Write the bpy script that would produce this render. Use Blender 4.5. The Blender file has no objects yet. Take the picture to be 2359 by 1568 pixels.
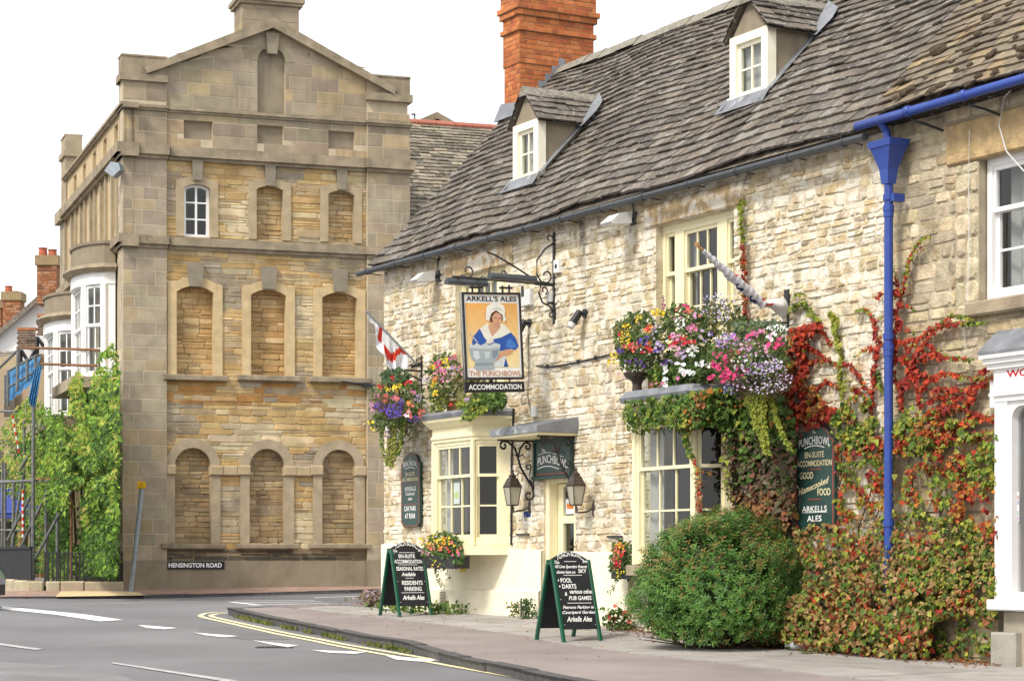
import bpy, math, random
from math import sin, cos, pi, radians, sqrt, atan2
R = random.Random(7)
SC = bpy.context.scene
# ---------------------------------------------------------------- camera
FOC, CX, HY, CAMZ = 4991.0, 1179.0, 1299.0, 1.6      # focal length, principal x, horizon row in a 2358 wide frame
cam = bpy.data.objects.new('camera', bpy.data.cameras.new('camera'))
SC.collection.objects.link(cam)
cam.location = (0, 0, CAMZ); cam.rotation_euler = (pi/2, 0, 0)
cam.data.sensor_width = 36; cam.data.lens = FOC/2358*36
cam.data.shift_y = (HY-784)/2358
cam.data.clip_start = 0.5; cam.data.clip_end = 2000
SC.camera = cam
# ---------------------------------------------------------------- bright overcast sky and a veiled sun
SUN_EL, SUN_AZ = radians(48), radians(222)
w = bpy.data.worlds.new('World'); SC.world = w; w.use_nodes = True
nt = w.node_tree; bg = nt.nodes['Background']
sky = nt.nodes.new('ShaderNodeTexSky'); sky.sky_type = 'NISHITA'; sky.sun_disc = False
sky.sun_elevation = SUN_EL; sky.sun_rotation = SUN_AZ; sky.dust_density = 5; sky.air_density = 1.2
veil = nt.nodes.new('ShaderNodeMixRGB'); veil.inputs[0].default_value = 0.80
veil.inputs[2].default_value = (7.7, 7.75, 7.8, 1)
nt.links.new(sky.outputs[0], veil.inputs[1]); nt.links.new(veil.outputs[0], bg.inputs[0])
bg.inputs[1].default_value = 0.10
sl = bpy.data.lights.new('sun', 'SUN'); sl.energy = 1.75; sl.angle = radians(12); sl.color = (1, .95, .86)
so = bpy.data.objects.new('sun', sl); SC.collection.objects.link(so)
sd = (sin(SUN_AZ)*cos(SUN_EL), cos(SUN_AZ)*cos(SUN_EL), sin(SUN_EL))
so.rotation_euler = (pi/2-SUN_EL, 0, pi-SUN_AZ); so.location = (sd[0]*60, sd[1]*60, 60)
SC.view_settings.view_transform = 'Standard'; SC.view_settings.look = 'None'
SC.view_settings.exposure = 0.95; SC.view_settings.gamma = 1
# ---------------------------------------------------------------- vectors, frames, meshes
def va(p, q): return (p[0]+q[0], p[1]+q[1], p[2]+q[2])
def vs(p, q): return (p[0]-q[0], p[1]-q[1], p[2]-q[2])
def vm(p, k): return (p[0]*k, p[1]*k, p[2]*k)
def dot(p, q): return p[0]*q[0]+p[1]*q[1]+p[2]*q[2]
def cross(p, q): return (p[1]*q[2]-p[2]*q[1], p[2]*q[0]-p[0]*q[2], p[0]*q[1]-p[1]*q[0])
def nrm(p):
    l = sqrt(dot(p, p)) or 1.0
    return (p[0]/l, p[1]/l, p[2]/l)
def lerp(p, q, t): return tuple(p[i]+(q[i]-p[i])*t for i in range(len(p)))
def tab(T, x):
    if x <= T[0][0]: return T[0][1]
    for (x0, y0), (x1, y1) in zip(T, T[1:]):
        if x <= x1: return y0+(y1-y0)*(x-x0)/(x1-x0)
    return T[-1][1]
def at(x, y, d): return ((x-CX)/FOC*d, d, CAMZ+(HY-y)/FOC*d)   # point seen at (x, y) at depth d
class Fr:
    """upright plane: a runs along u, b is height above datum, c stands out along n"""
    def __init__(s, o, u, n): s.o, s.u, s.n = o, u, n
    def __call__(s, a, b, c=0.0):
        return (s.o[0]+s.u[0]*a+s.n[0]*c, s.o[1]+s.u[1]*a+s.n[1]*c, b)
    def px(s, x, y, c=0.0):
        rx = (x-CX)/FOC
        d = (c+s.o[0]*s.n[0]+s.o[1]*s.n[1])/(rx*s.n[0]+s.n[1])
        a = (d*rx-s.o[0])*s.u[0]+(d-s.o[1])*s.u[1]
        return a, CAMZ+(HY-y)/FOC*d
    def pxc(s, x, a):
        """stand-off c of a thing that sits at a along the plane and is seen in column x"""
        rx = (x-CX)/FOC
        p = s(a, 0, 0)
        return (rx*p[1]-p[0])/(s.n[0]-rx*s.n[1])
class G:
    """free frame: origin, right, up, out"""
    def __init__(s, o, u, v, n): s.o, s.u, s.v, s.n = o, u, v, n
    def __call__(s, a, b, c=0.0):
        return tuple(s.o[i]+s.u[i]*a+s.v[i]*b+s.n[i]*c for i in range(3))
ORG = {}
class MB:
    def __init__(s): s.v, s.f, s.c, s.cur = [], [], [], (.36, .30, .205)
    def add(s, vs_, fs, col=None):
        k = len(s.v); s.v += vs_
        c = col or s.cur
        for f in fs: s.f.append(tuple(i+k for i in f)); s.c.append(c)
    def box(s, fr, a0, a1, b0, b1, c0, c1, col=None):
        s.add([fr(a0, b0, c0), fr(a1, b0, c0), fr(a1, b1, c0), fr(a0, b1, c0), fr(a0, b0, c1), fr(a1, b0, c1), fr(a1, b1, c1), fr(a0, b1, c1)],
              [(0, 3, 2, 1), (4, 5, 6, 7), (0, 1, 5, 4), (2, 3, 7, 6), (1, 2, 6, 5), (3, 0, 4, 7)], col)
    def cbox(s, fr, a0, a1, b0, b1, c0, c1, r, col=None):
        """box with a chamfered front edge"""
        s.add([fr(a0, b0, c0), fr(a1, b0, c0), fr(a1, b1, c0), fr(a0, b1, c0), fr(a0, b0, c1-r), fr(a1, b0, c1-r), fr(a1, b1, c1-r), fr(a0, b1, c1-r),
               fr(a0+r, b0+r, c1), fr(a1-r, b0+r, c1), fr(a1-r, b1-r, c1), fr(a0+r, b1-r, c1)],
              [(0, 3, 2, 1), (8, 9, 10, 11), (0, 1, 5, 4), (2, 3, 7, 6), (1, 2, 6, 5), (3, 0, 4, 7), (4, 5, 9, 8), (5, 6, 10, 9), (6, 7, 11, 10), (7, 4, 8, 11)], col)
    def quad(s, p, q, r, t, col=None): s.add([p, q, r, t], [(0, 1, 2, 3)], col)
    def poly(s, pts, col=None): s.add(list(pts), [tuple(range(len(pts)))], col)
    def prism(s, pts, ext, col=None):
        n = len(pts); b = [va(p, ext) for p in pts]
        s.add(list(pts)+b, [tuple(range(n-1, -1, -1)), tuple(range(n, 2*n))]+[(i, (i+1) % n, n+(i+1) % n, n+i) for i in range(n)], col)
    def sheet(s, fr, pts, c0, c1, col=None):
        """a flat outline given in frame coordinates, with thickness"""
        s.prism([fr(a, b, c0) for a, b in pts], vs(fr(0, 0, c1), fr(0, 0, c0)), col)
    def tube(s, pts, r, seg=7, col=None, r1=None):
        n = len(pts); vv = []; up = (0, 0, 1)
        for i, p in enumerate(pts):
            t = nrm(vs(pts[min(i+1, n-1)], pts[max(i-1, 0)]))
            x = cross(t, up)
            if dot(x, x) < 1e-4: x = cross(t, (1, 0, 0))
            x = nrm(x); y = cross(x, t)
            rr = r if r1 is None else r+(r1-r)*i/(n-1)
            if callable(r): rr = r(i/(n-1))
            for k in range(seg):
                a = 2*pi*k/seg
                vv.append(va(p, va(vm(x, cos(a)*rr), vm(y, sin(a)*rr))))
        ff = [(i*seg+k, i*seg+(k+1) % seg, (i+1)*seg+(k+1) % seg, (i+1)*seg+k) for i in range(n-1) for k in range(seg)]
        ff += [tuple(range(seg-1, -1, -1)), tuple(range((n-1)*seg, n*seg))]
        s.add(vv, ff, col)
    def lathe(s, o, prof, seg=16, col=None, sx=1, sy=1):
        vv = [(o[0]+cos(2*pi*k/seg)*r*sx, o[1]+sin(2*pi*k/seg)*r*sy, o[2]+z) for r, z in prof for k in range(seg)]
        n = len(prof)
        ff = [(i*seg+k, i*seg+(k+1) % seg, (i+1)*seg+(k+1) % seg, (i+1)*seg+k) for i in range(n-1) for k in range(seg)]
        ff += [tuple(range(seg-1, -1, -1)), tuple(range((n-1)*seg, n*seg))]
        s.add(vv, ff, col)
    def ring(s, fr, inn, out, c0, c1, col=None):
        """open frame between two outlines of equal length, with reveals"""
        n = len(inn); vv = []
        for (ia, ib), (oa, ob) in zip(inn, out): vv += [fr(ia, ib, c0), fr(ia, ib, c1), fr(oa, ob, c1), fr(oa, ob, c0)]
        ff = []
        for i in range(n-1):
            k, l = 4*i, 4*i+4
            ff += [(k, l, l+1, k+1), (k+1, l+1, l+2, k+2), (k+2, l+2, l+3, k+3)]
        s.add(vv, ff, col)
    def build(s, name, mat, parent=None, smooth=False, origin=None):
        me = bpy.data.meshes.new(name)
        if parent is not None: o3 = ORG[parent]
        elif origin: o3 = origin
        else:
            xs, ys, zs = zip(*s.v)
            o3 = ((min(xs)+max(xs))/2, (min(ys)+max(ys))/2, min(zs))
        me.from_pydata([vs(p, o3) for p in s.v], [], s.f)
        at_ = me.attributes.new('Col', 'FLOAT_COLOR', 'FACE')
        buf = []
        for c in s.c: buf += [c[0], c[1], c[2], 1.0]
        at_.data.foreach_set('color', buf)
        if smooth: me.polygons.foreach_set('use_smooth', [True]*len(me.polygons))
        me.materials.append(mat)
        o = bpy.data.objects.new(name, me); SC.collection.objects.link(o)
        if parent is not None: o.parent = parent
        else: o.location = o3
        ORG[o] = o3
        return o
def tag(o, label, cat=None, group=None, kind=None):
    if label: o['label'] = label
    if cat: o['category'] = cat
    if group: o['group'] = group
    if kind: o['kind'] = kind
    return o
def thing(name, label, cat, loc, group=None):
    o = bpy.data.objects.new(name, None); SC.collection.objects.link(o)
    o.empty_display_size = .1; o.location = loc; ORG[o] = tuple(loc)
    return tag(o, label, cat, group)
def dup(root, shift, label, group=None):
    """copy of a thing, its parts and their sub-parts, moved by shift"""
    r = root.copy(); SC.collection.objects.link(r); r.location = va(tuple(root.location), shift); r['label'] = label
    if group: r['group'] = group
    for ch in list(root.children):
        c = ch.copy(); SC.collection.objects.link(c); c.parent = r
        for g in list(ch.children):
            d = g.copy(); SC.collection.objects.link(d); d.parent = c
    return r
# ---------------------------------------------------------------- materials
def material(name, col=None, rough=.8, var=0.0, vscale=3.0, bump=0.0, bscale=40.0, metal=0.0, spec=.3, transl=0.0, lime=None, streak=0.0, spots=None, coat=0.0, emis=None, stretch=None):
    """col None: each face's own colour; var: mottling; lime: (amount, scale, colour) pale patches; streak: dark weather runs; spots: (scale, threshold, colour)"""
    m = bpy.data.materials.new(name); m.use_nodes = True
    n = m.node_tree; N, L = n.nodes, n.links
    p = N['Principled BSDF']
    p.inputs['Roughness'].default_value = rough; p.inputs['Metallic'].default_value = metal
    p.inputs['Specular IOR Level'].default_value = spec; p.inputs['Coat Weight'].default_value = coat
    tc = N.new('ShaderNodeTexCoord')
    def noise(scale, detail=4, sc=None, off=0.0, rgh=.55):
        t = N.new('ShaderNodeTexNoise'); t.inputs['Scale'].default_value = scale; t.inputs['Detail'].default_value = detail; t.inputs['Roughness'].default_value = rgh
        mp = N.new('ShaderNodeMapping'); mp.inputs['Location'].default_value = (off, off*.7, off*.3)
        if sc: mp.inputs['Scale'].default_value = sc
        L.new(tc.outputs['Object'], mp.inputs[0]); L.new(mp.outputs[0], t.inputs['Vector'])
        return t.outputs['Fac']
    def ramp(src, lo, hi, a=0.0, b=1.0):
        r = N.new('ShaderNodeMapRange'); r.inputs[1].default_value = lo; r.inputs[2].default_value = hi; r.inputs[3].default_value = a; r.inputs[4].default_value = b
        L.new(src, r.inputs[0]); return r.outputs[0]
    def mix(fac, a, b, mode='MIX'):
        x = N.new('ShaderNodeMixRGB'); x.blend_type = mode
        if isinstance(fac, float): x.inputs[0].default_value = fac
        else: L.new(fac, x.inputs[0])
        for i, q in ((1, a), (2, b)):
            if isinstance(q, tuple): x.inputs[i].default_value = (*q, 1)
            else: L.new(q, x.inputs[i])
        return x.outputs[0]
    if col is None:
        a = N.new('ShaderNodeAttribute'); a.attribute_name = 'Col'; c = a.outputs['Color']
    else:
        rgb = N.new('ShaderNodeRGB'); rgb.outputs[0].default_value = (*col, 1); c = rgb.outputs[0]
    if var:
        v = ramp(noise(vscale, 5, stretch), .3, .7, 1-var, 1+var)
        g = N.new('ShaderNodeCombineXYZ')
        for i in range(3): L.new(v, g.inputs[i])
        c = mix(1.0, c, g.outputs[0], 'MULTIPLY')
    if lime:
        f = ramp(noise(lime[1], 6, None, 3.0, .62), .56-lime[0]*.18, .62-lime[0]*.12, 0, .85)
        c = mix(f, c, lime[2])
    if streak:
        f1 = noise(1.0, 4, (5, 5, .35), 9.0); f2 = noise(.55, 3, None, 20.0)
        m1 = N.new('ShaderNodeMath'); m1.operation = 'MULTIPLY'
        L.new(ramp(f1, .52, .72, 0, streak), m1.inputs[0]); L.new(ramp(f2, .48, .66), m1.inputs[1])
        c = mix(m1.outputs[0], c, (.07, .06, .05))
    if spots:
        c = mix(ramp(noise(spots[0], 5, None, 5.0, .6), spots[1], spots[1]+.06, 0, .8), c, spots[2])
    L.new(c, p.inputs['Base Color'])
    if bump:
        b = N.new('ShaderNodeBump'); b.inputs['Strength'].default_value = bump; b.inputs['Distance'].default_value = .02
        L.new(noise(bscale, 6, stretch), b.inputs['Height']); L.new(b.outputs[0], p.inputs['Normal'])
    if transl:
        t = N.new('ShaderNodeBsdfTranslucent'); L.new(c, t.inputs['Color'])
        ms = N.new('ShaderNodeMixShader'); ms.inputs[0].default_value = transl
        L.new(p.outputs[0], ms.inputs[1]); L.new(t.outputs[0], ms.inputs[2]); L.new(ms.outputs[0], N['Material Output'].inputs[0])
    return m
def glass_material():
    m = bpy.data.materials.new('window_glass'); m.use_nodes = True
    n = m.node_tree; N, L = n.nodes, n.links
    N.remove(N['Principled BSDF'])
    lw = N.new('ShaderNodeLayerWeight'); lw.inputs[0].default_value = .5
    pw = N.new('ShaderNodeMath'); pw.operation = 'POWER'; pw.inputs[1].default_value = 3.5
    fr = N.new('ShaderNodeMapRange'); fr.inputs[3].default_value = .06; fr.inputs[4].default_value = .85
    L.new(lw.outputs['Facing'], pw.inputs[0]); L.new(pw.outputs[0], fr.inputs[0])
    tr = N.new('ShaderNodeBsdfTransparent'); tr.inputs[0].default_value = (.82, .86, .85, 1)
    gl = N.new('ShaderNodeBsdfGlossy'); gl.inputs['Roughness'].default_value = .03
    mx = N.new('ShaderNodeMixShader'); L.new(fr.outputs[0], mx.inputs[0]); L.new(tr.outputs[0], mx.inputs[1]); L.new(gl.outputs[0], mx.inputs[2])
    L.new(mx.outputs[0], N['Material Output'].inputs[0])
    return m
M = {}
M['rubble'] = material('limewashed_rubble', None, .95, .26, 9, .9, 34, lime=(.50, 4.2, (.78, .73, .62)), streak=.8, spots=(6.5, .665, (.25, .20, .135)))
M['pubmortar'] = material('lime_mortar', (.57, .49, .35), .95, .25, 5, .8, 40, lime=(.46, 3.4, (.72, .66, .52)), streak=.6)
M['rubble2'] = material('squared_rubble', None, .95, .26, 8, .9, 34, streak=.45, spots=(9, .66, (.50, .45, .34)))
M['mortar2'] = material('grey_mortar', (.40, .345, .245), .95, .25, 4, .5, 60)
M['ashlar'] = material('weathered_ashlar', None, .92, .20, 2.6, .5, 45, streak=.6)
M['ochre'] = material('ochre_rubble', None, .95, .28, 2.6, .8, 40, streak=.45, spots=(4.5, .66, (.50, .41, .26)))
M['amortar'] = material('pale_mortar', (.50, .42, .30), .95, .15, 5, .3, 60)
M['omortar'] = material('ochre_mortar', (.40, .29, .155), .95, .25, 5, .5, 60)
M['moulding'] = material('stone_moulding', (.30, .245, .17), .92, .30, 3.5, .6, 45, streak=.55, spots=(9, .66, (.40, .36, .28)))
M['paleston'] = material('dressed_stone', None, .92, .16, 4, .35, 50, streak=.25)
M['slate'] = material('stone_slate', None, .9, .30, 9, .7, 70, spots=(16, .60, (.40, .39, .37)))
M['slate2'] = material('mossy_stone_slate', None, .9, .30, 9, .7, 70, spots=(7, .64, (.30, .23, .13)))
M['moss'] = material('brown_moss', (.075, .055, .035), 1, .35, 30, .9, 90)
M['ridge'] = material('ridge_stone', (.24, .22, .18), .95, .3, 14, .6, 60, spots=(18, .6, (.36, .35, .31)))
M['creamwhite'] = material('pale_cream_paint', (.86, .82, .66), .5, .05, 6, .08, 30)
M['lead'] = material('lead_sheet', (.21, .22, .24), .65, .25, 4, .2, 20, metal=.2, spots=(5, .6, (.40, .41, .43)))
M['brick'] = material('orange_brick', None, .9, .18, 12, .5, 90, streak=.3)
M['brickm'] = material('brick_mortar', (.30, .17, .09), .95, .2, 20)
M['render'] = material('grey_render', (.27, .225, .16), .95, .18, 2.5, .4, 80, streak=.4)
M['cream'] = material('cream_paint', (.83, .76, .50), .5, .07, 5, .12, 25, streak=.14, spots=(13, .72, (.58, .50, .33)))
M['creamwall'] = material('cream_masonry_paint', (.85, .79, .61), .85, .07, 3, .5, 14, streak=.26, spots=(6, .70, (.66, .59, .43)))
M['white'] = material('white_paint', (.82, .82, .81), .45, .04, 6, .08, 30)
M['glass'] = glass_material()
M['room'] = material('room_interior', (.13, .108, .085), .95, .2, 2)
M['interior'] = material('room_walls', None, .9, .15, 2)
M['curtain'] = material('net_curtain', (.62, .60, .58), .9, .1, 8, transl=.3)
M['iron'] = material('black_iron', (.018, .018, .02), .45, .15, 20, .2, 60, spec=.5)
M['gutter'] = material('grey_gutter', (.055, .06, .065), .45, .2, 10, .1, 40)
M['blue'] = material('blue_gloss_paint', (.022, .058, .29), .42, .1, 8, .12, 30, spec=.5, spots=(10, .62, (.05, .09, .30)), streak=.3)
M['leaf'] = material('leaf', None, .55, .18, 20, transl=.28)
M['petal'] = material('petal', None, .6, .08, 20, transl=.2)
M['twig'] = material('twig', (.10, .065, .04), .9, .3, 15)
M['asphalt'] = material('asphalt', (.185, .180, .188), .92, .20, .35, .55, 160, spots=(150, .62, (.30, .295, .29)))
M['footway'] = material('footway_asphalt', (.262, .222, .210), .93, .18, .8, .4, 150, spots=(130, .64, (.40, .36, .34)))
M['slab'] = material('stone_paving', None, .9, .16, 3, .35, 60, spots=(4, .66, (.30, .25, .20)))
M['kerb'] = material('granite_kerb', None, .85, .3, 14, .5, 60)
M['redpave'] = material('red_block_paving', None, .9, .2, 10, .3, 80)
M['mark'] = material('white_road_paint', (.78, .78, .76), .8, .08, 5, .2, 120, spots=(16, .68, (.40, .40, .41)))
M['faded'] = material('worn_road_paint', (.42, .42, .42), .85, .2, 9, .2, 120, spots=(20, .55, (.22, .22, .22)))
M['yellow'] = material('yellow_road_paint', (.78, .70, .42), .8, .1, 6, .2, 120, spots=(18, .66, (.36, .34, .28)))
M['tactile'] = material('buff_tactile_paving', (.60, .47, .27), .9, .12, 4, .3, 80)
M['blackboard'] = material('blackboard', (.022, .023, .026), .6, .2, 6, .05, 30)
M['green'] = material('green_gloss_paint', (.008, .085, .045), .3, .1, 8, .08, 30, spec=.5)
M['darkgreen'] = material('dark_green_sign_paint', (.014, .050, .040), .38, .12, 8, .06, 30, spec=.5)
M['ink'] = material('sign_paint', None, .5, .05, 10)
M['stem'] = M['twig']
M['black'] = material('black_plastic', (.02, .02, .022), .4, .1, 10)
M['lampgrey'] = material('light_grey_casing', (.60, .60, .58), .45, .08, 10)
M['galv'] = material('galvanised_steel', (.30, .34, .37), .5, .15, 12, .1, 50, metal=.4)
M['scaff'] = material('scaffold_tube', (.17, .175, .17), .55, .3, 9, .2, 50, metal=.4)
M['rust'] = material('rusty_tube', (.20, .10, .05), .8, .3, 12)
M['timber'] = material('timber_board', (.42, .24, .10), .9, .25, 5, .4, 40)
M['tarp'] = material('blue_tarpaulin', (.06, .22, .44), .6, .2, 3, .6, 12)
M['copper'] = material('dull_copper', (.085, .065, .055), .5, .3, 14, .2, 60, metal=.5)
M['lampglass'] = material('lamp_glass', (.40, .38, .30), .15, .12, 8, spec=.5)
M['cloth'] = material('flag_cloth', None, .85, .06, 10, transl=.15)
M['terr'] = material('terracotta', (.42, .12, .06), .85, .2, 10)
M['car'] = material('silver_car_paint', (.55, .60, .66), .25, .03, 5, metal=.6, coat=.5)
M['rubber'] = material('tyre_rubber', (.02, .02, .02), .9)
M['plain'] = material('painted_surface', None, .8, .08, 6, .1, 40)
M['canvas'] = material('awning_canvas', (.05, .075, .30), .8, .1, 6)
M['plastic'] = material('clear_plastic', (.45, .48, .48), .15, .1, 8, spec=.6)
# ---------------------------------------------------------------- text
def glyphs(txt, bold=0.0, shear=0.0):
    cu = bpy.data.curves.new('t', 'FONT'); cu.body = txt; cu.offset = bold; cu.shear = shear; cu.resolution_u = 3
    o = bpy.data.objects.new('t', cu); SC.collection.objects.link(o)
    me = bpy.data.meshes.new_from_object(o.evaluated_get(bpy.context.evaluated_depsgraph_get()))
    vv = [(q.co.x, q.co.y) for q in me.vertices]; ff = [tuple(p.vertices) for p in me.polygons]
    bpy.data.objects.remove(o); bpy.data.curves.remove(cu); bpy.data.meshes.remove(me)
    return vv, ff
def write(mb, fr, txt, ac, b0, h, w=None, c=.004, col=(.85, .85, .82), bold=.012, shear=0.0, bend=None, big=0.0):
    """lettering centred on ac with its foot at b0; big > 0: small capitals with taller initials; bend: rise along the line"""
    vv, ff = glyphs(txt, bold, shear)
    if not vv: return
    x0, x1 = min(v[0] for v in vv), max(v[0] for v in vv); y0, y1 = min(v[1] for v in vv), max(v[1] for v in vv)
    k = h/(y1-y0); kx = k if w is None else w/(x1-x0)
    pts = []
    for x, y in vv:
        a = (x-(x0+x1)/2)*kx; b = (y-y0)*k
        if bend: b += bend(a)
        pts.append(fr(ac+a, b0+b, c))
    mb.add(pts, ff, col)
def caps(mb, fr, txt, ac, b0, h, w, **kw):
    """small capitals: the first letter of every word a third taller"""
    words_, parts = txt.split(' '), []
    n = sum(len(t)+.25 for t in words_)+.55*(len(words_)-1); x = ac-w/2; unit = w/n
    for t in words_:
        wi = unit*1.15
        write(mb, fr, t[0], x+wi*.46, b0, h*1.28, wi*.92, **kw)
        rest = t[1:]; wr = unit*(len(rest)-.0)
        if rest: write(mb, fr, rest, x+wi*1.02+wr/2, b0, h, wr*.96, **kw)
        x += unit*(len(t)+.25+.55)
# ---------------------------------------------------------------- masonry and slates
def clip_holes(r, holes):
    a0, a1, b0, b1 = r
    for h0, h1, g0, g1 in holes:
        if a1 <= h0 or a0 >= h1 or b1 <= g0 or b0 >= g1: continue
        opts = [(a0, min(a1, h0), b0, b1), (max(a0, h1), a1, b0, b1), (a0, a1, b0, min(b1, g0)), (a0, a1, max(b0, g1), b1)]
        best = max(opts, key=lambda q: max(0, q[1]-q[0])*max(0, q[3]-q[2]))
        if best[1]-best[0] < .03 or best[3]-best[2] < .025: return None
        a0, a1, b0, b1 = best
    return a0, a1, b0, b1
def stones(mb, fr, a0, a1, z0, z1, holes, hh, ww, gap, proud, jit, colfn, c0=0.0, top=None, rough=True, rng=R):
    z = z0
    while z < z1-.02:
        h = rng.uniform(*hh); h = min(h, z1-z) if z1-z-h > hh[0]*.5 else z1-z
        a = a0
        first = True
        while a < a1-.01:
            wd = rng.uniform(*ww)*(rng.uniform(.4, 1) if first else 1); first = False
            if a1-a-wd < ww[0]*.5: wd = a1-a
            r = (a+gap/2, a+wd-gap/2, z+gap/2, z+h-gap/2)
            if rough and h > hh[0]*1.5 and rng.random() < .22:
                zc = z+h*rng.uniform(.4, .6); rs = [(r[0], r[1], r[2], zc-gap/2), (r[0], r[1], zc+gap/2, r[3])]
            else: rs = [r]
            for r in rs:
                Q = r[3]
                if top:
                    t = min(top(r[0]), top(r[1])) if rough else max(top(r[0]), top(r[1]))
                    if r[2] > t-.03: continue
                    r = (r[0], r[1], r[2], min(r[3], t))
                r = clip_holes(r, holes)
                if not r: continue
                if r[3] < Q: Q = r[3]
                p0, p1, q0, q1 = r; w_, h_ = p1-p0, q1-q0
                col = colfn((p0+p1)/2, (q0+q1)/2)
                if rough:
                    ca, cb = min(w_, h_)*.22, min(w_, h_)*.22
                    o = [(p0+ca, q0), (p1-ca, q0), (p1, q0+cb), (p1, q1-cb), (p1-ca, q1), (p0+ca, q1), (p0, q1-cb), (p0, q0+cb)]
                    j = jit*min(w_, h_)
                    o = [(x+rng.uniform(-j, j), y+rng.uniform(-j, j)) for x, y in o]
                    mx, my = (p0+p1)/2, (q0+q1)/2
                    pr = proud*rng.uniform(.35, 1.25); e = min(.024, .22*min(w_, h_))
                    tx, ty = rng.uniform(-.35, .35)*proud, rng.uniform(-.35, .35)*proud
                    inn = []
                    for x, y in o:
                        dx, dy = mx-x, my-y; l = sqrt(dx*dx+dy*dy); s_ = min(.6, e*rng.uniform(.7, 1.5)/l)
                        inn.append((x+dx*s_, y+dy*s_, pr+tx*(x-mx)/w_*2+ty*(y-my)/h_*2+rng.uniform(-.12, .12)*proud))
                    vv = [fr(x, y, c0) for x, y in o]+[fr(x, y, c0+c) for x, y, c in inn]+[fr(mx+rng.uniform(-.1, .1)*w_, my, c0+pr*rng.uniform(.9, 1.25))]
                    ff = [(i, (i+1) % 8, 8+(i+1) % 8, 8+i) for i in range(8)]+[(8+i, 8+(i+1) % 8, 16) for i in range(8)]
                    mb.add(vv, ff, col)
                else:
                    e = min(.006, .1*h_); pr = proud*rng.uniform(.7, 1.2); t0, t1 = (max(q0+e*2, min(Q, top(p0))), max(q0+e*2, min(Q, top(p1)))) if top else (q1, q1)
                    vv = [fr(p0, q0, c0), fr(p1, q0, c0), fr(p1, t1, c0), fr(p0, t0, c0), fr(p0+e, q0+e, c0+pr), fr(p1-e, q0+e, c0+pr), fr(p1-e, t1-e, c0+pr), fr(p0+e, t0-e, c0+pr)]
                    mb.add(vv, [(4, 5, 6, 7), (0, 1, 5, 4), (1, 2, 6, 5), (2, 3, 7, 6), (3, 0, 4, 7)], col)
            a += wd
        z += h
def backing(mb, fr, a0, a1, z0, z1, holes, c=0.0, top=None, depth=None):
    """the bed the stones sit in, open where windows and doors are; depth gives the openings their reveals"""
    A = sorted({a0, a1, *[x for h in holes for x in h[:2] if a0 < x < a1]}); Z = sorted({z0, z1, *[x for h in holes for x in h[2:] if z0 < x < z1]})
    for p, q in zip(A, A[1:]):
        n = max(1, int((q-p)/.5)) if top else 1
        for r, t in zip(Z, Z[1:]):
            if any(h[0] < (p+q)/2 < h[1] and h[2] < (r+t)/2 < h[3] for h in holes): continue
            for k in range(n):
                x, y = p+(q-p)*k/n, p+(q-p)*(k+1)/n
                tx, ty = (min(t, top(x)), min(t, top(y))) if top else (t, t)
                if max(tx, ty) <= r: continue
                mb.add([fr(x, r, c), fr(y, r, c), fr(y, max(r, ty), c), fr(x, max(r, tx), c)], [(0, 1, 2, 3)])
    if depth:
        for p, q, r, t in holes:
            mb.quad(fr(p, r, c), fr(p, r, c-depth), fr(p, t, c-depth), fr(p, t, c)); mb.quad(fr(q, r, c-depth), fr(q, r, c), fr(q, t, c), fr(q, t, c-depth))
            mb.quad(fr(p, t, c), fr(p, t, c-depth), fr(q, t, c-depth), fr(q, t, c)); mb.quad(fr(p, r, c-depth), fr(p, r, c), fr(q, r, c), fr(q, r, c-depth))
def slates(mb, o, u, v, n, span, courses, ww, th, colfn, skip=None, rng=R, sag=None):
    """courses of stone slates laid up a slope; span(b) gives the run at height b up the slope"""
    b = 0.0
    for e in courses:
        s0, s1 = span(b+e*.5)
        a = s0+rng.uniform(0, .05)-rng.uniform(0, ww[0]*.5)
        while a < s1:
            wd = rng.uniform(*ww)*(.75+e*1.6); p0, p1 = max(s0-rng.uniform(0, .02), a+.004), min(s1+rng.uniform(0, .02), a+wd-.004)
            a += wd
            if p1-p0 < .04: continue
            if skip and skip((p0+p1)/2, b+e*.5): continue
            t = th*rng.uniform(.7, 1.35); d0 = rng.uniform(-.018, .012); d1 = d0+rng.uniform(-.014, .014); lift = rng.uniform(0, .012)
            col = colfn((p0+p1)/2, b)
            def P(x, y, c):
                q = (o[0]+u[0]*x+v[0]*y+n[0]*c, o[1]+u[1]*x+v[1]*y+n[1]*c, o[2]+u[2]*x+v[2]*y+n[2]*c)
                if sag: q = (q[0], q[1], q[2]+sag(x, y))
                return q
            pm = (p0+p1)/2+rng.uniform(-.2, .2)*(p1-p0); dm = (d0+d1)/2+rng.uniform(-.014, .008)
            lo = [(p0, b+d0), (pm, b+dm), (p1, b+d1)]; tl = rng.uniform(-.006, .006)
            vv = [P(x, y, th*1.5+lift+i*tl) for i, (x, y) in enumerate(lo)]+[P(x, y, th*1.5+lift+i*tl-t) for i, (x, y) in enumerate(lo)]+[P(p1, b+e*1.55, .004), P(p0, b+e*1.55, .004)]
            mb.add(vv, [(0, 1, 2, 6, 7), (3, 4, 1, 0), (4, 5, 2, 1), (5, 6, 2), (0, 7, 3)], col)
        b += e
def arch(a0, a1, b0, sp, kind='round', rise=None, n=12):
    """opening outline from the left foot over the arch to the right foot"""
    w_ = a1-a0; m = (a0+a1)/2
    if kind == 'round': r, cz, th0 = w_/2, sp, pi/2
    else: r = (w_*w_/4+rise*rise)/(2*rise); cz = sp+rise-r; th0 = math.asin(w_/2/r)
    top = [(m+r*sin(-th0+2*th0*i/n), cz+r*cos(-th0+2*th0*i/n)) for i in range(n+1)]
    return [(a0, b0)]+top+[(a1, b0)]
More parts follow.
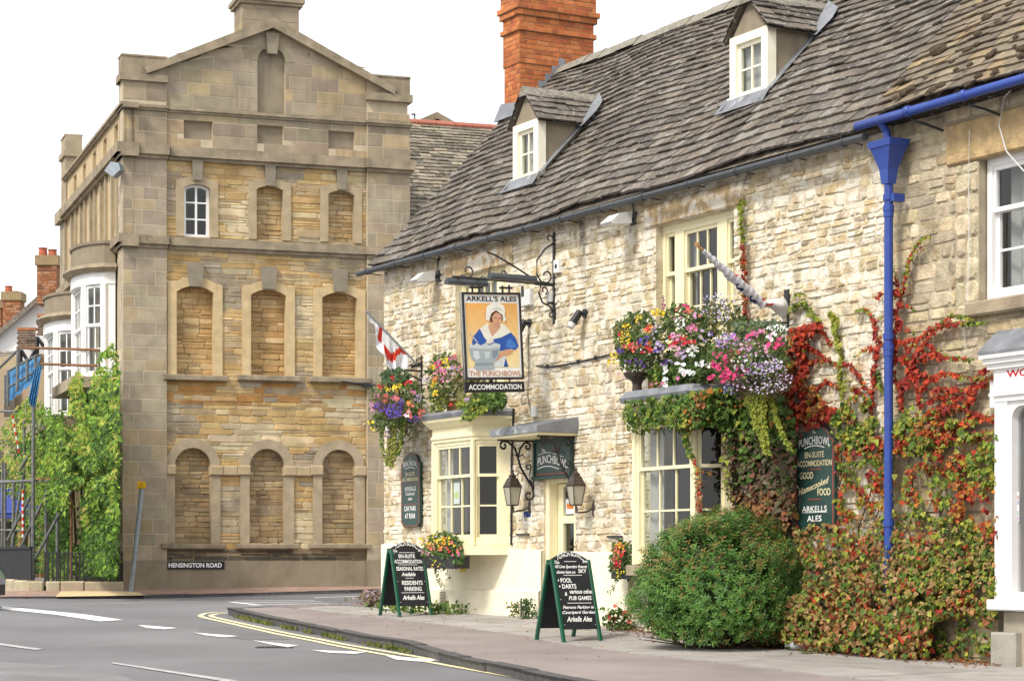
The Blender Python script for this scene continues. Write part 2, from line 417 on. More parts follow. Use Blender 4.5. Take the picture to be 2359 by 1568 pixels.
def arch_holes(pts, grow=.03):
    """the outline as stacked slots"""
    a0, a1, b0 = pts[0][0], pts[-1][0], pts[0][1]; top = pts[1:-1]; sp = top[0][1]
    H = [(a0-grow, a1+grow, b0, sp)]
    n = len(top)//2
    for i in range(n):
        (x0, y0), (x1, y1) = top[i], top[i+1]
        if y1-y0 > 1e-4: H.append(((x0+x1)/2-grow, a0+a1-(x0+x1)/2+grow, y0, y1+(grow if i == n-1 else 0)))
    return H
# ---------------------------------------------------------------- plants
def leaf(mb, p, n, d, s, col, wd=.5, ivy=False):
    """one folded leaf at p, facing n, pointing along d"""
    n = nrm(n); d = nrm(vs(d, vm(n, dot(d, n)))); x = cross(d, n)
    def P(a, b, c): return tuple(p[i]+(x[i]*a+d[i]*b+n[i]*c)*s for i in range(3))
    if ivy:
        mb.add([P(0, 0, 0), P(wd, .12, .10), P(wd*.62, .62, .10), P(0, 1, -.05), P(-wd*.62, .62, .10), P(-wd, .12, .10)], [(0, 1, 2, 3), (0, 3, 4, 5)], col)
    else:
        mb.add([P(0, 0, 0), P(wd, .42, .12), P(0, 1, 0), P(-wd, .42, .12)], [(0, 1, 2), (0, 2, 3)], col)
def rdir(rng=R):
    z = rng.uniform(-1, 1); a = rng.uniform(0, 2*pi); r = sqrt(1-z*z)
    return (r*cos(a), r*sin(a), z)
def flower(mb, p, n, s, col, eye=None, rng=R):
    n = nrm(va(n, vm(rdir(rng), .55))); x = nrm(cross(n, (0.2, .1, 1))); y = cross(n, x)
    k = 6; a0 = rng.uniform(0, 6)
    ring_ = [va(p, va(va(vm(x, cos(a0+2*pi*i/k)*s*(1 if i % 2 else .8)), vm(y, sin(a0+2*pi*i/k)*s*(1 if i % 2 else .8))), vm(n, s*.35))) for i in range(k)]
    mb.add([p]+ring_, [(0, 1+i, 1+(i+1) % k) for i in range(k)], col)
    if eye:
        q = va(p, vm(n, s*.3))
        mb.add([va(q, va(vm(x, cos(2*pi*i/4)*s*.3), vm(y, sin(2*pi*i/4)*s*.3))) for i in range(4)], [(0, 1, 2, 3)], eye)
def vary(c, k=.2, rng=R, hue=.025):
    m = 1+rng.uniform(-k, k)
    return (max(.004, c[0]*m*(1+rng.uniform(-hue, hue))), max(.004, c[1]*m*(1+rng.uniform(-hue, hue))), max(.004, c[2]*m*(1+rng.uniform(-hue, hue))))
def inside(poly, x, y):
    r = False; j = len(poly)-1
    for i in range(len(poly)):
        (xi, yi), (xj, yj) = poly[i], poly[j]
        if (yi > y) != (yj > y) and x < (xj-xi)*(y-yi)/(yj-yi)+xi: r = not r
        j = i
    return r
def resample(pts, step):
    out = [pts[0]]
    for p, q in zip(pts, pts[1:]):
        l = sqrt(sum((p[i]-q[i])**2 for i in range(len(p)))); n = max(1, int(l/step))
        out += [lerp(p, q, (k+1)/n) for k in range(n)]
    return out
# ================================================================ SETTING: road, footways, kerbs, markings
U2, N2 = (.4819, -.8763), (-.8763, -.4819)           # along the inn's front towards us, and out of it
F = Fr((-1.944, 33.0), U2, N2)                       # inn front
LF = Fr((-8.08, 45.0), (.9448, .3277), (.3277, -.9448))      # front of the old stone house across the side street
LS = Fr((-8.08, 45.0), (-.3278, .9448), (-.9448, -.3278))    # its flank along the main street
ROADZ = [(-300, -2), (0, .05), (10, .25), (19.3, .46), (21, .495), (24.2, .55), (27, .61), (30.6, .73), (33.5, .82), (38, .885), (42.7, .93), (45, 1.0), (60, 1.12), (120, 1.5), (900, 4)]
def rz(y): return tab(ROADZ, y)
def ground(x, y, h=0.0):
    """the road point seen at (x, y)"""
    d = 30.0
    for _ in range(60): d += ((CAMZ-rz(d)-h)*FOC/(y-HY)-d)*.5
    return at(x, y, d)
mb = MB()
ys = sorted([t[0] for t in ROADZ]+[15, 50, 70, 90, 200, 400]); xs = [-400, -150, -60, -30, -15, -8, -4, 0, 4, 8, 15, 30, 60, 150, 400]
mb.add([(x, y, rz(y)) for y in ys for x in xs], [(j*len(xs)+i, j*len(xs)+i+1, (j+1)*len(xs)+i+1, (j+1)*len(xs)+i) for j in range(len(ys)-1) for i in range(len(xs)-1)])
road = mb.build('road', M['asphalt'], origin=(0, 0, 0)); tag(road, 'grey asphalt road with worn markings bending into the side street', 'road', kind='structure')
WALLZ = [(5, .40), (10, .45), (20, .60), (21.8, .65), (24, .68), (25.9, .73), (26.9, .80), (28.9, .89), (31.5, .90), (33, .92), (60, 1.1)]
KP = [at(*q) for q in ((523, 1400, 33.5), (540, 1404, 32.9), (562, 1409, 32.3), (633, 1425, 30.6), (738, 1444, 28.6), (829, 1464, 27.0), (923, 1477, 25.6), (990, 1496, 24.2), (1039, 1511, 23.0), (1180, 1538, 21.0), (1330, 1568, 19.3))]+[(2.9, 15.0, .48), (5.7, 10.0, .36), (9.0, 4.0, .24)]
def wall_foot(a): 
    y = 33-.8763*a
    return F(a, tab(WALLZ, y), 0)
KA = [(-(p[0]-F.o[0])*0+((p[0]-F.o[0])*U2[0]+(p[1]-F.o[1])*U2[1]), p) for p in KP]       # kerb points by distance along the inn
def kerb_at(a): return tab3(KA, a)
def tab3(T, x):
    if x <= T[0][0]: return T[0][1]
    for (x0, p), (x1, q) in zip(T, T[1:]):
        if x <= x1: return lerp(p, q, (x-x0)/(x1-x0))
    return T[-1][1]
A0 = KA[0][0]
def foot(a, t):
    """point of the inn's footway: t = 0 at the wall, 1 at the kerb"""
    return lerp(wall_foot(a), kerb_at(a), t)
SPLIT = .50
mb = MB(); na = 90
al = [A0+(24-A0)*i/na for i in range(na+1)]
for a, b in zip(al, al[1:]):
    for k in range(3):
        t0, t1 = SPLIT+(1-SPLIT)*k/3, SPLIT+(1-SPLIT)*(k+1)/3
        mb.quad(foot(a, t0), foot(a, t1), foot(b, t1), foot(b, t0))
# footway round the corner into the side street
side = [(-3.9, 34.4, .93), (-1.6, 35.7, .945), (3, 38.2, .98)]; gab = [F(A0, .92, 0), F(0, .925, -1), F(0, .95, -6)]
mb.add([KP[0], side[0], side[1], side[2], F(0, .95, -6), F(0, .92, 0), F(A0, .92, 0)], [(0, 6, 5, 1), (1, 5, 2), (2, 5, 4, 3)])
pav = mb.build('pavement', M['footway'], origin=(0, 0, 0)); tag(pav, 'pinkish grey asphalt footway running along the front of the inn', 'pavement', kind='structure')
mb = MB(); rr = random.Random(3)
for row in range(3):
    t0, t1 = SPLIT*row/3, SPLIT*(row+1)/3
    a = A0+.3*row
    while a < 22:
        L_ = rr.uniform(.7, 1.25); b = a+L_
        dz = rr.uniform(0, .006); g = rr.uniform(.27, .35); c = (g*1.03, g*.95, g*.88)
        e = .006
        q = [foot(a+e, t0+.002), foot(a+e, t1-.003), foot(b-e, t1-.003), foot(b-e, t0+.002)]
        mb.add([(p[0], p[1], p[2]-.02) for p in q]+[(p[0], p[1], p[2]+.012+dz) for p in q], [(4, 5, 6, 7), (0, 1, 5, 4), (1, 2, 6, 5), (2, 3, 7, 6), (3, 0, 4, 7)], c)
        a = b
bed = MB()
for a, b in zip(al, al[1:]): bed.quad(foot(a, 0), foot(a, SPLIT), foot(b, SPLIT), foot(b, 0), (.16, .14, .12))
bed.build('pavement_bed', M['slab'], pav)
mb.build('paving_slabs', M['slab'], pav)
def kerb_run(pts, name, label, wd=.14, hgt=.14, colr=(.075, .10), step=.9, light=0.0, rng=random.Random(5)):
    mb = MB(); P = resample(pts, .3); acc = [P[0]]; l = 0; groups = []
    for p, q in zip(P, P[1:]):
        l += sqrt((p[0]-q[0])**2+(p[1]-q[1])**2); acc.append(q)
        if l > step*rng.uniform(.8, 1.2): groups.append(acc); acc = [q]; l = 0
    if len(acc) > 1: groups.append(acc)
    for g in groups:
        v = rng.uniform(*colr); c = (v, v*.97, v*.95)
        dz, do = rng.uniform(-.006, .012), rng.uniform(-.012, .012)
        for i, (p, q) in enumerate(zip(g, g[1:])):
            t = nrm((q[0]-p[0], q[1]-p[1], 0)); o = (-t[1], t[0], 0)        # left of the run is the footway side
            if i == 0: p = va(p, vm(t, .008))
            if i == len(g)-2: q = va(q, vm(t, -.008))
            def K(s, x, z): return (s[0]+o[0]*(x+do), s[1]+o[1]*(x+do), s[2]+z+dz)
            prof = [(-.012, -hgt-.05), (0, -.03), (.025, .008), (wd, .010), (wd, -.1)]
            mb.add([K(p, *u) for u in prof]+[K(q, *u) for u in prof], [(k, k+1, 6+k-0, 5+k) if False else (k, 5+k, 6+k, k+1) for k in range(4)]+[(0, 1, 2, 3, 4), (9, 8, 7, 6, 5)], c)
    return tag(mb.build(name, M['kerb']), label, 'kerb', kind='structure')
kerb_run(KP[::-1], 'kerb', 'dark granite kerb curving round the inn corner', wd=-.14)
kerb_run([KP[0]]+side, 'kerb', 'dropped kerb turning into the side street beside the inn', wd=-.14, colr=(.3, .36))
# far footway in front of the old stone house
KF = [at(-400, 1376, 42.6), at(-60, 1374.5, 42.5), at(100, 1373.5, 42.4), at(200, 1373, 42.3), at(330, 1371, 42.5), at(580, 1365, 43.8), at(840, 1358, 45.2), at(1100, 1352, 46.6), at(1400, 1347, 48.2)]
BF = [at(-420, 1362, 44.7), at(-70, 1360, 44.7), at(60, 1359.5, 44.6), at(180, 1359, 44.8), at(283, 1358, 45.0), at(580, 1352, 46.0), at(865, 1347.5, 47.1), at(1130, 1343, 48.2), at(1450, 1339, 49.6)]
mb = MB(); rr = random.Random(9)
for (p, q), (r, s) in zip(zip(KF, KF[1:]), zip(BF, BF[1:])):
    for i in range(8):
        for j in range(5):
            v = rr.uniform(.85, 1.1)
            P = lambda x, y: lerp(lerp(p, q, x), lerp(r, s, x), y)
            mb.quad(P(i/8, j/5), P((i+1)/8, j/5), P((i+1)/8, (j+1)/5), P(i/8, (j+1)/5), (.34*v, .225*v, .18*v))
fp = mb.build('pavement', M['redpave'], origin=(0, 45, 1)); tag(fp, 'pinkish red block footway in front of the tall stone house', 'pavement', kind='structure')
kerb_run(KF, 'kerb', 'dark kerb in front of the tall stone house', wd=.14, hgt=.1, colr=(.07, .10))
mb = MB(); tq = [at(128, 1374.6, 42.25), at(203, 1373.4, 42.25), at(336, 1371.5, 42.4), at(318, 1364, 43.7), at(270, 1361.5, 44.2), at(140, 1362, 44.3)]
mb.poly([(p[0], p[1], p[2]+.012) for p in tq]); mb.build('tactile_paving', M['tactile'], fp)
# painted markings, each a sheet just above the asphalt
def up(p, h=.006): return (p[0], p[1], p[2]+h)
def z8(x, y): return (x*.35143, 1326.36+y*.35143)
def sheetpx(mb, pts):
    """a marking from its corners a, b, c, d (two long edges a-b and d-c), cut fine enough to lie on the road"""
    g = [ground(*p) for p in pts]; n = max(2, int(sqrt((g[0][0]-g[1][0])**2+(g[0][1]-g[1][1])**2)/.4))
    row = [(lerp(g[0], g[1], i/n), lerp(g[3], g[2], i/n)) for i in range(n+1)]
    for (p, s), (q, r) in zip(row, row[1:]):
        f = lambda t: (t[0], t[1], rz(t[1])+.008)
        mb.quad(f(s), f(r), f(q), f(p))
def line(mb, pts, wd):
    P = resample([ground(*p) for p in pts], .3); L_ = []; 
    for i, p in enumerate(P):
        t = nrm(vs(P[min(i+1, len(P)-1)], P[max(i-1, 0)])); o = (-t[1]*wd/2, t[0]*wd/2)
        L_.append(((p[0]+o[0], p[1]+o[1], rz(p[1]+o[1])+.008), (p[0]-o[0], p[1]-o[1], rz(p[1]-o[1])+.008)))
    for (p, q), (r, s) in zip(L_, L_[1:]): mb.quad(q, s, r, p)
for pts in ([z8(20, 199), z8(805, 288), z8(655, 297), z8(0, 216)], [z8(905, 321), z8(1160, 341), z8(1078, 349), z8(960, 341)],
            [z8(1268, 371), z8(1558, 394), z8(1472, 402), z8(1360, 391)], [z8(1650, 421), z8(1955, 456), z8(1885, 467), z8(1775, 449)], [z8(2035, 485), z8(2400, 499), z8(2330, 511), z8(2150, 503)], [(888, 1510), (1010, 1520), (980, 1525), (912, 1519)]):
    g = pts
    mb = MB(); sheetpx(mb, [g[0], g[1], g[2], g[3]]); mb.build('give_way_dash', M['mark'], road)
for pts in ([z8(-60, 432), z8(285, 479), z8(230, 485), z8(-60, 446)], [z8(740, 567), z8(1560, 688), z8(1470, 693), z8(730, 574)]):
    mb = MB(); sheetpx(mb, pts); mb.build('centre_dash', M['faded'], road)
mb = MB(); line(mb, [z8(-40, 196), z8(600, 186), z8(1350, 165)], .07); mb.build('edge_line', M['faded'], road)
mb = MB(); line(mb, [z8(2060, 143), z8(2420, 129)], .12); mb.build('edge_line', M['mark'], road)
mb = MB(); line(mb, [z8(1490, 236), z8(1400, 239), z8(1340, 247), z8(1310, 262), z8(1340, 274), z8(1400, 287), z8(1600, 332), z8(1800, 377), z8(2080, 431), z8(2359, 487), (1000, 1527), (1100, 1545), (1240, 1570)], .085); mb.build('yellow_line', M['yellow'], road)
mb = MB(); line(mb, [z8(1490, 244), z8(1420, 248), z8(1378, 259), z8(1400, 270), z8(1500, 293), z8(1700, 337), z8(1900, 379), z8(2100, 416), z8(2359, 466), (1000, 1519), (1100, 1536.5), (1280, 1572)], .085); mb.build('yellow_line', M['yellow'], road)
for p, q, wd in (((1545, 163), (2060, 161), .14), ((1580, 176), (2110, 168), .14), ((1510, 170), (1700, 192), .13), ((1640, 191), (2160, 180), .13)):
    mb = MB(); line(mb, [z8(*p), z8(*q)], wd); mb.build('zigzag_line', M['mark'], road)
mb = MB(); PP = [ground(*z8(*q)) for q in ((1330, 300), (1560, 340), (1900, 412), (1640, 418), (1280, 372))]
mb.poly([(p[0], p[1], rz(p[1])+.004) for p in PP]); mb.build('road_patch', material('patched_asphalt', (.165, .16, .165), .93, .2, 1.2, .5, 120, spots=(110, .60, (.27, .265, .26))), road)
mb = MB(); PP = [ground(*z8(*q)) for q in ((-40, 560), (640, 600), (900, 690), (-40, 690))]
mb.poly([(p[0], p[1], rz(p[1])+.004) for p in PP]); mb.build('road_patch', material('patched_asphalt', (.205, .20, .205), .93, .2, 1.2, .5, 120, spots=(110, .60, (.30, .295, .29))), road)
g0 = ground(*z8(1800, 466)); mb = MB(); DG = Fr((g0[0]-.22, g0[1]), (1, 0), (0, -1))
for i in range(7): mb.box(DG, .03+i*.06, .06+i*.06, g0[2]-.03, g0[2]+.010, -.12, .12)
mb.box(DG, 0, .46, g0[2]-.03, g0[2]+.011, .12, .15); mb.box(DG, 0, .46, g0[2]-.03, g0[2]+.011, -.15, -.12)
tag(mb.build('drain_grate', M['gutter']), 'grey slotted drain grate set in the road beside a white dash', 'drain grate')
# dark mended strip in the carriageway
# ================================================================ THE INN
inn = thing('stone_inn', 'long limewashed rubble stone inn with stone slate roof, cream windows and orange brick chimney', 'inn', F(6, .7, 0))
ZE = 6.12                                             # roof edge, at c = .2
RT = 1.06; PH = math.atan(RT)
def roofz(c): return ZE+RT*(.2-c)
W1 = (2.36, 3.86, 3.95, 5.68); W2 = (7.66, 9.32, 4.15, 5.69)
B1 = dict(a0=2.51, a1=3.70, d=.29, p=.42, z0=1.86, zt=3.30, zl=3.62, lead=3.72)
B2 = dict(a0=7.85, a1=9.13, d=.22, p=.42, z0=1.60, zt=3.30, zl=3.52, lead=3.66)
DOOR = (4.92, 5.74, .80, 2.74)
HOLES = [W1, W2, (B1['a0']-.2, B1['a1']+.2, B1['z0'], B1['zl']), (B2['a0']-.15, B2['a1']+.15, B2['z0'], B2['zl']), DOOR]
PALE = [(.58, .49, .335), (.54, .44, .28), (.49, .38, .22), (.60, .52, .375), (.63, .57, .44), (.45, .37, .25), (.55, .45, .275), (.66, .61, .49), (.40, .335, .235), (.51, .42, .265)]
rs = random.Random(11)
mb = MB()
stones(mb, F, 0, 12.1, .5, 6.2, HOLES, (.06, .15), (.09, .38), .012, .016, .15, lambda a, b: vary(rs.choice(PALE), .12, rs), rng=rs, top=lambda a: 6.16)
# dressed stones over and beside the upper windows
for h in (W1, W2):
    n = 5 if h is W1 else 6
    mb.cbox(F, h[0]-.22, h[1]+.22, h[3]+.005, h[3]+.27, -.12, .045, .015, (.46, .34, .19))
wall = mb.build('wall', M['rubble'], inn)
mb = MB(); backing(mb, F, 0, 12.1, .4, 6.2, HOLES, .0, lambda a: 6.17, depth=.22)
GW = Fr(F(0, 0, 0)[:2], (.8763, .4819), (-.4819, .8763))                 # gable end on the side street
mb.add([GW(0, .5, 0), GW(5.62, .5, 0), GW(5.62, 6.2, 0), GW(2.81, 9.25, 0), GW(0, 6.2, 0)], [(4, 3, 2, 1, 0)])
mb.add([F(12.1, .3, 0), F(12.1, .3, -.4), F(12.1, 6.2, -.4), F(12.1, 6.2, 0)], [(0, 1, 2, 3)])
mb.build('wall_bed', M['pubmortar'], inn)
# cream painted base, slightly proud of the stones
mb = MB(); ctop = lambda a: 1.90-.024*a+.012*sin(a*5)
pb2 = MB(); pb1 = mb
ca = [0, .3, .9, 1.6, 2.4, 3.2, 4.0, 4.5, 4.92, 5.74, 6.2, 6.7, 7.1]
for p, q in zip(ca, ca[1:]):
    if p >= 4.92 and q <= 5.74: continue
    z0 = min(wall_foot(p)[2], wall_foot(q)[2])-.1; mb = pb1 if p < 5 else pb2
    mb.add([F(p, z0, .055), F(q, z0, .055), F(q, ctop(q), .055), F(p, ctop(p), .055), F(p, ctop(p)+.012, .01), F(q, ctop(q)+.012, .01), F(p, z0, -.1), F(q, z0, -.1)], [(0, 1, 2, 3), (3, 2, 5, 4)]+([(6, 0, 3, 4)] if p in (0, 5.74) else [])+([(1, 7, 5, 2)] if q in (4.92, 7.1) else []))
    if 1.5 < p < 4.8 or p < 0: mb.add([F(p, z0, .09), F(q, z0, .09), F(q, 1.24, .09), F(p, 1.24, .09), F(p, 1.26, .055), F(q, 1.26, .055)], [(0, 1, 2, 3), (3, 2, 5, 4)])
mb = pb1; mb.quad(F(4.92, .7, .055), F(4.92, .7, -.2), F(4.92, 1.79, -.2), F(4.92, 1.79, .055)); pb2.quad(F(5.74, .7, -.2), F(5.74, .7, .055), F(5.74, 1.77, .055), F(5.74, 1.77, -.2))
pb1.build('painted_base', M['creamwall'], inn); pb2.build('painted_base', M['creamwall'], inn)
mb = MB()
for i in range(9): mb.box(F, 2.05, 2.22, 1.02+i*.022, 1.03+i*.022, .09, .096)
mb.build('air_vent', M['render'], inn)
# ---- windows
def glazing(mf, mg, fr, a0, a1, b0, b1, c, cols, rows, bar=.022, rail=.045, off=.0):
    """one sash: rails, glazing bars and its panes as one sheet of glass"""
    mf.box(fr, a0, a1, b0, b0+rail, c-.02, c+.02); mf.box(fr, a0, a1, b1-rail, b1, c-.02, c+.02)
    mf.box(fr, a0, a0+rail*.8, b0+rail, b1-rail, c-.02, c+.02); mf.box(fr, a1-rail*.8, a1, b0+rail, b1-rail, c-.02, c+.02)
    g0, g1, h0, h1 = a0+rail*.8, a1-rail*.8, b0+rail, b1-rail
    for i in range(1, cols):
        x = g0+(g1-g0)*i/cols; mf.box(fr, x-bar/2, x+bar/2, h0, h1, c-.012, c+.014)
    for j in range(1, rows):
        y = h0+(h1-h0)*j/rows; mf.box(fr, g0, g1, y-bar/2, y+bar/2, c-.011, c+.013)
    mg.quad(fr(g0, h0, c-.004), fr(g1, h0, c-.004), fr(g1, h1, c-.004), fr(g0, h1, c-.004))
def sash(parent, fr, a0, a1, b0, b1, c, cols, zm, mat, rows=(1, 2), fw=.055, name='window'):
    """a box sash window: upper sash in front, lower sash behind"""
    f = MB(); g = MB()
    f.box(fr, a0, a0+fw, b0, b1, c-.06, c+.04); f.box(fr, a1-fw, a1, b0, b1, c-.06, c+.04)
    f.box(fr, a0+fw, a1-fw, b1-fw, b1, c-.06, c+.038); f.box(fr, a0+fw, a1-fw, b0, b0+fw*1.2, c-.06, c+.05)
    glazing(f, g, fr, a0+fw, a1-fw, zm-.02, b1-fw, c, cols, rows[0]); glazing(f, g, fr, a0+fw, a1-fw, b0+fw*1.2, zm+.02, c-.045, cols, rows[1])
    w_ = f.build(name, mat, parent); g.build('pane', M['glass'], w_)
    return w_
def room(parent, fr, a0, a1, b0, b1, c, deep=1.6, grow=.5):
    m = MB(); a0 -= grow; a1 += grow; c1 = c-deep
    P = [fr(a0, b0, c), fr(a1, b0, c), fr(a1, b1, c), fr(a0, b1, c), fr(a0, b0, c1), fr(a1, b0, c1), fr(a1, b1, c1), fr(a0, b1, c1)]
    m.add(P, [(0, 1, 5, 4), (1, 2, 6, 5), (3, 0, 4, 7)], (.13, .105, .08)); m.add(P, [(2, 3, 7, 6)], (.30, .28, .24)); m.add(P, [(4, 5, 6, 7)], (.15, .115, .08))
    q = random.Random(int((a0+b0)*100)); x = a0+.1
    while x < a1-.3:                                          # furniture, panelling and pictures at the back of the room
        w_ = q.uniform(.2, .6); z1 = b0+(b1-b0)*q.uniform(.3, .9); v = q.uniform(.5, 1.6)
        m.box(fr, x, min(a1, x+w_), b0 if q.random() < .7 else z1-.4, z1, c1+.01, c1+q.uniform(.05, .6), (.11*v, .075*v, .05*v)); x += w_+q.uniform(.05, .5)
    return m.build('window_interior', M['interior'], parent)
def drape(parent, fr, a0, a1, b0, b1, c, n=14, amp=.02, sw=0.0):
    m = MB(); vv = []
    for i in range(n+1):
        x = i/n; cc = c+amp*sin(x*n*1.6)
        vv += [fr(a0+(a1-a0)*x*(1-sw)+0, b0, cc), fr(a0+(a1-a0)*x, b1, cc)]
    m.add(vv, [(2*i, 2*i+2, 2*i+3, 2*i+1) for i in range(n)])
    return m.build('curtain', M['curtain'], parent)
def facet(fr, a0, c0, a1, c1):
    """upright frame from plan point (a0, c0) to (a1, c1) of fr"""
    p, q = fr(a0, 0, c0), fr(a1, 0, c1); l = sqrt((q[0]-p[0])**2+(q[1]-p[1])**2); u = ((q[0]-p[0])/l, (q[1]-p[1])/l)
    return Fr((p[0], p[1]), u, (u[1], -u[0]) if True else 0), l
def bay(B, name, label_):
    a0, a1, d, p, z0, zt, zl = B['a0'], B['a1'], B['d'], B['p'], B['z0'], B['zt'], B['zl']
    plan = [(a0-d, .0), (a0, p), (a1, p), (a1+d, .0)]
    def band(mb, z_0, z_1, g0, g1=None):
        """canted band, standing g out of the plan"""
        g1 = g0 if g1 is None else g1
        def out(g): return [(a0-d-g*.8, 0), (a0-g*.45, p+g), (a1+g*.45, p+g), (a1+d+g*.8, 0)]
        q0, q1 = out(g0), out(g1)
        vv = [F(a, z_0, c) for a, c in q0]+[F(a, z_1, c) for a, c in q1]
        mb.add(vv, [(0, 1, 5, 4), (1, 2, 6, 5), (2, 3, 7, 6), (4, 5, 6, 7), (3, 2, 1, 0)])
    f = MB(); g = MB()
    zm = z0+(zt-z0)*.665
    cells = [(facet(F, *plan[0], *plan[1]), 1), (facet(F, *plan[1], *plan[2]), 3), (facet(F, *plan[2], *plan[3]), 1)]
    for (fr, l), cols in cells:
        m0 = .085 if cols == 3 else .06
        m1 = m0 if cols == 3 else .10
        lo = z0+.06
        e0, e1 = (m0, m0) if cols == 3 else ((.16, .05) if fr is cells[0][0][0] else (.05, .16))
        if cols == 1 and l < .49: e0, e1 = (.13, .05) if fr is cells[0][0][0] else (.05, .13)
        f.box(fr, 0, e0, z0, zt, -.08, .0); f.box(fr, l-e1, l, z0, zt, -.08, .0)
        f.box(fr, e0, l-e1, z0, lo+.05, -.07, .002); f.box(fr, e0, l-e1, zt-.05, zt, -.07, .002)
        glazing(f, g, fr, e0, l-e1, zm-.02, zt-.05, -.03, cols, 1, rail=.04); glazing(f, g, fr, e0, l-e1, lo+.05, zm+.02, -.065, cols, 2, rail=.04)
    for (a, c) in plan[1:3]:                                   # corner posts
        q = F(a, 0, c); f.lathe((q[0], q[1], z0), [(.035, 0), (.035, zt-z0)], 8)
    w_ = f.build('bay_window', M['cream'], inn); g.build('pane', M['glass'], w_)
    f = MB()
    band(f, zt, zt+.05, .025); band(f, zt+.05, zt+.08, .045); band(f, zt+.08, zt+.10, .03); band(f, zt+.10, zl-.12, .02); band(f, zl-.12, zl-.04, .05, .13); band(f, zl-.04, zl, .135, .15)
    f.build('cornice', M['cream'], w_)
    f = MB(); band(f, zl+.002, zl+.055, .16, .18); band(f, zl+.055, B['lead'], .18, .10)
    f.build('lead_roof', M['lead'], w_)
    f = MB(); band(f, z0-.13, z0-.005, .10)
    f.build('sill', M['cream'] if B is B1 else M['paleston'], w_)
    m = MB()
    for s, t in ((a0-d+.02, a0+.06), ): pass
    room(w_, F, a0-.1, a1+.1, z0, zt, .0, 2.2, .4)
    return w_
bw1 = bay(B1, 'bay_window', ''); bw2 = bay(B2, 'bay_window', '')
drape(bw1, F, 2.62, 2.80, 1.95, 3.22, .26, 8, .02); drape(bw2, F, 7.95, 8.25, 1.75, 3.22, .26, 8, .02)
mb = MB(); mb.box(F, 2.98, 3.16, 2.44, 2.74, .345, .349, (.75, .78, .74)); mb.box(F, 3.0, 3.14, 2.52, 2.6, .3495, .351, (.62, .66, .25)); mb.build('notice', M['plain'], bw1)
for h, cols in ((W1, 3), (W2, 3)):
    a0, a1, b0, b1 = h; s = .27 if h is W1 else .32
    w_ = sash(inn, F, a0+s+.1, a1-s-.1, b0, b1-.05, -.13, 3, b0+(b1-b0)*.62, M['cream'], name='upper_window')
    for p, q in ((a0+.03, a0+s), (a1-s, a1-.03)):
        sash(w_, F, p, q, b0, b1-.05, -.13, 1, b0+(b1-b0)*.62, M['cream'], fw=.04, name='side_light')
    m = MB(); m.box(F, a0+s, a0+s+.1, b0, b1-.05, -.2, -.09); m.box(F, a1-s-.1, a1-s, b0, b1-.05, -.2, -.09); m.box(F, a0, a0+.03, b0, b1, -.2, -.1); m.box(F, a1-.03, a1, b0, b1, -.2, -.1); m.box(F, a0+.03, a1-.03, b1-.05, b1, -.2, -.08)
    m.build('mullion', M['cream'], w_)
    room(w_, F, a0, a1, b0-.1, b1, -.22, 1.6, .3)
    drape(w_, F, a0+.05, a0+.5, b0, b1-.1, -.26, 10, .02); drape(w_, F, a1-.35, a1-.05, b0, b1-.1, -.26, 8, .02)
    if h is W1: drape(w_, F, a0+.4, a1-.2, b0+.8, b1-.1, -.30, 16, .015)
# ---- door
a0, a1, b0, b1 = DOOR
m = MB(); m.box(F, a0, a0+.10, b0, b1, -.22, -.02); m.box(F, a1-.05, a1, b0, b1, -.22, -.12); m.box(F, a0+.10, a1-.05, b1-.07, b1, -.22, -.04)
dr = m.build('door_frame', M['cream'], inn)
m = MB(); g = MB(); p0, p1 = a0+.11, a1-.17; st = .13
m.box(F, p0, p0+st, b0+.02, b1-.08, -.20, -.15); m.box(F, p1-st, p1, b0+.02, b1-.08, -.20, -.15)
zz = [b0+.02, 1.28, 1.66, 1.76, 2.14, 2.24, 2.62, b1-.08]
for i in range(0, 8, 2): m.box(F, p0+st, p1-st, zz[i], zz[i+1], -.20, -.15)
d_ = m.build('door', M['cream'], inn)
for i in range(1, 7, 2): g.quad(F(p0+st, zz[i], -.18), F(p1-st, zz[i], -.18), F(p1-st, zz[i+1], -.18), F(p0+st, zz[i+1], -.18))
g.build('pane', M['glass'], d_)
m = MB(); m.box(F, p1-.07, p1-.03, 1.72, 1.9, -.15, -.13); m.tube([F(p1-.05, 1.83, -.13), F(p1-.05, 1.83, -.09), F(p1-.15, 1.83, -.09)], .011); m.build('handle', M['iron'], d_)
m = MB(); m.box(F, p1+.004, a1-.05, b0, b1-.08, -.21, -.19); m.build('door_jamb', M['timber'], inn)
m = MB(); m.box(F, p0+st+.03, p1-st-.03, 2.26, 2.46, -.176, -.172, (.75, .78, .82)); m.box(F, p0+st+.06, p1-st-.05, 2.33, 2.40, -.1715, -.170, (.75, .20, .03)); m.build('notice', M['plain'], d_)
room(inn, F, a0, a1, b0, b1, -.22, 1.4, .1)
m = MB(); m.box(F, a0-.06, a1+.05, .7, .88, -.25, .06); m.build('doorstep', M['paleston'], inn)
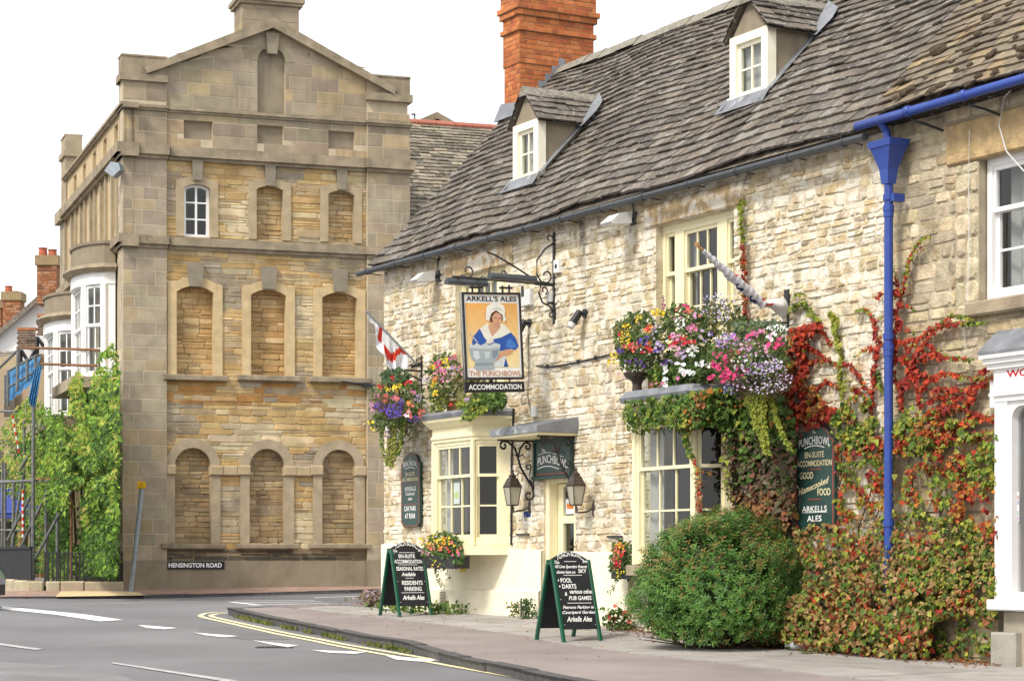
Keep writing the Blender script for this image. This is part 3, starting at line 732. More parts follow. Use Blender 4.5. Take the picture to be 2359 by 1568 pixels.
# ---- door hood on scrolled iron brackets
C0, C1, CO = 4.55, 5.82, .62
m = MB(); ov = [(C0, 3.30), (C1, 3.30)]
m.add([F(C0, 3.29, 0), F(C0, 3.29, CO), F(C1, 3.29, CO), F(C1, 3.29, 0), F(C0, 3.375, CO), F(C1, 3.375, CO), F(C0, 3.50, 0), F(C1, 3.50, 0)], [(0, 3, 2, 1), (1, 2, 5, 4), (4, 5, 7, 6), (0, 1, 4, 6), (2, 3, 7, 5)])
for i in range(1, 4):
    x = C0+(C1-C0)*i/4; m.tube([F(x, 3.33, CO+.004), F(x, 3.377, CO), F(x, 3.502, .0)], .012, 6)
hood = m.build('door_hood', M['lead'], inn)
m = MB(); m.box(F, C0+.03, C1-.03, 3.255, 3.288, 0, CO-.03); m.build('soffit_board', M['cream'], hood)
def spiral(fr, c, r0, r1, t0, t1, n=14):
    return [fr(c[0]+cos(t0+(t1-t0)*i/n)*(r0+(r1-r0)*i/n), c[1]+sin(t0+(t1-t0)*i/n)*(r0+(r1-r0)*i/n), 0) for i in range(n+1)]
def hood_bracket(a):
    B = Fr(F(a, 0, 0)[:2], N2, U2); m = MB()
    m.tube([B(.0, 3.24), B(.56, 3.24)], .012, 6); m.tube([B(.015, 3.24), B(.015, 2.50)], .012, 6)
    m.tube([B(.01, 2.52), B(.03, 2.62), B(.13, 2.76), B(.22, 2.90), B(.255, 3.02), B(.30, 3.14), B(.40, 3.22), B(.47, 3.23)]+spiral(B, (.47, 3.17), .06, .02, pi/2, -1.4*pi), .016, 7)
    m.tube([B(.25, 3.02), B(.22, 3.14), B(.16, 3.21)]+spiral(B, (.11, 3.165), .055, .018, pi*.4, 2.3*pi), .014, 7)
    m.tube([B(.02, 2.66), B(.07, 2.72), B(.075, 2.80), B(.06, 2.88)]+spiral(B, (.10, 2.89), .045, .016, pi, -.9*pi), .010, 6)
    m.tube(spiral(B, (.09, 2.52), .075, .022, pi, 2.9*pi), .014, 6)
    m.tube([B(.16, 2.80), B(.24, 2.82), B(.27, 2.77)], .009, 6); m.tube([B(.26, 3.03), B(.32, 3.06), B(.35, 3.02)], .009, 6); m.tube([B(.24, 3.03), B(.18, 3.06), B(.15, 3.01)], .009, 6)
    return m.build('scroll_bracket', M['iron'], hood)
hood_bracket(4.66); hood_bracket(5.72)
# ---- roof of stone slates
SL = 3.01/cos(PH)
Vr = (-N2[0]*cos(PH), -N2[1]*cos(PH), sin(PH)); Nr = (N2[0]*sin(PH), N2[1]*sin(PH), cos(PH))
U3 = (U2[0], U2[1], 0)
D1 = dict(a=(2.95, 3.68), c=-.587, z0=6.95, zw=7.77, zp=8.24); D2 = dict(a=(8.60, 9.38), c=-.77, z0=7.15, zw=7.95, zp=8.40)
D1['a'] = (F.px(1186, 400, -.587)[0], F.px(1241, 380, -.587)[0]); D2['a'] = (F.px(1686, 243, -.77)[0], F.px(1769, 218, -.77)[0])
def courses(e0, e1, L_):
    out = []; s = 0
    while s < L_-e1*.5:
        e = e0+(e1-e0)*s/L_; out.append(e); s += e
    return out
SLC = [(.148, .126, .102), (.13, .112, .092), (.115, .10, .084), (.165, .142, .12), (.15, .132, .114), (.10, .086, .074), (.18, .152, .122), (.215, .195, .172)]
def slc(a, b): return vary(rs.choice(SLC), .15, rs)
def in_dormer(a, b):
    c = .2-b*cos(PH)
    for D in (D1, D2):
        if D['a'][0]+.03 < a < D['a'][1]-.03 and roofz(c) > D['z0']+.03 and roofz(c) < D['zp']-.1 and c < D['c']-.02: return True
    return False
ro = F(0, ZE, .2)
sag = lambda x, y: -.05*sin(max(0, min(1, x/12.1))*pi)*min(1, y/2)-.03*sin(x*1.7+y)
m = MB(); slates(m, ro, U3, Vr, Nr, lambda b: (-.12, 12.12), courses(.205, .115, SL), (.14, .34), .028, slc, in_dormer, rng=rs, sag=sag)
rf = m.build('roof', M['slate'], inn)
m = MB(); m.add([va(F(-.08, ZE-.03, .2), (0, 0, 0)), F(12.12, ZE-.03, .2), F(12.12, roofz(-2.81)-.06, -2.81), F(-.08, roofz(-2.81)-.06, -2.81), F(-.08, ZE-.03, -5.82), F(12.12, ZE-.03, -5.82)], [(0, 1, 2, 3), (3, 2, 5, 4)], (.2, .165, .13))
m.add([F(-.08, ZE-.05, .2), F(12.1, ZE-.05, .2), F(12.1, ZE-.05, 0), F(-.08, ZE-.05, 0)], [(0, 3, 2, 1)], (.12, .1, .08))
m.build('roof_bed', M['slate'], rf)
def ridge_run(parent, fr, a0, a1, z, c, rng, mat='ridge', wd=.17, sagf=None, col=(.3, .28, .24)):
    m = MB(); a = a0
    while a < a1:
        l = min(rng.uniform(.38, .52), a1-a); dz = rng.uniform(-.012, .012)
        zz_ = z+dz+(sagf(a) if sagf else 0)
        sec = [(-wd, -.15), (-wd*.55, -.055), (0, .02), (wd*.55, -.055), (wd, -.15)]
        m.add([fr(a+.004, zz_+b, c+x) for x, b in sec]+[fr(a+l-.004, zz_+b+rng.uniform(-.006, .006), c+x) for x, b in sec], [(i, 5+i, 6+i, i+1) for i in range(4)]+[(0, 1, 2, 3, 4), (9, 8, 7, 6, 5)], vary(col, .1, rng))
        a += l
    return m.build('ridge_tiles', M[mat], parent)
ridge_run(rf, F, .55, 12.1, roofz(-2.81)+.07, -2.81, rs, sagf=lambda a: -.05*sin(max(0, min(1, a/12.1))*pi))
# ---- dormers
def dormer(D):
    a0, a1 = D['a']; c, z0, zw, zp = D['c'], D['z0'], D['zw'], D['zp']; am = (a0+a1)/2
    cb = lambda z: .2-(z-ZE)/RT                              # where the main roof reaches height z
    m = MB()
    m.add([F(a0, zw, c), F(a1, zw, c), F(am, zp-.06, c)], [(0, 1, 2)])
    m.add([F(a1, z0-.05, c), F(a1, zw, c), F(a1, zw, cb(zw)), F(a1, z0-.05, cb(z0))], [(0, 3, 2, 1)])
    m.add([F(a0, z0-.05, c), F(a0, zw, c), F(a0, zw, cb(zw)), F(a0, z0-.05, cb(z0))], [(0, 1, 2, 3)])
    d = m.build('dormer', M['render'], inn)
    f = MB(); g = MB()
    f.box(F, a0-.02, a0+.11, z0, zw, c-.10, c+.025); f.box(F, a1-.11, a1+.02, z0, zw, c-.10, c+.025); f.box(F, a0+.11, a1-.11, zw-.10, zw, c-.10, c+.022); f.box(F, a0-.04, a1+.04, z0-.05, z0+.07, c-.10, c+.05)
    glazing(f, g, F, a0+.11, a1-.11, z0+.07, zw-.10, c-.04, 2, 2, rail=.05)
    w_ = f.build('window_frame', M['creamwhite'], d); g.build('pane', M['glass'], w_)
    m = MB(); m.quad(F(a0+.1, z0, c-.12), F(a1-.1, z0, c-.12), F(a1-.1, zw, c-.12), F(a0+.1, zw, c-.12)); m.build('curtain', M['curtain'], d)
    # little slated roof
    hw = am-a0+.09; rise = zp-zw+.03; sl = sqrt(hw*hw+rise*rise)
    ca_, sa_ = hw/sl, rise/sl
    m = MB()
    for s in (1, -1):
        o = F(am+s*hw, zw-.03, c+.07); v = (-s*U2[0]*ca_, -s*U2[1]*ca_, sa_); n_ = (s*U2[0]*sa_, s*U2[1]*sa_, ca_); u = (-N2[0], -N2[1], 0)
        end = lambda b: c+.07-(.2-(zw-.03+b*sa_-ZE)/RT)
        slates(m, o, u, v, n_, lambda b: (0, end(b)+.05), courses(.13, .11, sl), (.16, .34), .02, slc, rng=rs)
        m.add([va(o, (0, 0, -.02)), va(F(am+s*hw, zw-.03, cb(zw)), (0, 0, -.02)), F(am, zp-.02, cb(zp)), F(am, zp-.02, c+.07)], [(0, 1, 2, 3) if s > 0 else (3, 2, 1, 0)], (.12, .1, .08))
    m.build('dormer_roof', M['slate'], d)
    m = MB(); a = 0
    L_ = c+.08-cb(zp)
    while a < L_:
        l = min(.4, L_-a); sec = [(-.13, -.11), (0, .035), (.13, -.11)]
        m.add([F(am+x, zp+b, c+.08-a) for x, b in sec]+[F(am+x, zp+b, c+.08-a-l+.01) for x, b in sec], [(0, 1, 4, 3), (1, 2, 5, 4), (0, 2, 1), (3, 4, 5)], (.3, .28, .24)); a += l
    m.build('ridge_tiles', M['ridge'], d)
    # lead dressed down the cheeks and under the sill
    m = MB()
    for s, e in ((1, a1), (-1, a0)):
        pts = [(c+.16, roofz(c+.16)), (c, roofz(c)), (cb(zw)+.02, zw-.02)]
        p0 = [F(e+s*.0, z+.10, cc) for cc, z in pts]; p1 = [F(e+s*.085, z+.075, cc) for cc, z in pts]
        m.add(p0+p1, [(0, 1, 4, 3), (1, 2, 5, 4)])
        q = [F(e+s*.01, zw-.12, cb(zw-.12)+.03), F(e+s*.15, zw-.12, cb(zw-.12)-.0), F(e+s*.19, zw+.10, cb(zw+.10)), F(e+s*.10, zw+.26, cb(zw+.26)), F(am+s*.08, zp, cb(zp)+.02)]
        m.add([va(p, vm(Nr, .075)) for p in q]+[va(F(e-s*.0, zw-.02, cb(zw)+.05), vm(Nr, .08))], [(0, 1, 2, 5), (5, 2, 3, 4)])
    b0_ = roofz(c+.2)
    m.add([F(a0-.1, roofz(c)+.08, c+.03), F(a1+.1, roofz(c)+.08, c+.03), F(a1+.14, roofz(c+.18)+.07, c+.18), F(a0-.14, roofz(c+.18)+.07, c+.18)], [(0, 3, 2, 1)])
    m.build('lead_flashing', M['lead'], d)
    return d
dormer(D1); dormer(D2)
# ---- chimney of orange brick astride the gable
K0, K1, KC0, KC1 = .0, .52, -2.06, -3.40
BR = [(.50, .165, .055), (.46, .14, .045), (.54, .19, .07), (.42, .12, .045), (.48, .17, .06), (.36, .11, .045)]
def bricks(mb, a0, a1, c0, c1, z0, z1):
    near = Fr(F(a1, 0, c0)[:2], (-N2[0], -N2[1]), U2); front = Fr(F(a0, 0, c0)[:2], U2, N2)
    far = Fr(F(a0, 0, c1)[:2], N2, (-U2[0], -U2[1]))
    cf = lambda a, b: vary(rk.choice(BR), .12, rk)
    for fr, l in ((near, c0-c1), (front, a1-a0), (far, c0-c1)):
        stones(mb, fr, 0, l, z0, z1, [], (.073, .076), (.105, .225), .009, .006, 0, cf, rough=False, rng=rk)
rk = random.Random(21)
mb = MB(); mk = MB()
def stack(z0, z1, g):
    bricks(mb, K0-g, K1+g, KC0+g, KC1-g, z0, z1)
    mk.box(F, K0-g, K1+g, z0, z1, KC1-g, KC0+g)
stack(8.3, 9.36, -.015); stack(9.36, 9.86, 0); stack(9.86, 9.935, .035); stack(9.935, 10.10, .0); stack(10.10, 10.19, .045); stack(10.19, 10.27, .075); stack(10.27, 10.55, .03)
ch = mb.build('chimney', M['brick'], inn); mk.build('mortar_core', M['brickm'], ch)
m = MB()
for i in range(6):                                             # stepped lead soakers
    r = KC0-.1-i*.12; zt = roofz(r)
    m.box(Fr(F(K1, 0, r)[:2], (-N2[0], -N2[1]), U2), 0, .12, zt+.02, zt+.24, .0, .012)
m.add([F(K0-.14, roofz(KC0)+.02, KC0+.10), F(K1+.12, roofz(KC0)+.02, KC0+.10), F(K1+.12, roofz(KC0)+.22, KC0+.012), F(K0-.06, roofz(KC0)+.30, KC0+.012)], [(0, 1, 2, 3)])
m.add([F(K0-.14, roofz(KC0)+.02, KC0+.10), F(K0-.06, roofz(KC0)+.30, KC0+.012), F(K0-.06, roofz(KC0)+.30, KC1)], [(0, 1, 2)])
m.build('lead_flashing', M['lead'], ch)
# ---- gutter
m = MB(); gl = [F(a, 6.05-.004*a, .245) for a in [-.42+12.45*i/20 for i in range(21)]]
m.tube(gl, .045, 8)
for i in range(13): m.tube([F(i*.98-.1, 6.05-.004*i, .245), F(i*.98-.06, 6.05-.004*i, .245)], .054, 8); m.tube([F(i*.98-.08, 6.02, .24), F(i*.98-.08, 6.0, .0)], .008, 5)
m.build('gutter', M['gutter'], inn)
# ================================================================ NEIGHBOUR WITH THE SHOPFRONT
NB = thing('shop_building', 'squared rubble stone building with white shopfront, white sash window and blue gutter', 'building', F(15, .6, 0))
NC = -.05
ns = random.Random(31)
NW = (F.px(2281, 365, -.2)[0], 15.35, F.px(2290, 690, -.05)[1]-.02, F.px(2281, 362, -.05)[1])
SHOP = (13.72, 17.5, .9, 3.75)
NP = [(.50, .41, .26), (.44, .35, .21), (.54, .46, .31), (.40, .33, .22), (.46, .39, .28), (.36, .30, .21), (.56, .48, .33)]
m = MB(); nh = [NW, SHOP]
q0 = NW[0]-.34
stones(m, F, 12.12, 18, .4, 6.2, nh+[(q0, NW[0], NW[2]-.2, NW[3]), (NW[0]-.45, 15.9, NW[3], NW[3]+.42)], (.09, .18), (.14, .40), .013, .017, .09, lambda a, b: vary(ns.choice(NP), .10, ns), c0=NC, rng=ns)
stones(m, F, q0, NW[0], NW[2]-.2, NW[3], [], (.19, .24), (.16, .34), .012, .026, .03, lambda a, b: vary((.54, .46, .32), .08, ns), c0=NC, rng=ns)
m.cbox(F, NW[0]-.45, 15.9, NW[3]+.004, NW[3]+.41, NC-.2, NC+.04, .015, (.46, .33, .17))
m.build('wall', M['rubble2'], NB)
m = MB(); backing(m, F, 12.1, 18, .3, 6.3, nh, NC, depth=.22); m.build('wall_bed', M['mortar2'], NB)
nw = sash(NB, F, NW[0]+.02, NW[1]-.02, NW[2]+.02, NW[3], NC-.13, 3, NW[2]+(NW[3]-NW[2])*.645, M['white'], rows=(1, 2), fw=.07, name='window')
room(nw, F, NW[0], NW[1], NW[2], NW[3], NC-.22, 1.6, .2); drape(nw, F, NW[0]+.1, NW[0]+.42, NW[2], NW[3], NC-.32, 8, .025)
m = MB(); m.cbox(F, NW[0]-.10, NW[1]+.1, NW[2]-.13, NW[2]+.018, NC-.15, NC+.11, .02); m.build('window_sill', M['moulding'], NB)
# roof
m = MB(); cn = courses(.145, .10, SL)
sl2 = [(.19, .155, .115), (.165, .135, .10), (.21, .17, .12), (.23, .19, .13), (.15, .12, .09), (.28, .21, .12)]
ro2 = F(0, ZE+.03, .235)
slates(m, ro2, U3, Vr, Nr, lambda b: (12.1, 19), cn, (.16, .34), .022, lambda a, b: vary(ns.choice(sl2), .14, ns), rng=ns, sag=lambda x, y: .06+.02*sin(x*2))
nr = m.build('roof', M['slate2'], NB)
m = MB(); m.add([F(12.14, ZE+.02, .235), F(19, ZE+.02, .235), F(19, roofz(-2.81)+.02, -2.81), F(12.14, roofz(-2.81)+.02, -2.81), F(12.14, ZE, -5.8), F(19, ZE, -5.8)], [(0, 1, 2, 3), (3, 2, 5, 4)], (.15, .12, .09))
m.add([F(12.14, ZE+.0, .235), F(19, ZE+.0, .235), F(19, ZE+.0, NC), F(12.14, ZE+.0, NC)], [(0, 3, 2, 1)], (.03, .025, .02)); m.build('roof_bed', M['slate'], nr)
m = MB()
for i in range(170):
    a, b = ns.uniform(12.2, 16.5), ns.uniform(.0, 3.4)**1.0
    if ns.random() < .35: b = ns.uniform(0, .5)
    s = ns.uniform(.02, .065)*(1.0 if ns.random() < .85 else 1.6)
    o = va(va(va(ro2, vm(U3, a)), vm(Vr, b)), vm(Nr, .10)); t = nrm(cross(Nr, U3)); n_ = 7; vv = []
    for k, (r, h) in enumerate(((1, -.2), (.85, .14), (.5, .30))):
        for j in range(n_):
            an = 2*pi*j/n_; rr_ = s*r*ns.uniform(.8, 1.2)
            vv.append(va(o, va(va(vm(U3, cos(an)*rr_*1.25), vm(t, sin(an)*rr_*.8)), vm(Nr, h*s))))
    vv.append(va(o, vm(Nr, s*.34)))
    m.add(vv, [(k*n_+j, k*n_+(j+1) % n_, (k+1)*n_+(j+1) % n_, (k+1)*n_+j) for k in range(2) for j in range(n_)]+[(2*n_+j, 2*n_+(j+1) % n_, 3*n_) for j in range(n_)])
tag(m.build('moss', M['moss'], nr, smooth=True), 'small brown cushions of moss', kind='stuff')
m = MB(); m.tube([F(a, 6.10+.002*a, .27) for a in (11.92, 13, 14, 15, 17, 19)], .046, 10)
for a in (12.75, 13.6, 14.5): m.tube([F(a-.03, 6.13, .27), F(a+.03, 6.13, .27)], .056, 10)
bgut = m.build('gutter', M['blue'], NB, smooth=True)
m = MB()
for a in (12.8, 13.65, 14.5): m.tube([F(a, 6.03, .27), F(a+.1, 5.98, .15), F(a+.14, 5.93, NC+.03)], .014, 5)
m.build('gutter_bracket', M['iron'], bgut)
ap, _ = F.px(2046, 700, .16)
m = MB(); PF = Fr(F(ap, 0, .16)[:2], U2, N2)
hz1 = F.px(2032, 329, .16)[1]; hz2 = F.px(2032, 420, .16)[1]
def hop(z0, z1, w0, w1, c0, c1):
    v = [PF(-w0, z0, -c0), PF(w0, z0, -c0), PF(w0, z0, c0), PF(-w0, z0, c0), PF(-w1, z1, -c1), PF(w1, z1, -c1), PF(w1, z1, c1), PF(-w1, z1, c1)]
    m.add(v, [(0, 3, 2, 1), (4, 5, 6, 7), (0, 1, 5, 4), (1, 2, 6, 5), (2, 3, 7, 6), (3, 0, 4, 7)])
hop(hz1-.07, hz1, .170, .185, .125, .135); hop(hz1-.17, hz1-.07, .115, .155, .09, .115); hop(hz1-.29, hz1-.17, .072, .115, .065, .09); hop(hz1-.44, hz1-.29, .052, .072, .052, .065)
m.build('rain_hopper', M['blue'], NB)
m = MB(); dz = wall_foot(ap)[2]
cz = [F.px(2046, y, .16)[1] for y in (455, 480, 775, 800, 1205)]
m.tube([PF(0, dz, 0), PF(0, hz1-.4, 0)], .046, 12)
for z in cz: m.tube([PF(0, z-.03, 0), PF(0, z+.03, 0)], .058, 12)
for z in (cz[1], cz[3]): m.tube([PF(0, z-.09, 0), PF(0, z-.03, 0)], .053, 12)
m.box(PF, .05, .11, cz[0]-.05, cz[0]+.03, -.12, .02)
m.tube([PF(0, hz1-.02, 0), PF(-.01, hz1+.10, .02), PF(-.02, hz1+.2, .10)], .04, 10)
m.build('drainpipe', M['blue'], NB, smooth=False)
# shopfront
m = MB(); s0 = F.px(2290, 1000, .14)[0]
zf = lambda y: F.px(2300, y, .14)[1]
m.box(F, s0, s0+.17, zf(1380), zf(905), -.1, .14); m.box(F, s0+.17, 17, zf(1380), zf(1362), -.1, .12)
m.cbox(F, s0-.07, 17, zf(1405), zf(1380), -.1, .19, .015); m.box(F, s0-.0, 17, zf(925), zf(850), -.1, .15)
for z0, z1, c in ((905, 912, .175), (850, 838, .19), (838, 826, .225), (826, 816, .26)): m.box(F, s0-c*.55+.05, 17, zf(z0), zf(z1), -.1, c)
m.box(F, s0-.16, s0-.0, zf(935), zf(866), -.1, .06)
# arched heads of the window lights
i0, i1 = s0+.17, s0+1.25; top = zf(925)
gz0 = zf(1362)
inn_ = arch(i0+.05, i1-.05, gz0, top-.22, 'seg', .14, 10)
rad = .13
pts = [(i0+.04, gz0), (i0+.04, top-.05-rad)]+[(i0+.04+rad-rad*cos(t*pi/2/6), top-.05-rad+rad*sin(t*pi/2/6)) for t in range(7)]+[(i1-.04-rad+rad*sin(t*pi/2/6), top-.05-rad+rad*cos(t*pi/2/6)) for t in range(7)]+[(i1-.04, gz0)]
out_ = [(i0, gz0)]+[(i0, top-.05)]*1+[(i0+.001*k, top) for k in range(7)]+[(i1-.001*(6-k), top) for k in range(7)]+[(i1, gz0)]
m.ring(F, pts, out_, .0, .115)
m.box(F, i1, i1+.12, gz0, top, -.1, .13)
j0, j1 = i1+.12, 16.83
pts2 = [(j0+.04, gz0), (j0+.04, top-.05-rad)]+[(j0+.04+rad-rad*cos(t*pi/2/6), top-.05-rad+rad*sin(t*pi/2/6)) for t in range(7)]+[(j1-.04-rad+rad*sin(t*pi/2/6), top-.05-rad+rad*cos(t*pi/2/6)) for t in range(7)]+[(j1-.04, gz0)]
out2 = [(j0, gz0), (j0, top-.05)]+[(j0+.001*k, top) for k in range(7)]+[(j1-.001*(6-k), top) for k in range(7)]+[(j1, gz0)]
m.ring(F, pts2, out2, .0, .115); m.box(F, j1, 17, zf(1380), zf(905), -.1, .14)
sf = m.build('shopfront', M['white'], NB)
m = MB(); m.quad(F(i0, gz0, .03), F(i1, gz0, .03), F(i1, top, .03), F(i0, top, .03)); m.quad(F(j0, gz0, .03), F(j1, gz0, .03), F(j1, top, .03), F(j0, top, .03)); m.build('shop_window', M['glass'], sf)
m = MB(); m.add([F(s0-.13, zf(816), .02), F(17, zf(816), .02), F(17, zf(816), .27), F(s0-.1, zf(816), .27), F(s0-.13, zf(757), .0), F(17, zf(757), .0), F(17, zf(810), .27), F(s0-.1, zf(810), .27)], [(0, 1, 2, 3), (3, 2, 6, 7), (7, 6, 5, 4), (0, 3, 7, 4)]); m.build('lead_roof', M['lead'], sf)
m = MB(); hh_ = zf(858)-zf(872)
write(m, F, 'WO', F.px(2342, 865, .155)[0], zf(872), zf(855)-zf(872), .30, c=.154, col=(.50, .01, .015), bold=.02); m.build('lettering', M['ink'], sf)
room(sf, F, s0, 17, gz0-.05, top+.1, -.02, 2.0, .0)
m = MB(); m.cbox(F, s0-.05, s0+.30, .3, zf(1455), -.05, .16, .02); m.c[-10:] = [(.33, .31, .27)]*10; m.box(F, s0+.05, 17, .3, zf(1408), -.05, .07, (.36, .32, .25)); m.build('stall_base', M['paleston'], sf, )
m = MB(); e0 = F.px(2339, 1150, .035)[0]; zt_ = F.px(2340, 1133, .035)[1]; zb_ = F.px(2340, 1200, .035)[1]
m.box(F, e0-.03, e0+.045, zb_, zt_, .032, .036, (.75, .75, .75))
for k, c in enumerate(((.35, .1, .08), (.08, .12, .4), (.75, .75, .75), (.02, .35, .2), (.35, .1, .35))): m.box(F, e0-.022, e0+.038, zt_-.03-k*.05-.04, zt_-.03-k*.05, .0362, .038, c)
tag(m.build('card_stickers', M['plain']), 'strip of small coloured payment stickers on the shop window glass', 'sticker')
m = MB(); rr = random.Random(4)
bz = gz0+.02
for k in range(3):
    q = F(s0+.45+k*.28, bz, -.35-.1*k); m.lathe(q, [(.02, 0), (.20, .02), (.23, .10), (.20, .2), (.12, .27), (.03, .30)], 12, (.42, .03, .045), 1.0+.2*k)
tag(m.build('red_bags', M['plain'], smooth=True), 'soft red bags heaped behind the shop window glass', 'bags')
# ================================================================ THE TALL STONE HOUSE ACROSS THE SIDE STREET
HB = thing('tall_stone_house', 'tall ochre stone house with bricked up arched windows, gable and end chimney', 'house', LF(3, 1.07, 0))
hs = random.Random(41)
lz = lambda y, x=283, c=0: LF.px(x, y, c)[1]
la = lambda x, y=800, c=0: LF.px(x, y, c)[0]
zb = 1.0; z_pl = lz(1290); z_b0, z_b1 = lz(568), lz(540); z_c0, z_c1 = lz(361), lz(330); z_s0, z_s1 = lz(250), lz(238); z_m0, z_m1 = lz(184), lz(168); z_top = lz(127)
aP0, aP1 = 0.0, la(384); aR0, aR1 = la(846, 600), la(944, 400)
WR = -.10                                                       # the windowed wall lies back from the piers
aM = la(628, 200); apex = LF.px(628, 66, 0)[1]+.02
gl0 = LF.px(335, 169, 0); gr0 = LF.px(908, 217, 0)
def gtop(a):
    return apex-(aM-a)*(apex-gl0[1])/(aM-gl0[0]) if a < aM else apex-(a-aM)*(apex-gr0[1])/(gr0[0]-aM)
ops = []
def px_op(x0, x1, yt, ys_, yb, kind, flat=False):
    a0, a1 = LF.px(x0, yb, WR)[0], LF.px(x1, yb, WR)[0]; xm = (x0+x1)/2
    zt_, zs_, zb2 = LF.px(xm, yt, WR)[1], LF.px(xm, ys_, WR)[1], LF.px(xm, yb, WR)[1]
    if kind == 'round': pts = arch(a0, a1, zb2, zt_-(a1-a0)/2)
    elif kind == 'seg': pts = arch(a0, a1, zb2, zs_, 'seg', zt_-zs_)
    else: pts = [(a0, zb2), (a0, zt_), (a1, zt_), (a1, zb2)]
    return pts
G0 = [px_op(402, 485, 1031, 1076, 1251, 'round'), px_op(574, 655, 1033, 1078, 1251, 'round'), px_op(741, 818, 1035, 1080, 1251, 'round')]
G1 = [px_op(406, 491, 659, 674, 864, 'seg'), px_op(577, 658, 667, 681, 865, 'seg'), px_op(741, 821, 674, 687, 869, 'seg')]
G2 = [px_op(423, 483, 425, 434, 546, 'seg'), px_op(590, 651, 429, 438, 553, 'seg'), px_op(755, 815, 440, 449, 559, 'seg')]
G3 = [px_op(423, 489, 279, 0, 322, 'flat'), px_op(592, 652, 290, 0, 333, 'flat'), px_op(756, 816, 303, 0, 345, 'flat')]
H_ = []
for g in G0+G1+G2: H_ += arch_holes(g)
OC = [(.50, .34, .145), (.52, .365, .165), (.48, .315, .13), (.54, .395, .19), (.45, .305, .14), (.51, .38, .20), (.47, .35, .20), (.44, .33, .19), (.56, .445, .255)]
GR = [(.345, .285, .21), (.36, .30, .22), (.33, .275, .205), (.375, .31, .22), (.38, .30, .19)]
GD = [(.30, .245, .175), (.32, .26, .18), (.285, .235, .17), (.335, .275, .19), (.40, .31, .185)]
m = MB(); hc = lambda pal, v=.1: (lambda a, b: vary(hs.choice(pal), v, hs))
zs0_, zs1_ = G0[0][0][1]-.11, G1[0][0][1]-.13
def ocol(a, b):
    """sooty stones under the lower sills, iron-stained ones under the upper, grey mended ones between"""
    under = any(g[0][0]-.28 < a < g[-1][0]+.28 for g in G0)
    if b < zs0_: return vary(hs.choice([(.13, .11, .085), (.17, .14, .10), (.11, .095, .075), (.22, .175, .115)] if under else [(.40, .32, .20), (.34, .27, .17)]), .15, hs)
    if zs1_-.45 < b < zs1_ and under and hs.random() < .6: return vary(hs.choice([(.40, .205, .065), (.36, .19, .065), (.43, .25, .095)]), .12, hs)
    n_ = sin(a*2.1+b*1.3)+sin(a*.9-b*2.7+1)
    if n_ > .95: return vary(hs.choice(GR+[(.40, .33, .22)]), .12, hs)
    if n_ < -1.2: return vary((.54, .45, .29), .12, hs)
    return vary(hs.choice(OC), .11, hs)
stones(m, LF, aP1, aR0, z_pl, z_c0, H_, (.05, .16), (.15, .85), .008, .012, .12, ocol, c0=WR, rng=hs)
m.build('rubble_wall', M['ochre'], HB)
m = MB(); backing(m, LF, aP1-.1, aR0+.1, zb, z_c0+.2, H_, WR); m.build('rubble_bed', M['omortar'], HB)
m = MB(); k = MB()
def pier(a0, a1, z0, z1, c, side=True):
    stones(m, LF, a0, a1, z0, z1, [], (.20, .34), (.28, .62), .012, .004, 0, hc(GR), c0=c, rough=False, rng=hs)
    k.box(LF, a0, a1, z0, z1, -.4, c)
for p0_, p1_, y0_, y1_, cc_ in ((aR0, aR1, z_pl, z_b0, 0), (aR0, aR1, z_b1, z_c0, -.01), (aP0, aP1, z_b1, z_c0, -.01), (aP0, aP1, z_pl, z_b0, 0)):
    m = MB(); k = MB(); pier(p0_, p1_, y0_, y1_, cc_)
    if p0_ == aP0: stones(m, LS, 0, .62, y0_, y1_, [], (.20, .34), (.28, .62), .012, .004, 0, hc([(.40, .34, .25), (.44, .37, .27)]), c0=0.0, rough=False, rng=hs)
    pp_ = m.build('corner_pier', M['ashlar'], HB); k.build('pier_core', M['amortar'], pp_)
m = MB(); k = MB()
m = MB(); k = MB()
stones(m, LF, aP0, aR1, z_c1, apex, [(G3[i][0][0], G3[i][-1][0], G3[i][0][1], G3[i][1][1]) for i in range(3)]+[(la(595, 200), la(659, 200), z_s1, LF.px(628, 113, 0)[1]), (aP0, aP1, z_c1, 99), (aR0, aR1, z_c1, 99), (0, 9, z_s0, z_s1)], (.24, .30), (.45, .95), .012, .004, 0, lambda a, b: vary(hs.choice(GD if b < z_s0 else GD+GR), .10, hs), c0=WR+.02, top=lambda a: gtop(a)+.02, rough=False, rng=hs)
for a0, a1 in ((aP0, aP1), (aR0, aR1)): stones(m, LF, a0, a1, z_c1, (z_m0 if a0 == aP0 else lz(217)), [(0, 9, z_s0, z_s1)], (.26, .34), (.5, .7), .016, .004, 0, hc(GD), c0=-.02, rough=False, rng=hs)
m.build('gable_wall', M['ashlar'], HB)
n3 = [(G3[i][0][0], G3[i][-1][0], G3[i][0][1], G3[i][1][1]) for i in range(3)]; nn = (la(595, 200), la(659, 200), z_s1, LF.px(628, 113, 0)[1])
backing(k, LF, aP0+.03, aR1-.03, z_c0, apex-.02, n3+[nn], WR+.018, top=lambda a: gtop(a)-.05, depth=.1)
k.poly([LF(aP1, z_c1, WR-.1), LF(aR0, z_c1, WR-.1), LF(aR0, gtop(aR0)+.06, WR-.1), LF(aM, apex+.06, WR-.1), LF(aP1, gtop(aP1)+.06, WR-.1)])
k.box(LF, aP0, aP1, z_c1, z_m0, -.4, -.022); k.box(LF, aR0, aR1, z_c1, lz(217), -.4, -.022); k.build('gable_bed', M['amortar'], HB)
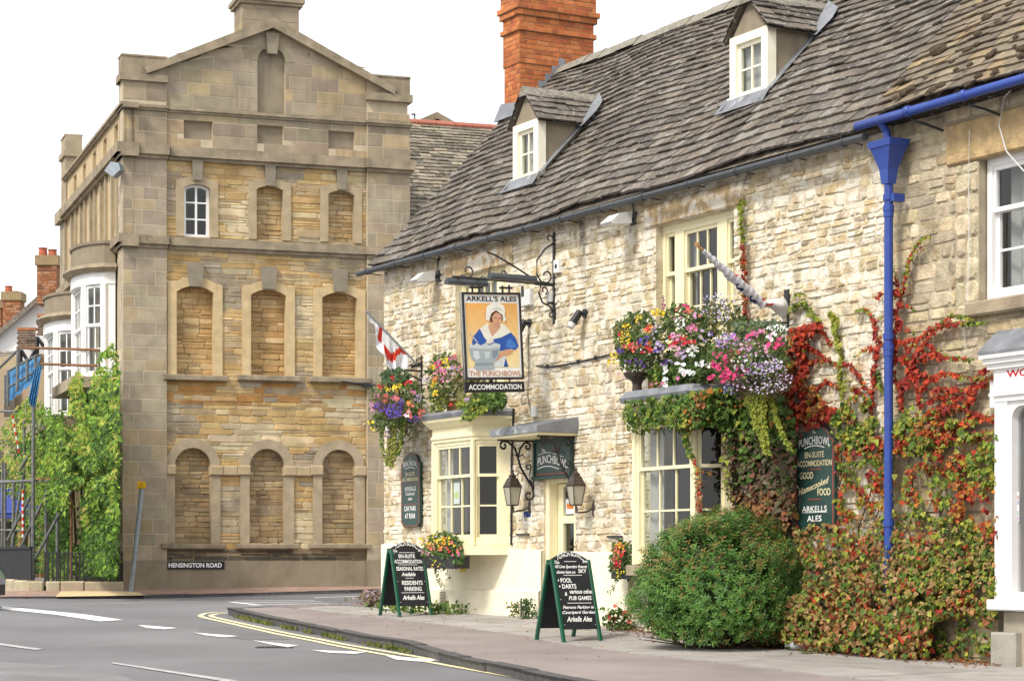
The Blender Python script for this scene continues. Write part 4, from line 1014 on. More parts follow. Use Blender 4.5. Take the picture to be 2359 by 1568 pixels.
for q in n3+[nn]:
    m = MB(); m.quad(LF(q[0]-.02, q[2]-.02, WR-.075), LF(q[1]+.02, q[2]-.02, WR-.075), LF(q[1]+.02, q[3]+.02, WR-.075), LF(q[0]-.02, q[3]+.02, WR-.075)); m.build('blind_panel', M['render'], HB)
# string courses, cornices and copings
def course(name, z0, z1, prof, a0=aP0, a1=aR1, ret=9.2, mat='moulding', cbase=0.0):
    m = MB()
    for (p, q, cc) in prof:
        zz0, zz1 = z0+(z1-z0)*p, z0+(z1-z0)*q
        m.box(LF, a0-cc, a1+cc*.6, zz0, zz1, -.5, cc+cbase)
        if ret: m.box(LS, -.3, ret, zz0, zz1, -.3, cc+cbase)
    return m.build(name, M[mat], HB)
def breakfront(name, z0, z1, prof):
    m = MB()
    for (p, q, cc) in prof:
        zz0, zz1 = z0+(z1-z0)*p, z0+(z1-z0)*q
        m.box(LF, aP1+.03+cc*.3, aR0-.03, zz0, zz1, -.5, cc-.075); m.box(LF, aP0-cc, aP1+cc*.3, zz0, zz1, -.55, cc); m.box(LF, aR0-cc*.3, aR1+cc*.6, zz0, zz1, -.5, cc)
        m.box(LS, -.2, 9.2, zz0, zz1, -.3, cc-.002)
    return m.build(name, M['moulding'], HB)
breakfront('band_course', z_b0, z_b1, [(0, .3, .05), (.3, 1, .12)]); breakfront('cornice', z_c0, z_c1, [(0, .25, .07), (.25, 1, .15)]); breakfront('string_course', z_s0, z_s1, [(0, .45, .035), (.45, 1, .075)])
m = MB(); zr0 = lz(217)
m.box(LF, aP0-.07, aP1+.02, z_m0, z_m1, -.45, .05); m.box(LF, aP0-.02, aP1, z_m1, z_top, -.45, -.02); m.box(LF, aP0-.03, aP1+.02, z_top, z_top+.035, -.47, .0)
m.box(LS, .25, .62, z_m0, z_m1, -.3, .05); m.box(LS, .25, .6, z_m1, z_top, -.3, -.02); m.box(LS, .22, .62, z_c1, z_m0, -.3, -.02)
m.build('parapet', M['moulding'], HB); m = MB()
zq = LF.px(900, 217, 0)[1]; zt2 = LF.px(900, 178, 0)[1]
m.box(LF, aR0-.02, aR1+.05, zq-.16, zq, -.45, .05); m.box(LF, aR0, aR1+.01, zq, zt2, -.45, -.02); m.box(LF, aR0-.02, aR1+.02, zt2, zt2+.035, -.47, .0)
m.build('parapet', M['moulding'], HB)
m = MB(); cl = (gl0[0]+.02, gl0[1]); cr = (gr0[0]-.02, gr0[1]); th = .20
m.sheet(LF, [(cl[0], cl[1]-.02), (aM, apex-.02), (cr[0], cr[1]-.02), (cr[0]+.05, cr[1]+th*.55), (aM, apex+th), (cl[0]-.05, cl[1]+th*.55)], -.42, .085); m.build('gable_coping', M['moulding'], HB)
m = MB(); m.box(LF, aP0, aP1, .6, z_pl, -.4, .05); m.box(LF, aP1, aR0, .6, z_pl, -.4, -.03); m.box(LF, aR0, aR1, .6, z_pl, -.4, .04); m.box(LS, .05, 9, .6, z_pl, -.3, .045); m.build('plinth', M['render'], HB)
# windows, bricked up but for one
def surround(pts, jw, kst, sill, round_, real=False, infill=OC, deep=.16, dressed=(.55, .42, .235)):
    a0, a1 = pts[0][0], pts[-1][0]; b0 = pts[0][1]; mx = (a0+a1)/2
    top = pts[1:-1]; out = [(a0-jw, b0)]
    cz_ = top[0][1]
    for (x, y) in top:
        dx, dy = x-mx, y-(cz_ if round_ else top[len(top)//2][1]-1.2*(a1-a0)); l = sqrt(dx*dx+dy*dy); out.append((x+dx/l*jw*(1 if round_ else 1.0), y+dy/l*jw))
    if not round_: out[1] = (a0-jw, out[1][1]); out[-1] = (a1+jw, out[-1][1])
    out.append((a1+jw, b0))
    m = MB(); m.ring(LF, pts, out, WR-deep, WR+.045, dressed)
    s_ = m.build('window_surround', M['paleston'], HB)
    if kst:
        k0, k1, w0, w1 = kst; m = MB(); m.sheet(LF, [(mx-w0, k0), (mx+w0, k0), (mx+w1, k1), (mx-w1, k1)], WR-.02, WR+.11, (.255, .22, .165)); m.build('keystone', M['paleston'], s_)
    if sill:
        m = MB(); m.cbox(LF, a0-jw-.10, a1+jw+.10, b0-sill, b0-.004, WR-.1, WR+.16, .015); m.build('sill', M['moulding'], s_)
    if not real:
        m = MB()
        stones(m, LF, a0-.02, a1+.02, b0, max(p[1] for p in pts)+.02, [], (.06, .14), (.2, .55), .008, .014, .10, lambda a, b: vary(hs.choice(infill), .12, hs), c0=WR-deep, rng=hs)
        m.quad(LF(a0-.03, b0, WR-deep), LF(a1+.03, b0, WR-deep), LF(a1+.03, max(p[1] for p in pts)+.03, WR-deep), LF(a0-.03, max(p[1] for p in pts)+.03, WR-deep), (.24, .17, .09))
        m.build('blocked_opening', M['ochre'], s_)
    return s_
IN0 = [(.34, .25, .14), (.38, .265, .135), (.31, .235, .145), (.40, .295, .165), (.42, .315, .185)]; IN1 = [(.43, .27, .115), (.47, .31, .145), (.39, .24, .10), (.51, .365, .19)]
GYA = (.39, .315, .215)
for i, g in enumerate(G0):
    s_ = surround(g, .20, None, .11, True, infill=IN0, dressed=GYA)
    a0, a1 = g[0][0], g[-1][0]; sp = g[1][1]
    m = MB(); m.cbox(LF, a0-.26 if i else aP1+.0, a0+.02, sp-.19, sp+.015, WR-.16, WR+.09, .02, (.45, .355, .22)); m.build('impost', M['paleston'], s_); m = MB(); m.cbox(LF, a1-.02, a1+.26 if i < 2 else aR0, sp-.19, sp+.015, WR-.16, WR+.09, .02, (.45, .355, .22)); m.build('impost', M['paleston'], s_)
for g, h in zip(G0, G0[1:]):
    m = MB(); m.cbox(LF, g[-1][0]+.26, h[0][0]-.26, g[1][1]-.19, g[1][1]+.012, WR-.1, WR+.085, .02, (.45, .355, .22)); m.build('impost_band', M['paleston'], HB)
for i, g in enumerate(G1):
    kk = [(661, 606), (667, 616), (673, 622)][i]; x = [449, 622, 784][i]
    surround(g, .19, (LF.px(x, kk[0], WR)[1], LF.px(x, kk[1], WR)[1], .135, .175), .12, False, infill=IN1)
for i, g in enumerate(G2):
    kk = [(417, 371), (430, 382), (439, 391)][i]; x = [456, 624, 786][i]
    s_ = surround(g, .17, (LF.px(x, kk[0], WR)[1], LF.px(x, kk[1], WR)[1], .09, .12), 0, False, real=(i == 0), infill=[(.46, .33, .17), (.42, .29, .14), (.50, .38, .22)], dressed=(.40, .32, .205))
    if i == 0:
        a0, a1, b0 = g[0][0], g[-1][0], g[0][1]; zt_ = max(p[1] for p in g); f = MB(); gg = MB()
        f.ring(LF, [(a0+.06, b0+.05)]+[(min(max(x, a0+.06), a1-.06), y-.055) for x, y in g[1:-1]]+[(a1-.06, b0+.05)], g, WR-.14, WR-.07)
        f.box(LF, a0, a1, b0, b0+.06, WR-.14, WR-.05)
        mx = (a0+a1)/2; f.box(LF, mx-.022, mx+.022, b0+.06, zt_-.05, WR-.13, WR-.075)
        for t in (.345, .66): f.box(LF, a0+.06, mx-.022, b0+(zt_-b0)*t-.016, b0+(zt_-b0)*t+.016, WR-.13, WR-.08); f.box(LF, mx+.022, a1-.06, b0+(zt_-b0)*t-.016, b0+(zt_-b0)*t+.016, WR-.13, WR-.08)
        w_ = f.build('window', M['white'], s_)
        gg.quad(LF(a0, b0, WR-.10), LF(a1, b0, WR-.10), LF(a1, zt_, WR-.10), LF(a0, zt_, WR-.10)); gg.build('pane', M['glass'], s_)
        room(s_, LF, a0, a1, b0, zt_, WR-.16, 1.0, .1)
m = MB(); g = nn
nm = arch(nn[0], nn[1], z_s1, LF.px(628, 140, 0)[1]); mo = [(x+(-.17 if x < aM else .17)*(1 if i in (0, 1, len(nm)-1, len(nm)-2) else abs(x-aM)/(nn[1]-nn[0])*2), y+(.17*(1-abs(x-aM)/(nn[1]-nn[0])*2) if 0 < i < len(nm)-1 else 0)) for i, (x, y) in enumerate(nm)]
m.ring(LF, nm[1:-1], mo[1:-1], WR-.1, WR+.03, (.28, .24, .165)); nb = m.build('blind_niche', M['paleston'], HB)
m = MB(); zk0, zk1 = LF.px(628, 124, 0)[1], LF.px(628, 76, 0)[1]; m.sheet(LF, [(aM-.10, zk0), (aM+.10, zk0), (aM+.15, zk1), (aM-.15, zk1)], WR, WR+.10, (.26, .22, .16)); m.build('keystone', M['paleston'], nb)
# chimney on the gable
c0, c1 = la(556, 50, -.35), la(687, 50, -.35); zt_ = LF.px(620, 14, -.35)[1]
m = MB(); k = MB()
stones(m, LF, c0, c1, apex-.5, zt_, [], (.20, .27), (.35, .7), .014, .004, 0, hc(GD), c0=-.30, rough=False, rng=hs)
CS = Fr(LF(c0, 0, -.30)[:2], LS.u, LS.n); stones(m, CS, 0, .8, apex-.5, zt_, [], (.20, .27), (.35, .7), .014, .004, 0, hc(GD), c0=0, rough=False, rng=hs)
k.box(LF, c0, c1, apex-1, zt_, -1.1, -.302); k.box(LF, c0-.07, c1+.07, zt_, zt_+.07, -1.17, -.23); k.box(LF, c0-.11, c1+.11, zt_+.07, zt_+.16, -1.2, -.19); k.box(LF, c0-.03, c1+.03, zt_+.16, zt_+.22, -1.13, -.27)
ch = m.build('chimney', M['ashlar'], HB); k.build('chimney_cap', M['moulding'], ch)
# flank
m = MB(); SWH = []
far = 9.0
for t in (1.15, 2.75, 4.35, 5.95, 7.5): SWH.append((t-.28, t+.28, z_b1+.25, z_b1+1.45)); SWH.append((t-.25, t+.25, z_c1+.12, z_s0-.12))
backing(m, LS, .0, far, z_pl-.2, z_s0+.1, SWH, -.04, depth=.18)
m.quad(LS(0, 1, -.22), LS(far, 1, -.22), LS(far, z_s0, -.22), LS(0, z_s0, -.22), (.1, .1, .1))
m.build('flank_wall', material('warm_plastered_stone', (.50, .39, .235), .95, .15, 2, .5, 50, streak=.3), HB)
m = MB(); m.quad(LS(0, z_c1, -.20), LS(far, z_c1, -.20), LS(far, z_s0, -.20), LS(0, z_s0, -.20)); 
for t in (1.15, 2.75, 4.35, 5.95, 7.5): m.quad(LS(t-.3, z_b1+.2, -.2), LS(t+.3, z_b1+.2, -.2), LS(t+.3, z_b1+1.5, -.2), LS(t-.3, z_b1+1.5, -.2))
m.build('blind_recess', M['moulding'], HB)
m = MB()
for t in (1.15, 2.75, 4.35, 5.95, 7.5):
    for s in (-.42, .30): m.box(LS, t+s, t+s+.12, z_b1, z_b1+1.6, -.05, .02)
m.build('flank_pilasters', M['paleston'], HB)
m = MB()
m.box(LS, far-.1, far+.75, 1, z_c0, -.4, .03); m.box(LS, far-.15, far+.8, z_c0, z_c1, -.4, .16); m.box(LS, far-.1, far+.75, z_c1, z_m0, -.4, .0); m.box(LS, far-.15, far+.8, z_m0, z_m1, -.4, .06); m.box(LS, far-.12, far+.75, z_m1, z_top, -.4, .0); m.box(LS, far-.15, far+.8, z_b0, z_b1, -.4, .13)
m.box(LS, far-.1, far+.75, z_top, z_top+.035, -.42, .02); m.build('far_pier', M['ashlar'], HB)
m = MB(); m.add([LF(.2, z_s1-.1, -.5), LF(aM, apex-.1, -.5), LF(aR1-.1, z_s1-.1, -.5), LF(.2, z_s1-.1, -9.5), LF(aM, apex-.1, -9.5), LF(aR1-.1, z_s1-.1, -9.5)], [(0, 1, 4, 3), (1, 2, 5, 4), (3, 4, 5)], (.17, .14, .11)); m.build('roof', M['slate'], HB)
m = MB(); m.add([LF(aR1-.02, .8, -.05), LF(aR1-.02, .8, -9.6), LF(aR1-.02, z_c1, -9.6), LF(aR1-.02, z_c1, -.05)], [(0, 1, 2, 3)]); m.add([LF(0, .8, -9.7), LF(aR1, .8, -9.7), LF(aR1, z_s1, -9.7), LF(0, z_s1, -9.7)], [(0, 3, 2, 1)]); m.build('rear_wall', M['render'], HB)
# bow windows on the flank
def bow(t, wd, pr, zt_, zh, zs_):
    n = 10
    arc = lambda g: [(t+wd/2*cos(pi*i/n)*(1+g/wd*2), (pr+g)*sin(pi*i/n)) for i in range(n+1)]
    def band(mb, z0, z1, g0, g1, capp=True):
        p, q = arc(g0), arc(g1); vv = [LS(a, z0, c) for a, c in p]+[LS(a, z1, c) for a, c in q]
        mb.add(vv, [(i, n+1+i, n+2+i, i+1) for i in range(n)]+([tuple(range(n+1, 2*n+2)), tuple(range(n, -1, -1))] if capp else []))
    m = MB(); band(m, zh+.42, zt_, .0, .0); band(m, zt_+.001, zt_+.06, .04, .05); b = m.build('bow_window', M['render'], HB)
    m = MB(); band(m, zh+.25, zh+.33, .10, .2); band(m, zh+.33, zh+.42, .2, .12); m.build('cornice', M['moulding'], b)
    m = MB(); g = MB(); band(m, zh, zh+.25, .02, .02); band(m, zs_-.15, zs_+.04, .05, .03)
    pts = arc(0)
    segs = [(0, 2), (2, 3), (3, 7), (7, 8), (8, 10)]
    for i0, i1 in ((0, 1), (9, 10)):
        (p0, q0), (p1, q1) = pts[i0], pts[i1]; m.add([LS(p0, zs_, q0), LS(p1, zs_, q1), LS(p1, zh, q1), LS(p0, zh, q0)], [(0, 1, 2, 3)])
    for i0, i1 in ((1, 3), (3, 7), (7, 9)):
        (p0, q0), (p1, q1) = pts[i0], pts[i1]
        fr, l = facet(LS, p0, q0, p1, q1)
        if (i1-i0) == 4:
            fr, l = facet(LS, p0, q0, p1, q1)
        # box posts at the ends then a sash between
        m.box(fr, -.06, .08, zs_, zh, -.06, .03); m.box(fr, l-.08, l+.06, zs_, zh, -.06, .031)
        cols = 2 if i1-i0 < 4 else 3; zm = zs_+(zh-zs_)*.55
        glazing(m, g, fr, .08, l-.08, zm-.02, zh-.01, -.02, cols, 2, bar=.03, rail=.06); glazing(m, g, fr, .08, l-.08, zs_+.04, zm+.02, -.05, cols, 2, bar=.03, rail=.06)
    w_ = m.build('sash', M['white'], b); g.build('pane', M['glass'], b)
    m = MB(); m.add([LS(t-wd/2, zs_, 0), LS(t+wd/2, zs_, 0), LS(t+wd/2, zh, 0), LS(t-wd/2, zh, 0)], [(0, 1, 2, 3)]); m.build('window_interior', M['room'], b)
    m = MB()
    for s in (-.6, .1, .5): m.quad(LS(t+s*wd/2, zs_, .12), LS(t+s*wd/2+.3, zs_, .14), LS(t+s*wd/2+.3, zh, .14), LS(t+s*wd/2, zh, .12))
    m.build('curtain', material('tan_curtain', (.40, .33, .22), .9, .15, 6), b)
    return b
bz = lambda t, pr, y: CAMZ+(HY-y)/FOC*LS(t, 0, pr)[1]
bow(2.35, 2.7, .72, bz(2.35, .6, 578), bz(2.35, .6, 668), bz(2.35, .6, 872))
bow(6.5, 2.9, .80, bz(6.5, .6, 690), bz(6.5, .6, 772), bz(6.5, .6, 962))
m = MB(); m.box(LS, 4.7, 8.3, bz(6.5, .8, 1000), bz(6.5, .8, 968), -.1, 1.05); m.box(LS, .62, 4.0, bz(2.3, .8, 905), bz(2.3, .8, 880), -.1, .95); m.build('bow_base', M['paleston'], HB)
w0 = LS.px(190, 1150, 0)[0]
zz0, zz1 = CAMZ+(HY-1240)/FOC*47, CAMZ+(HY-1145)/FOC*47
sash(HB, LS, 1.55, 2.75, zz0, zz1, .02, 3, (zz0+zz1)/2, M['white'], rows=(2, 2), fw=.12, name='ground_window')
m = MB(); m.box(LS, 1.4, 2.9, zz0-.15, zz0-.005, -.1, .16); m.build('window_sill', M['paleston'], HB)
# ================================================================ THINGS FIXED TO THE INN AND STANDING BEFORE IT
def pavz(x, y):
    dx, dy = x-F.o[0], y-F.o[1]; a = dx*U2[0]+dy*U2[1]; k = dx*N2[0]+dy*N2[1]
    K_ = kerb_at(a); kk = (K_[0]-F.o[0])*N2[0]+(K_[1]-F.o[1])*N2[1]
    return wall_foot(a)[2]+(K_[2]-wall_foot(a)[2])*max(0, min(1, k/kk))
WHT = (.84, .84, .82); CRM = (.80, .70, .42); REDL = (.52, .07, .05)
# ---- hanging sign
aS = F.px(1276, 640, .02)[0]
S = Fr(F(aS, 0, 0)[:2], (-N2[0], -N2[1]), U2)                 # a < 0 is out from the wall
zA = F.px(1276, 657, .0)[1]
def so_(x): return -F.pxc(x, aS)
hs_ = thing('hanging_sign', 'hanging pub sign painted with a maid and silver bowl, on a black scrolled bracket', 'pub sign', F(aS, zA-.5, 0))
br = MB(); zt_, zb_ = F.px(1276, 545, 0)[1], F.px(1276, 737, 0)[1]; xo = so_(1042)
br.box(S, -.035, -.008, zb_, zt_, -.02, .02); br.tube([S(.0, zA, .0), S(xo, zA+.01, 0)], .017, 7); br.tube([S(.0, zA+.02, 0), S(.17, zA+.01, 0)], .0, 5)
br.tube([S(-.02, zA+.0, 0), S(-.30, zA-.0, 0)], .024, 7)
br.lathe(S(-.02, zt_, 0), [(.02, 0), (.024, .03), (.006, .06)], 8); br.lathe(S(-.02, zb_-.06, 0), [(.006, 0), (.024, .03), (.02, .06)], 8)
xw = so_(1140)
br.tube([S(-.26, zA+.02, 0), S(-.55, zA+.17, 0), S(xw, zA+.33, 0), S(xw-.12, zA+.36, 0)], .012, 6)
def sp(c, r0, r1, t0, t1, r=.010): br.tube(spiral(S, c, r0, r1, t0, t1), r, 6)
br.tube([S(-.03, zA+.42*1.3, 0), S(-.16, zA+.46, 0), S(-.28, zA+.30, 0), S(-.28, zA+.12, 0), S(-.22, zA+.03, 0), S(-.14, zA+.02, 0)]+spiral(S, (-.14, zA+.11), .09, .035, -pi/2, 1.0*pi), .012, 6)
sp((-.09, zA+.60), .055, .02, -.2, 1.4*pi); sp((xw+.0, zA+.10), .10, .05, pi*.7, 2.0*pi); sp((xw-.05+.17, zA+.10), .05, .02, -pi/2, 1.2*pi)
sp((xo+.22, zA+.10), .085, .03, -pi/2, 1.2*pi)
br.tube([S(-.22, zA-.02, 0), S(-.25, zA-.12, 0), S(-.20, zA-.24, 0), S(-.08, zA-.29, 0), S(-.03, zA-.36, 0)], .012, 6); sp((-.17, zA-.08), .055, .02, -pi*.4, 1.3*pi); sp((-.06, zA-.40), .04, .015, pi*.4, 1.9*pi)
br.build('scroll_bracket', M['iron'], hs_)
oL = so_(1061); tz = S(oL, 0, 0); th = .05; BW, BH = .86, 1.12
zT = CAMZ+(HY-673)/FOC*tz[1]
cu_, su_ = cos(th), sin(th)
BG = G((tz[0], tz[1], zT), (S.u[0]*cu_, S.u[1]*cu_, su_), (-S.u[0]*su_, -S.u[1]*su_, cu_), (U2[0], U2[1], 0))
m = MB(); m.box(BG, 0, BW, -BH, 0, -.03, .018, (.84, .84, .82)); pn = m.build('sign_panel', M['ink'], hs_)
m = MB(); f_ = .028
for q in ((0, f_, -BH, 0), (BW-f_, BW, -BH, 0), (f_, BW-f_, -f_, 0), (f_, BW-f_, -BH, -BH+f_)): m.box(BG, q[0], q[1], q[2], q[3], -.04, .032)
for x in (.22, .66):
    m.tube([BG(x-.05, 0, 0), BG(x-.05, .09, 0)], .014, 6); m.tube([BG(x+.05, 0, 0), BG(x+.05, .10, 0)], .014, 6); m.box(BG, x-.09, x+.09, .05, .075, -.02, .02)
m.build('sign_frame', M['iron'], hs_)
def zc(x, y): return (((x-195)-(y-568)*.0457)/535*BW, -((y-568)-(x-195)*.0187)/806*BH)
m = MB()
def art(pts, col, k): m.poly([BG(*zc(*p), .018+.0012*k) for p in pts], col)
for i in range(12):
    y0, y1 = 668+i*50, 668+(i+1)*50; t = i/11
    art([(229+(y1-668)*.04, y1), (702+(y1-668)*.045, y1+8), (702+(y0-668)*.045, y0+8), (229+(y0-668)*.04, y0)], lerp((.80, .43, .13), (.84, .70, .38), t), 1)
art([(360, 908), (305, 975), (290, 1030), (300, 1062), (540, 1062), (535, 1120), (590, 1112), (640, 1100), (690, 1112), (718, 1075), (692, 1000), (640, 940), (560, 985), (430, 1018)], (.03, .10, .42), 2)
art([(640, 1000), (690, 1060), (700, 1085), (650, 1095), (600, 1080), (610, 1020)], (.06, .20, .58), 3)
art([(590, 1160), (626, 1266), (575, 1266), (570, 1190)], (.03, .08, .36), 2)
art([(500, 1208), (560, 1168), (600, 1165), (580, 1266), (490, 1266)], (.62, .66, .68), 3)
art([(600, 1102), (676, 1112), (640, 1150), (565, 1170), (522, 1208), (495, 1208), (520, 1160)], (.62, .33, .20), 4)
art([(470, 845), (535, 865), (548, 900), (472, 988), (436, 900)], (.64, .36, .23), 3)
art([(440, 850), (360, 905), (400, 988), (430, 1022), (480, 1008), (560, 990), (645, 945), (600, 890), (548, 855), (546, 905), (472, 985), (438, 900)], (.80, .79, .70), 5)
art([(420, 1020), (470, 985), (490, 1030), (450, 1050), (415, 1040)], (.70, .70, .64), 6)
art([(445, 775), (500, 735), (565, 755), (578, 800), (562, 830), (480, 840), (455, 850)], (.13, .05, .025), 6)
art([(470, 800), (505, 757), (548, 778), (560, 810), (554, 845), (535, 878), (512, 886), (482, 862)], (.66, .36, .24), 7)
for q in (((492, 808), (512, 806), (510, 814), (494, 814)), ((532, 812), (550, 812), (549, 819), (533, 818))): art(q, (.05, .03, .03), 8)
art([(520, 818), (531, 842), (518, 844)], (.50, .24, .16), 8); art([(505, 856), (534, 857), (520, 865)], (.50, .09, .07), 8)
art([(412, 825), (415, 760), (420, 705), (470, 668), (530, 666), (578, 700), (590, 742), (585, 782), (600, 832), (572, 848), (566, 785), (505, 738), (462, 768), (442, 838)], (.82, .81, .75), 9)
art([(440, 745), (490, 712), (540, 716), (572, 750), (500, 728)], (.66, .65, .60), 10)
art([(262, 1040), (300, 1062), (330, 1036), (370, 1062), (410, 1040), (450, 1062), (490, 1040), (546, 1056), (542, 1130), (522, 1180), (490, 1218), (480, 1240), (496, 1262), (480, 1285), (330, 1285), (305, 1260), (320, 1240), (325, 1215), (285, 1180), (270, 1120)], (.36, .43, .47), 7)
art([(262, 1040), (300, 1062), (330, 1036), (370, 1062), (410, 1040), (450, 1062), (490, 1040), (546, 1056), (544, 1085), (400, 1098), (268, 1085)], (.55, .61, .64), 8)
art([(300, 1110), (350, 1115), (360, 1180), (330, 1195), (300, 1160)], (.60, .66, .69), 8); art([(400, 1120), (450, 1120), (450, 1180), (410, 1190)], (.52, .58, .62), 8); art([(470, 1115), (530, 1105), (515, 1165), (480, 1195)], (.22, .28, .33), 8); art([(320, 1225), (480, 1225), (485, 1245), (315, 1245)], (.24, .30, .34), 8)
art([(258, 938), (300, 975), (345, 1035), (338, 1040), (292, 985)], (.5, .5, .5), 7)
m.build('painting', M['ink'], pn)
m = MB()
write(m, BG, "ARKELL'S ALES", BW*.5, -.095-.02, .066, .74, .022, (.02, .02, .03), .022); write(m, BG, "THE PUNCHBOWL", BW*.515, -1.075, .066, .76, .022, (.52, .20, .10), .010)
for x in (.14, .17, .2, .64, .67, .7): m.box(BG, x-.006, x+.006, -.03, -.018, .018, .034, (.3, .05, .04))
m.build('lettering', M['ink'], pn)
m = MB(); m.box(BG, -.005, BW+.005, -BH-.165, -BH-.03, -.025, .02); 
for x in (.2, .66): m.tube([BG(x, -BH-.04, 0), BG(x, -BH+.01, 0)], .009, 5)
l2 = m.build('lower_panel', M['black'], hs_)
m = MB(); write(m, BG, 'ACCOMMODATION', BW*.5, -BH-.130, .068, .78, .023, WHT, .028); m.build('lettering', M['ink'], l2)
m = MB()
for c, z in ((.33, 5.285), (-.36, 5.27)):
    x0, x1 = (so_(1102)-.02, so_(1204)) if c > 0 else (so_(1057), so_(1150))
    P = [(-.06, -.035), (-.06, .0), (-.02, .045), (.03, .045), (.06, .0), (.06, -.035)]
    m.add([S(x0, zA+.0+b, c+p) for p, b in P]+[S(x1, zA+.0+b, c+p) for p, b in P], [(i, (i+1) % 6, 6+(i+1) % 6, 6+i) for i in range(6)]+[(5, 4, 3, 2, 1, 0), (6, 7, 8, 9, 10, 11)])
    for x in (x0+.15, x1-.15): m.tube([S(x, zA+.03, c), S(x, zA+.07, c*.5), S(x, zA+.01, 0)], .010, 5)
m.build('trough_light', M['gutter'], hs_)
# ---- green wall boards
def board_outline(w, h):
    P = [(-.78, 0), (.78, 0), (.82, .02), (.9, .045), (1, .055), (1, .845), (.95, .86), (.86, .868), (.80, .88), (.72, .925), (.58, .96), (.36, .985), (0, 1.0)]
    P = P+[(-x, y) for x, y in P[-2:4:-1]]+[(-1, .055), (-.9, .045), (-.82, .02)]
    return [(x*w/2, y*h) for x, y in P]
def wall_board(x0, x1, y0, y1, label, rows):
    a0, zb_ = F.px((x0+x1)/2, y1, .04); a_0 = F.px(x0, y1, .06)[0]; a_1 = F.px(x1, y1, .06)[0]; z1 = F.px((x0+x1)/2, y0, .06)[1]
    w_, h_ = a_1-a_0, z1-zb_; am = (a_0+a_1)/2
    t = thing('wall_sign', label, 'pub sign', F(am, zb_, .03), 'dark green boards fixed to the inn wall')
    L = Fr(F(am, 0, 0)[:2], U2, N2)
    m = MB(); m.sheet(L, [(x, zb_+y) for x, y in board_outline(w_, h_)], .03, .07); m.build('board', M['darkgreen'], t)
    m = MB(); o1 = [(x*.93, zb_+.012+y*(h_-.024)/h_) for x, y in board_outline(w_, h_)]; o2 = [(x*.90, zb_+.018+y*(h_-.036)/h_) for x, y in board_outline(w_, h_)]
    n = len(o1); m.add([L(x, y, .0725) for x, y in o1]+[L(x, y, .0725) for x, y in o2], [(i, (i+1) % n, n+(i+1) % n, n+i) for i in range(n)], REDL); m.build('border', M['ink'], t)
    m = MB()
    for r in rows:
        kind, y, hh = r[0], zb_+h_*(1-r[1]), h_*r[2]; ww = w_*r[3]
        if kind == 'line': m.box(L, r[4]*w_-ww/2, r[4]*w_+ww/2, y, y+hh, .0715, .0735, r[5])
        elif kind == 'swoosh': 
            P = [( -ww/2+ww*i/12, y+hh*sin(pi*i/12)) for i in range(13)]; m.add([L(a, b, .074) for a, b in P]+[L(a, b+.012, .074) for a, b in P], [(i, i+1, 14+i, 13+i) for i in range(12)], r[5])
        else: write(m, L, kind, r[4]*w_, y, hh, ww, .074, r[5], .012, r[6] if len(r) > 6 else 0, (None if len(r) < 8 else (lambda a: .24*a) if r[7] == 'slope' else (lambda a, ww=ww, k=r[7]: k*h_*(1-(2*a/ww)**2))))
    m.build('lettering', M['ink'], t)
    return t
wall_board(925, 968, 1042, 1213, 'narrow dark green board reading car park at rear, left of the first bay window',
    [('The', .095, .022, .10, 0, WHT, .3), ('PUNCHBOWL', .205, .075, .74, 0, WHT, 0, .028), ('swoosh', .225, .022, .5, 0, WHT), ('EN-SUITE', .315, .055, .50, 0, CRM), ('ACCOMMODATION', .385, .050, .84, 0, CRM), ('line', .42, .004, .7, 0, REDL), ('ARKELLS', .505, .052, .60, 0, WHT), ('line', .515, .005, .6, 0, WHT), ('Traditional', .575, .045, .5, 0, WHT, .35), ('ales', .64, .045, .24, 0, WHT, .35), ('line', .695, .005, .8, 0, REDL), ('CAR PARK', .785, .068, .64, 0, WHT), ('AT REAR', .885, .068, .56, 0, WHT)])
wall_board(1832, 1924, 977, 1224, 'large dark green board reading good homecooked food, half wrapped in red creeper',
    [('The', .085, .022, .08, 0, WHT, .3), ('PUNCHBOWL', .215, .075, .78, 0, WHT, 0, .03), ('swoosh', .225, .022, .5, 0, WHT), ('EN-SUITE', .31, .056, .48, 0, CRM), ('ACCOMMODATION', .39, .056, .86, 0, CRM), ('line', .42, .006, .34, 0, REDL), ('GOOD', .505, .066, .34, -.2, CRM), ('Homecooked', .605, .062, .76, -.02, CRM, .3, 'slope'), ('FOOD', .665, .066, .32, .24, CRM), ('line', .70, .006, .34, 0, REDL), ('ARKELLS', .815, .056, .62, .0, WHT), ('line', .822, .005, .62, 0, WHT), ('ALES', .905, .056, .36, .0, WHT)])
# ---- name board over the door, under the hood
t = thing('name_board', 'dark green pub name board above the door, under the lead hood', 'pub sign', F(5.25, 2.72, .03))
n0, n1, nz0, nz1 = 4.74, 5.72, 2.715, 3.245
m = MB(); m.box(F, n0, n1, nz0+.05, nz1, .03, .06); m.cbox(F, n0-.01, n1+.01, nz0, nz0+.05, .03, .10, .012)
for q in ((n0, n0+.04, nz0+.05, nz1), (n1-.04, n1, nz0+.05, nz1), (n0+.04, n1-.04, nz1-.04, nz1)): m.box(F, *q, .06, .08)
m.build('board', M['darkgreen'], t)
m = MB(); L = Fr(F((n0+n1)/2, 0, 0)[:2], U2, N2); w_ = n1-n0
wave = lambda a: .03*sin(2*pi*(a/w_*.95+.02)+pi)*-1
write(m, L, 'PUNCHBOWL', .02, nz0+.17, .11, w_*.80, .064, WHT, .015, 0, lambda a: .045*cos((a+.14)*5.2)); write(m, L, 'The', -.22, nz0+.36, .045, .10, .064, WHT, .01, .3)
write(m, L, 'ALES', .12, nz0+.37, .035, .16, .064, (.40, .05, .04), .01)
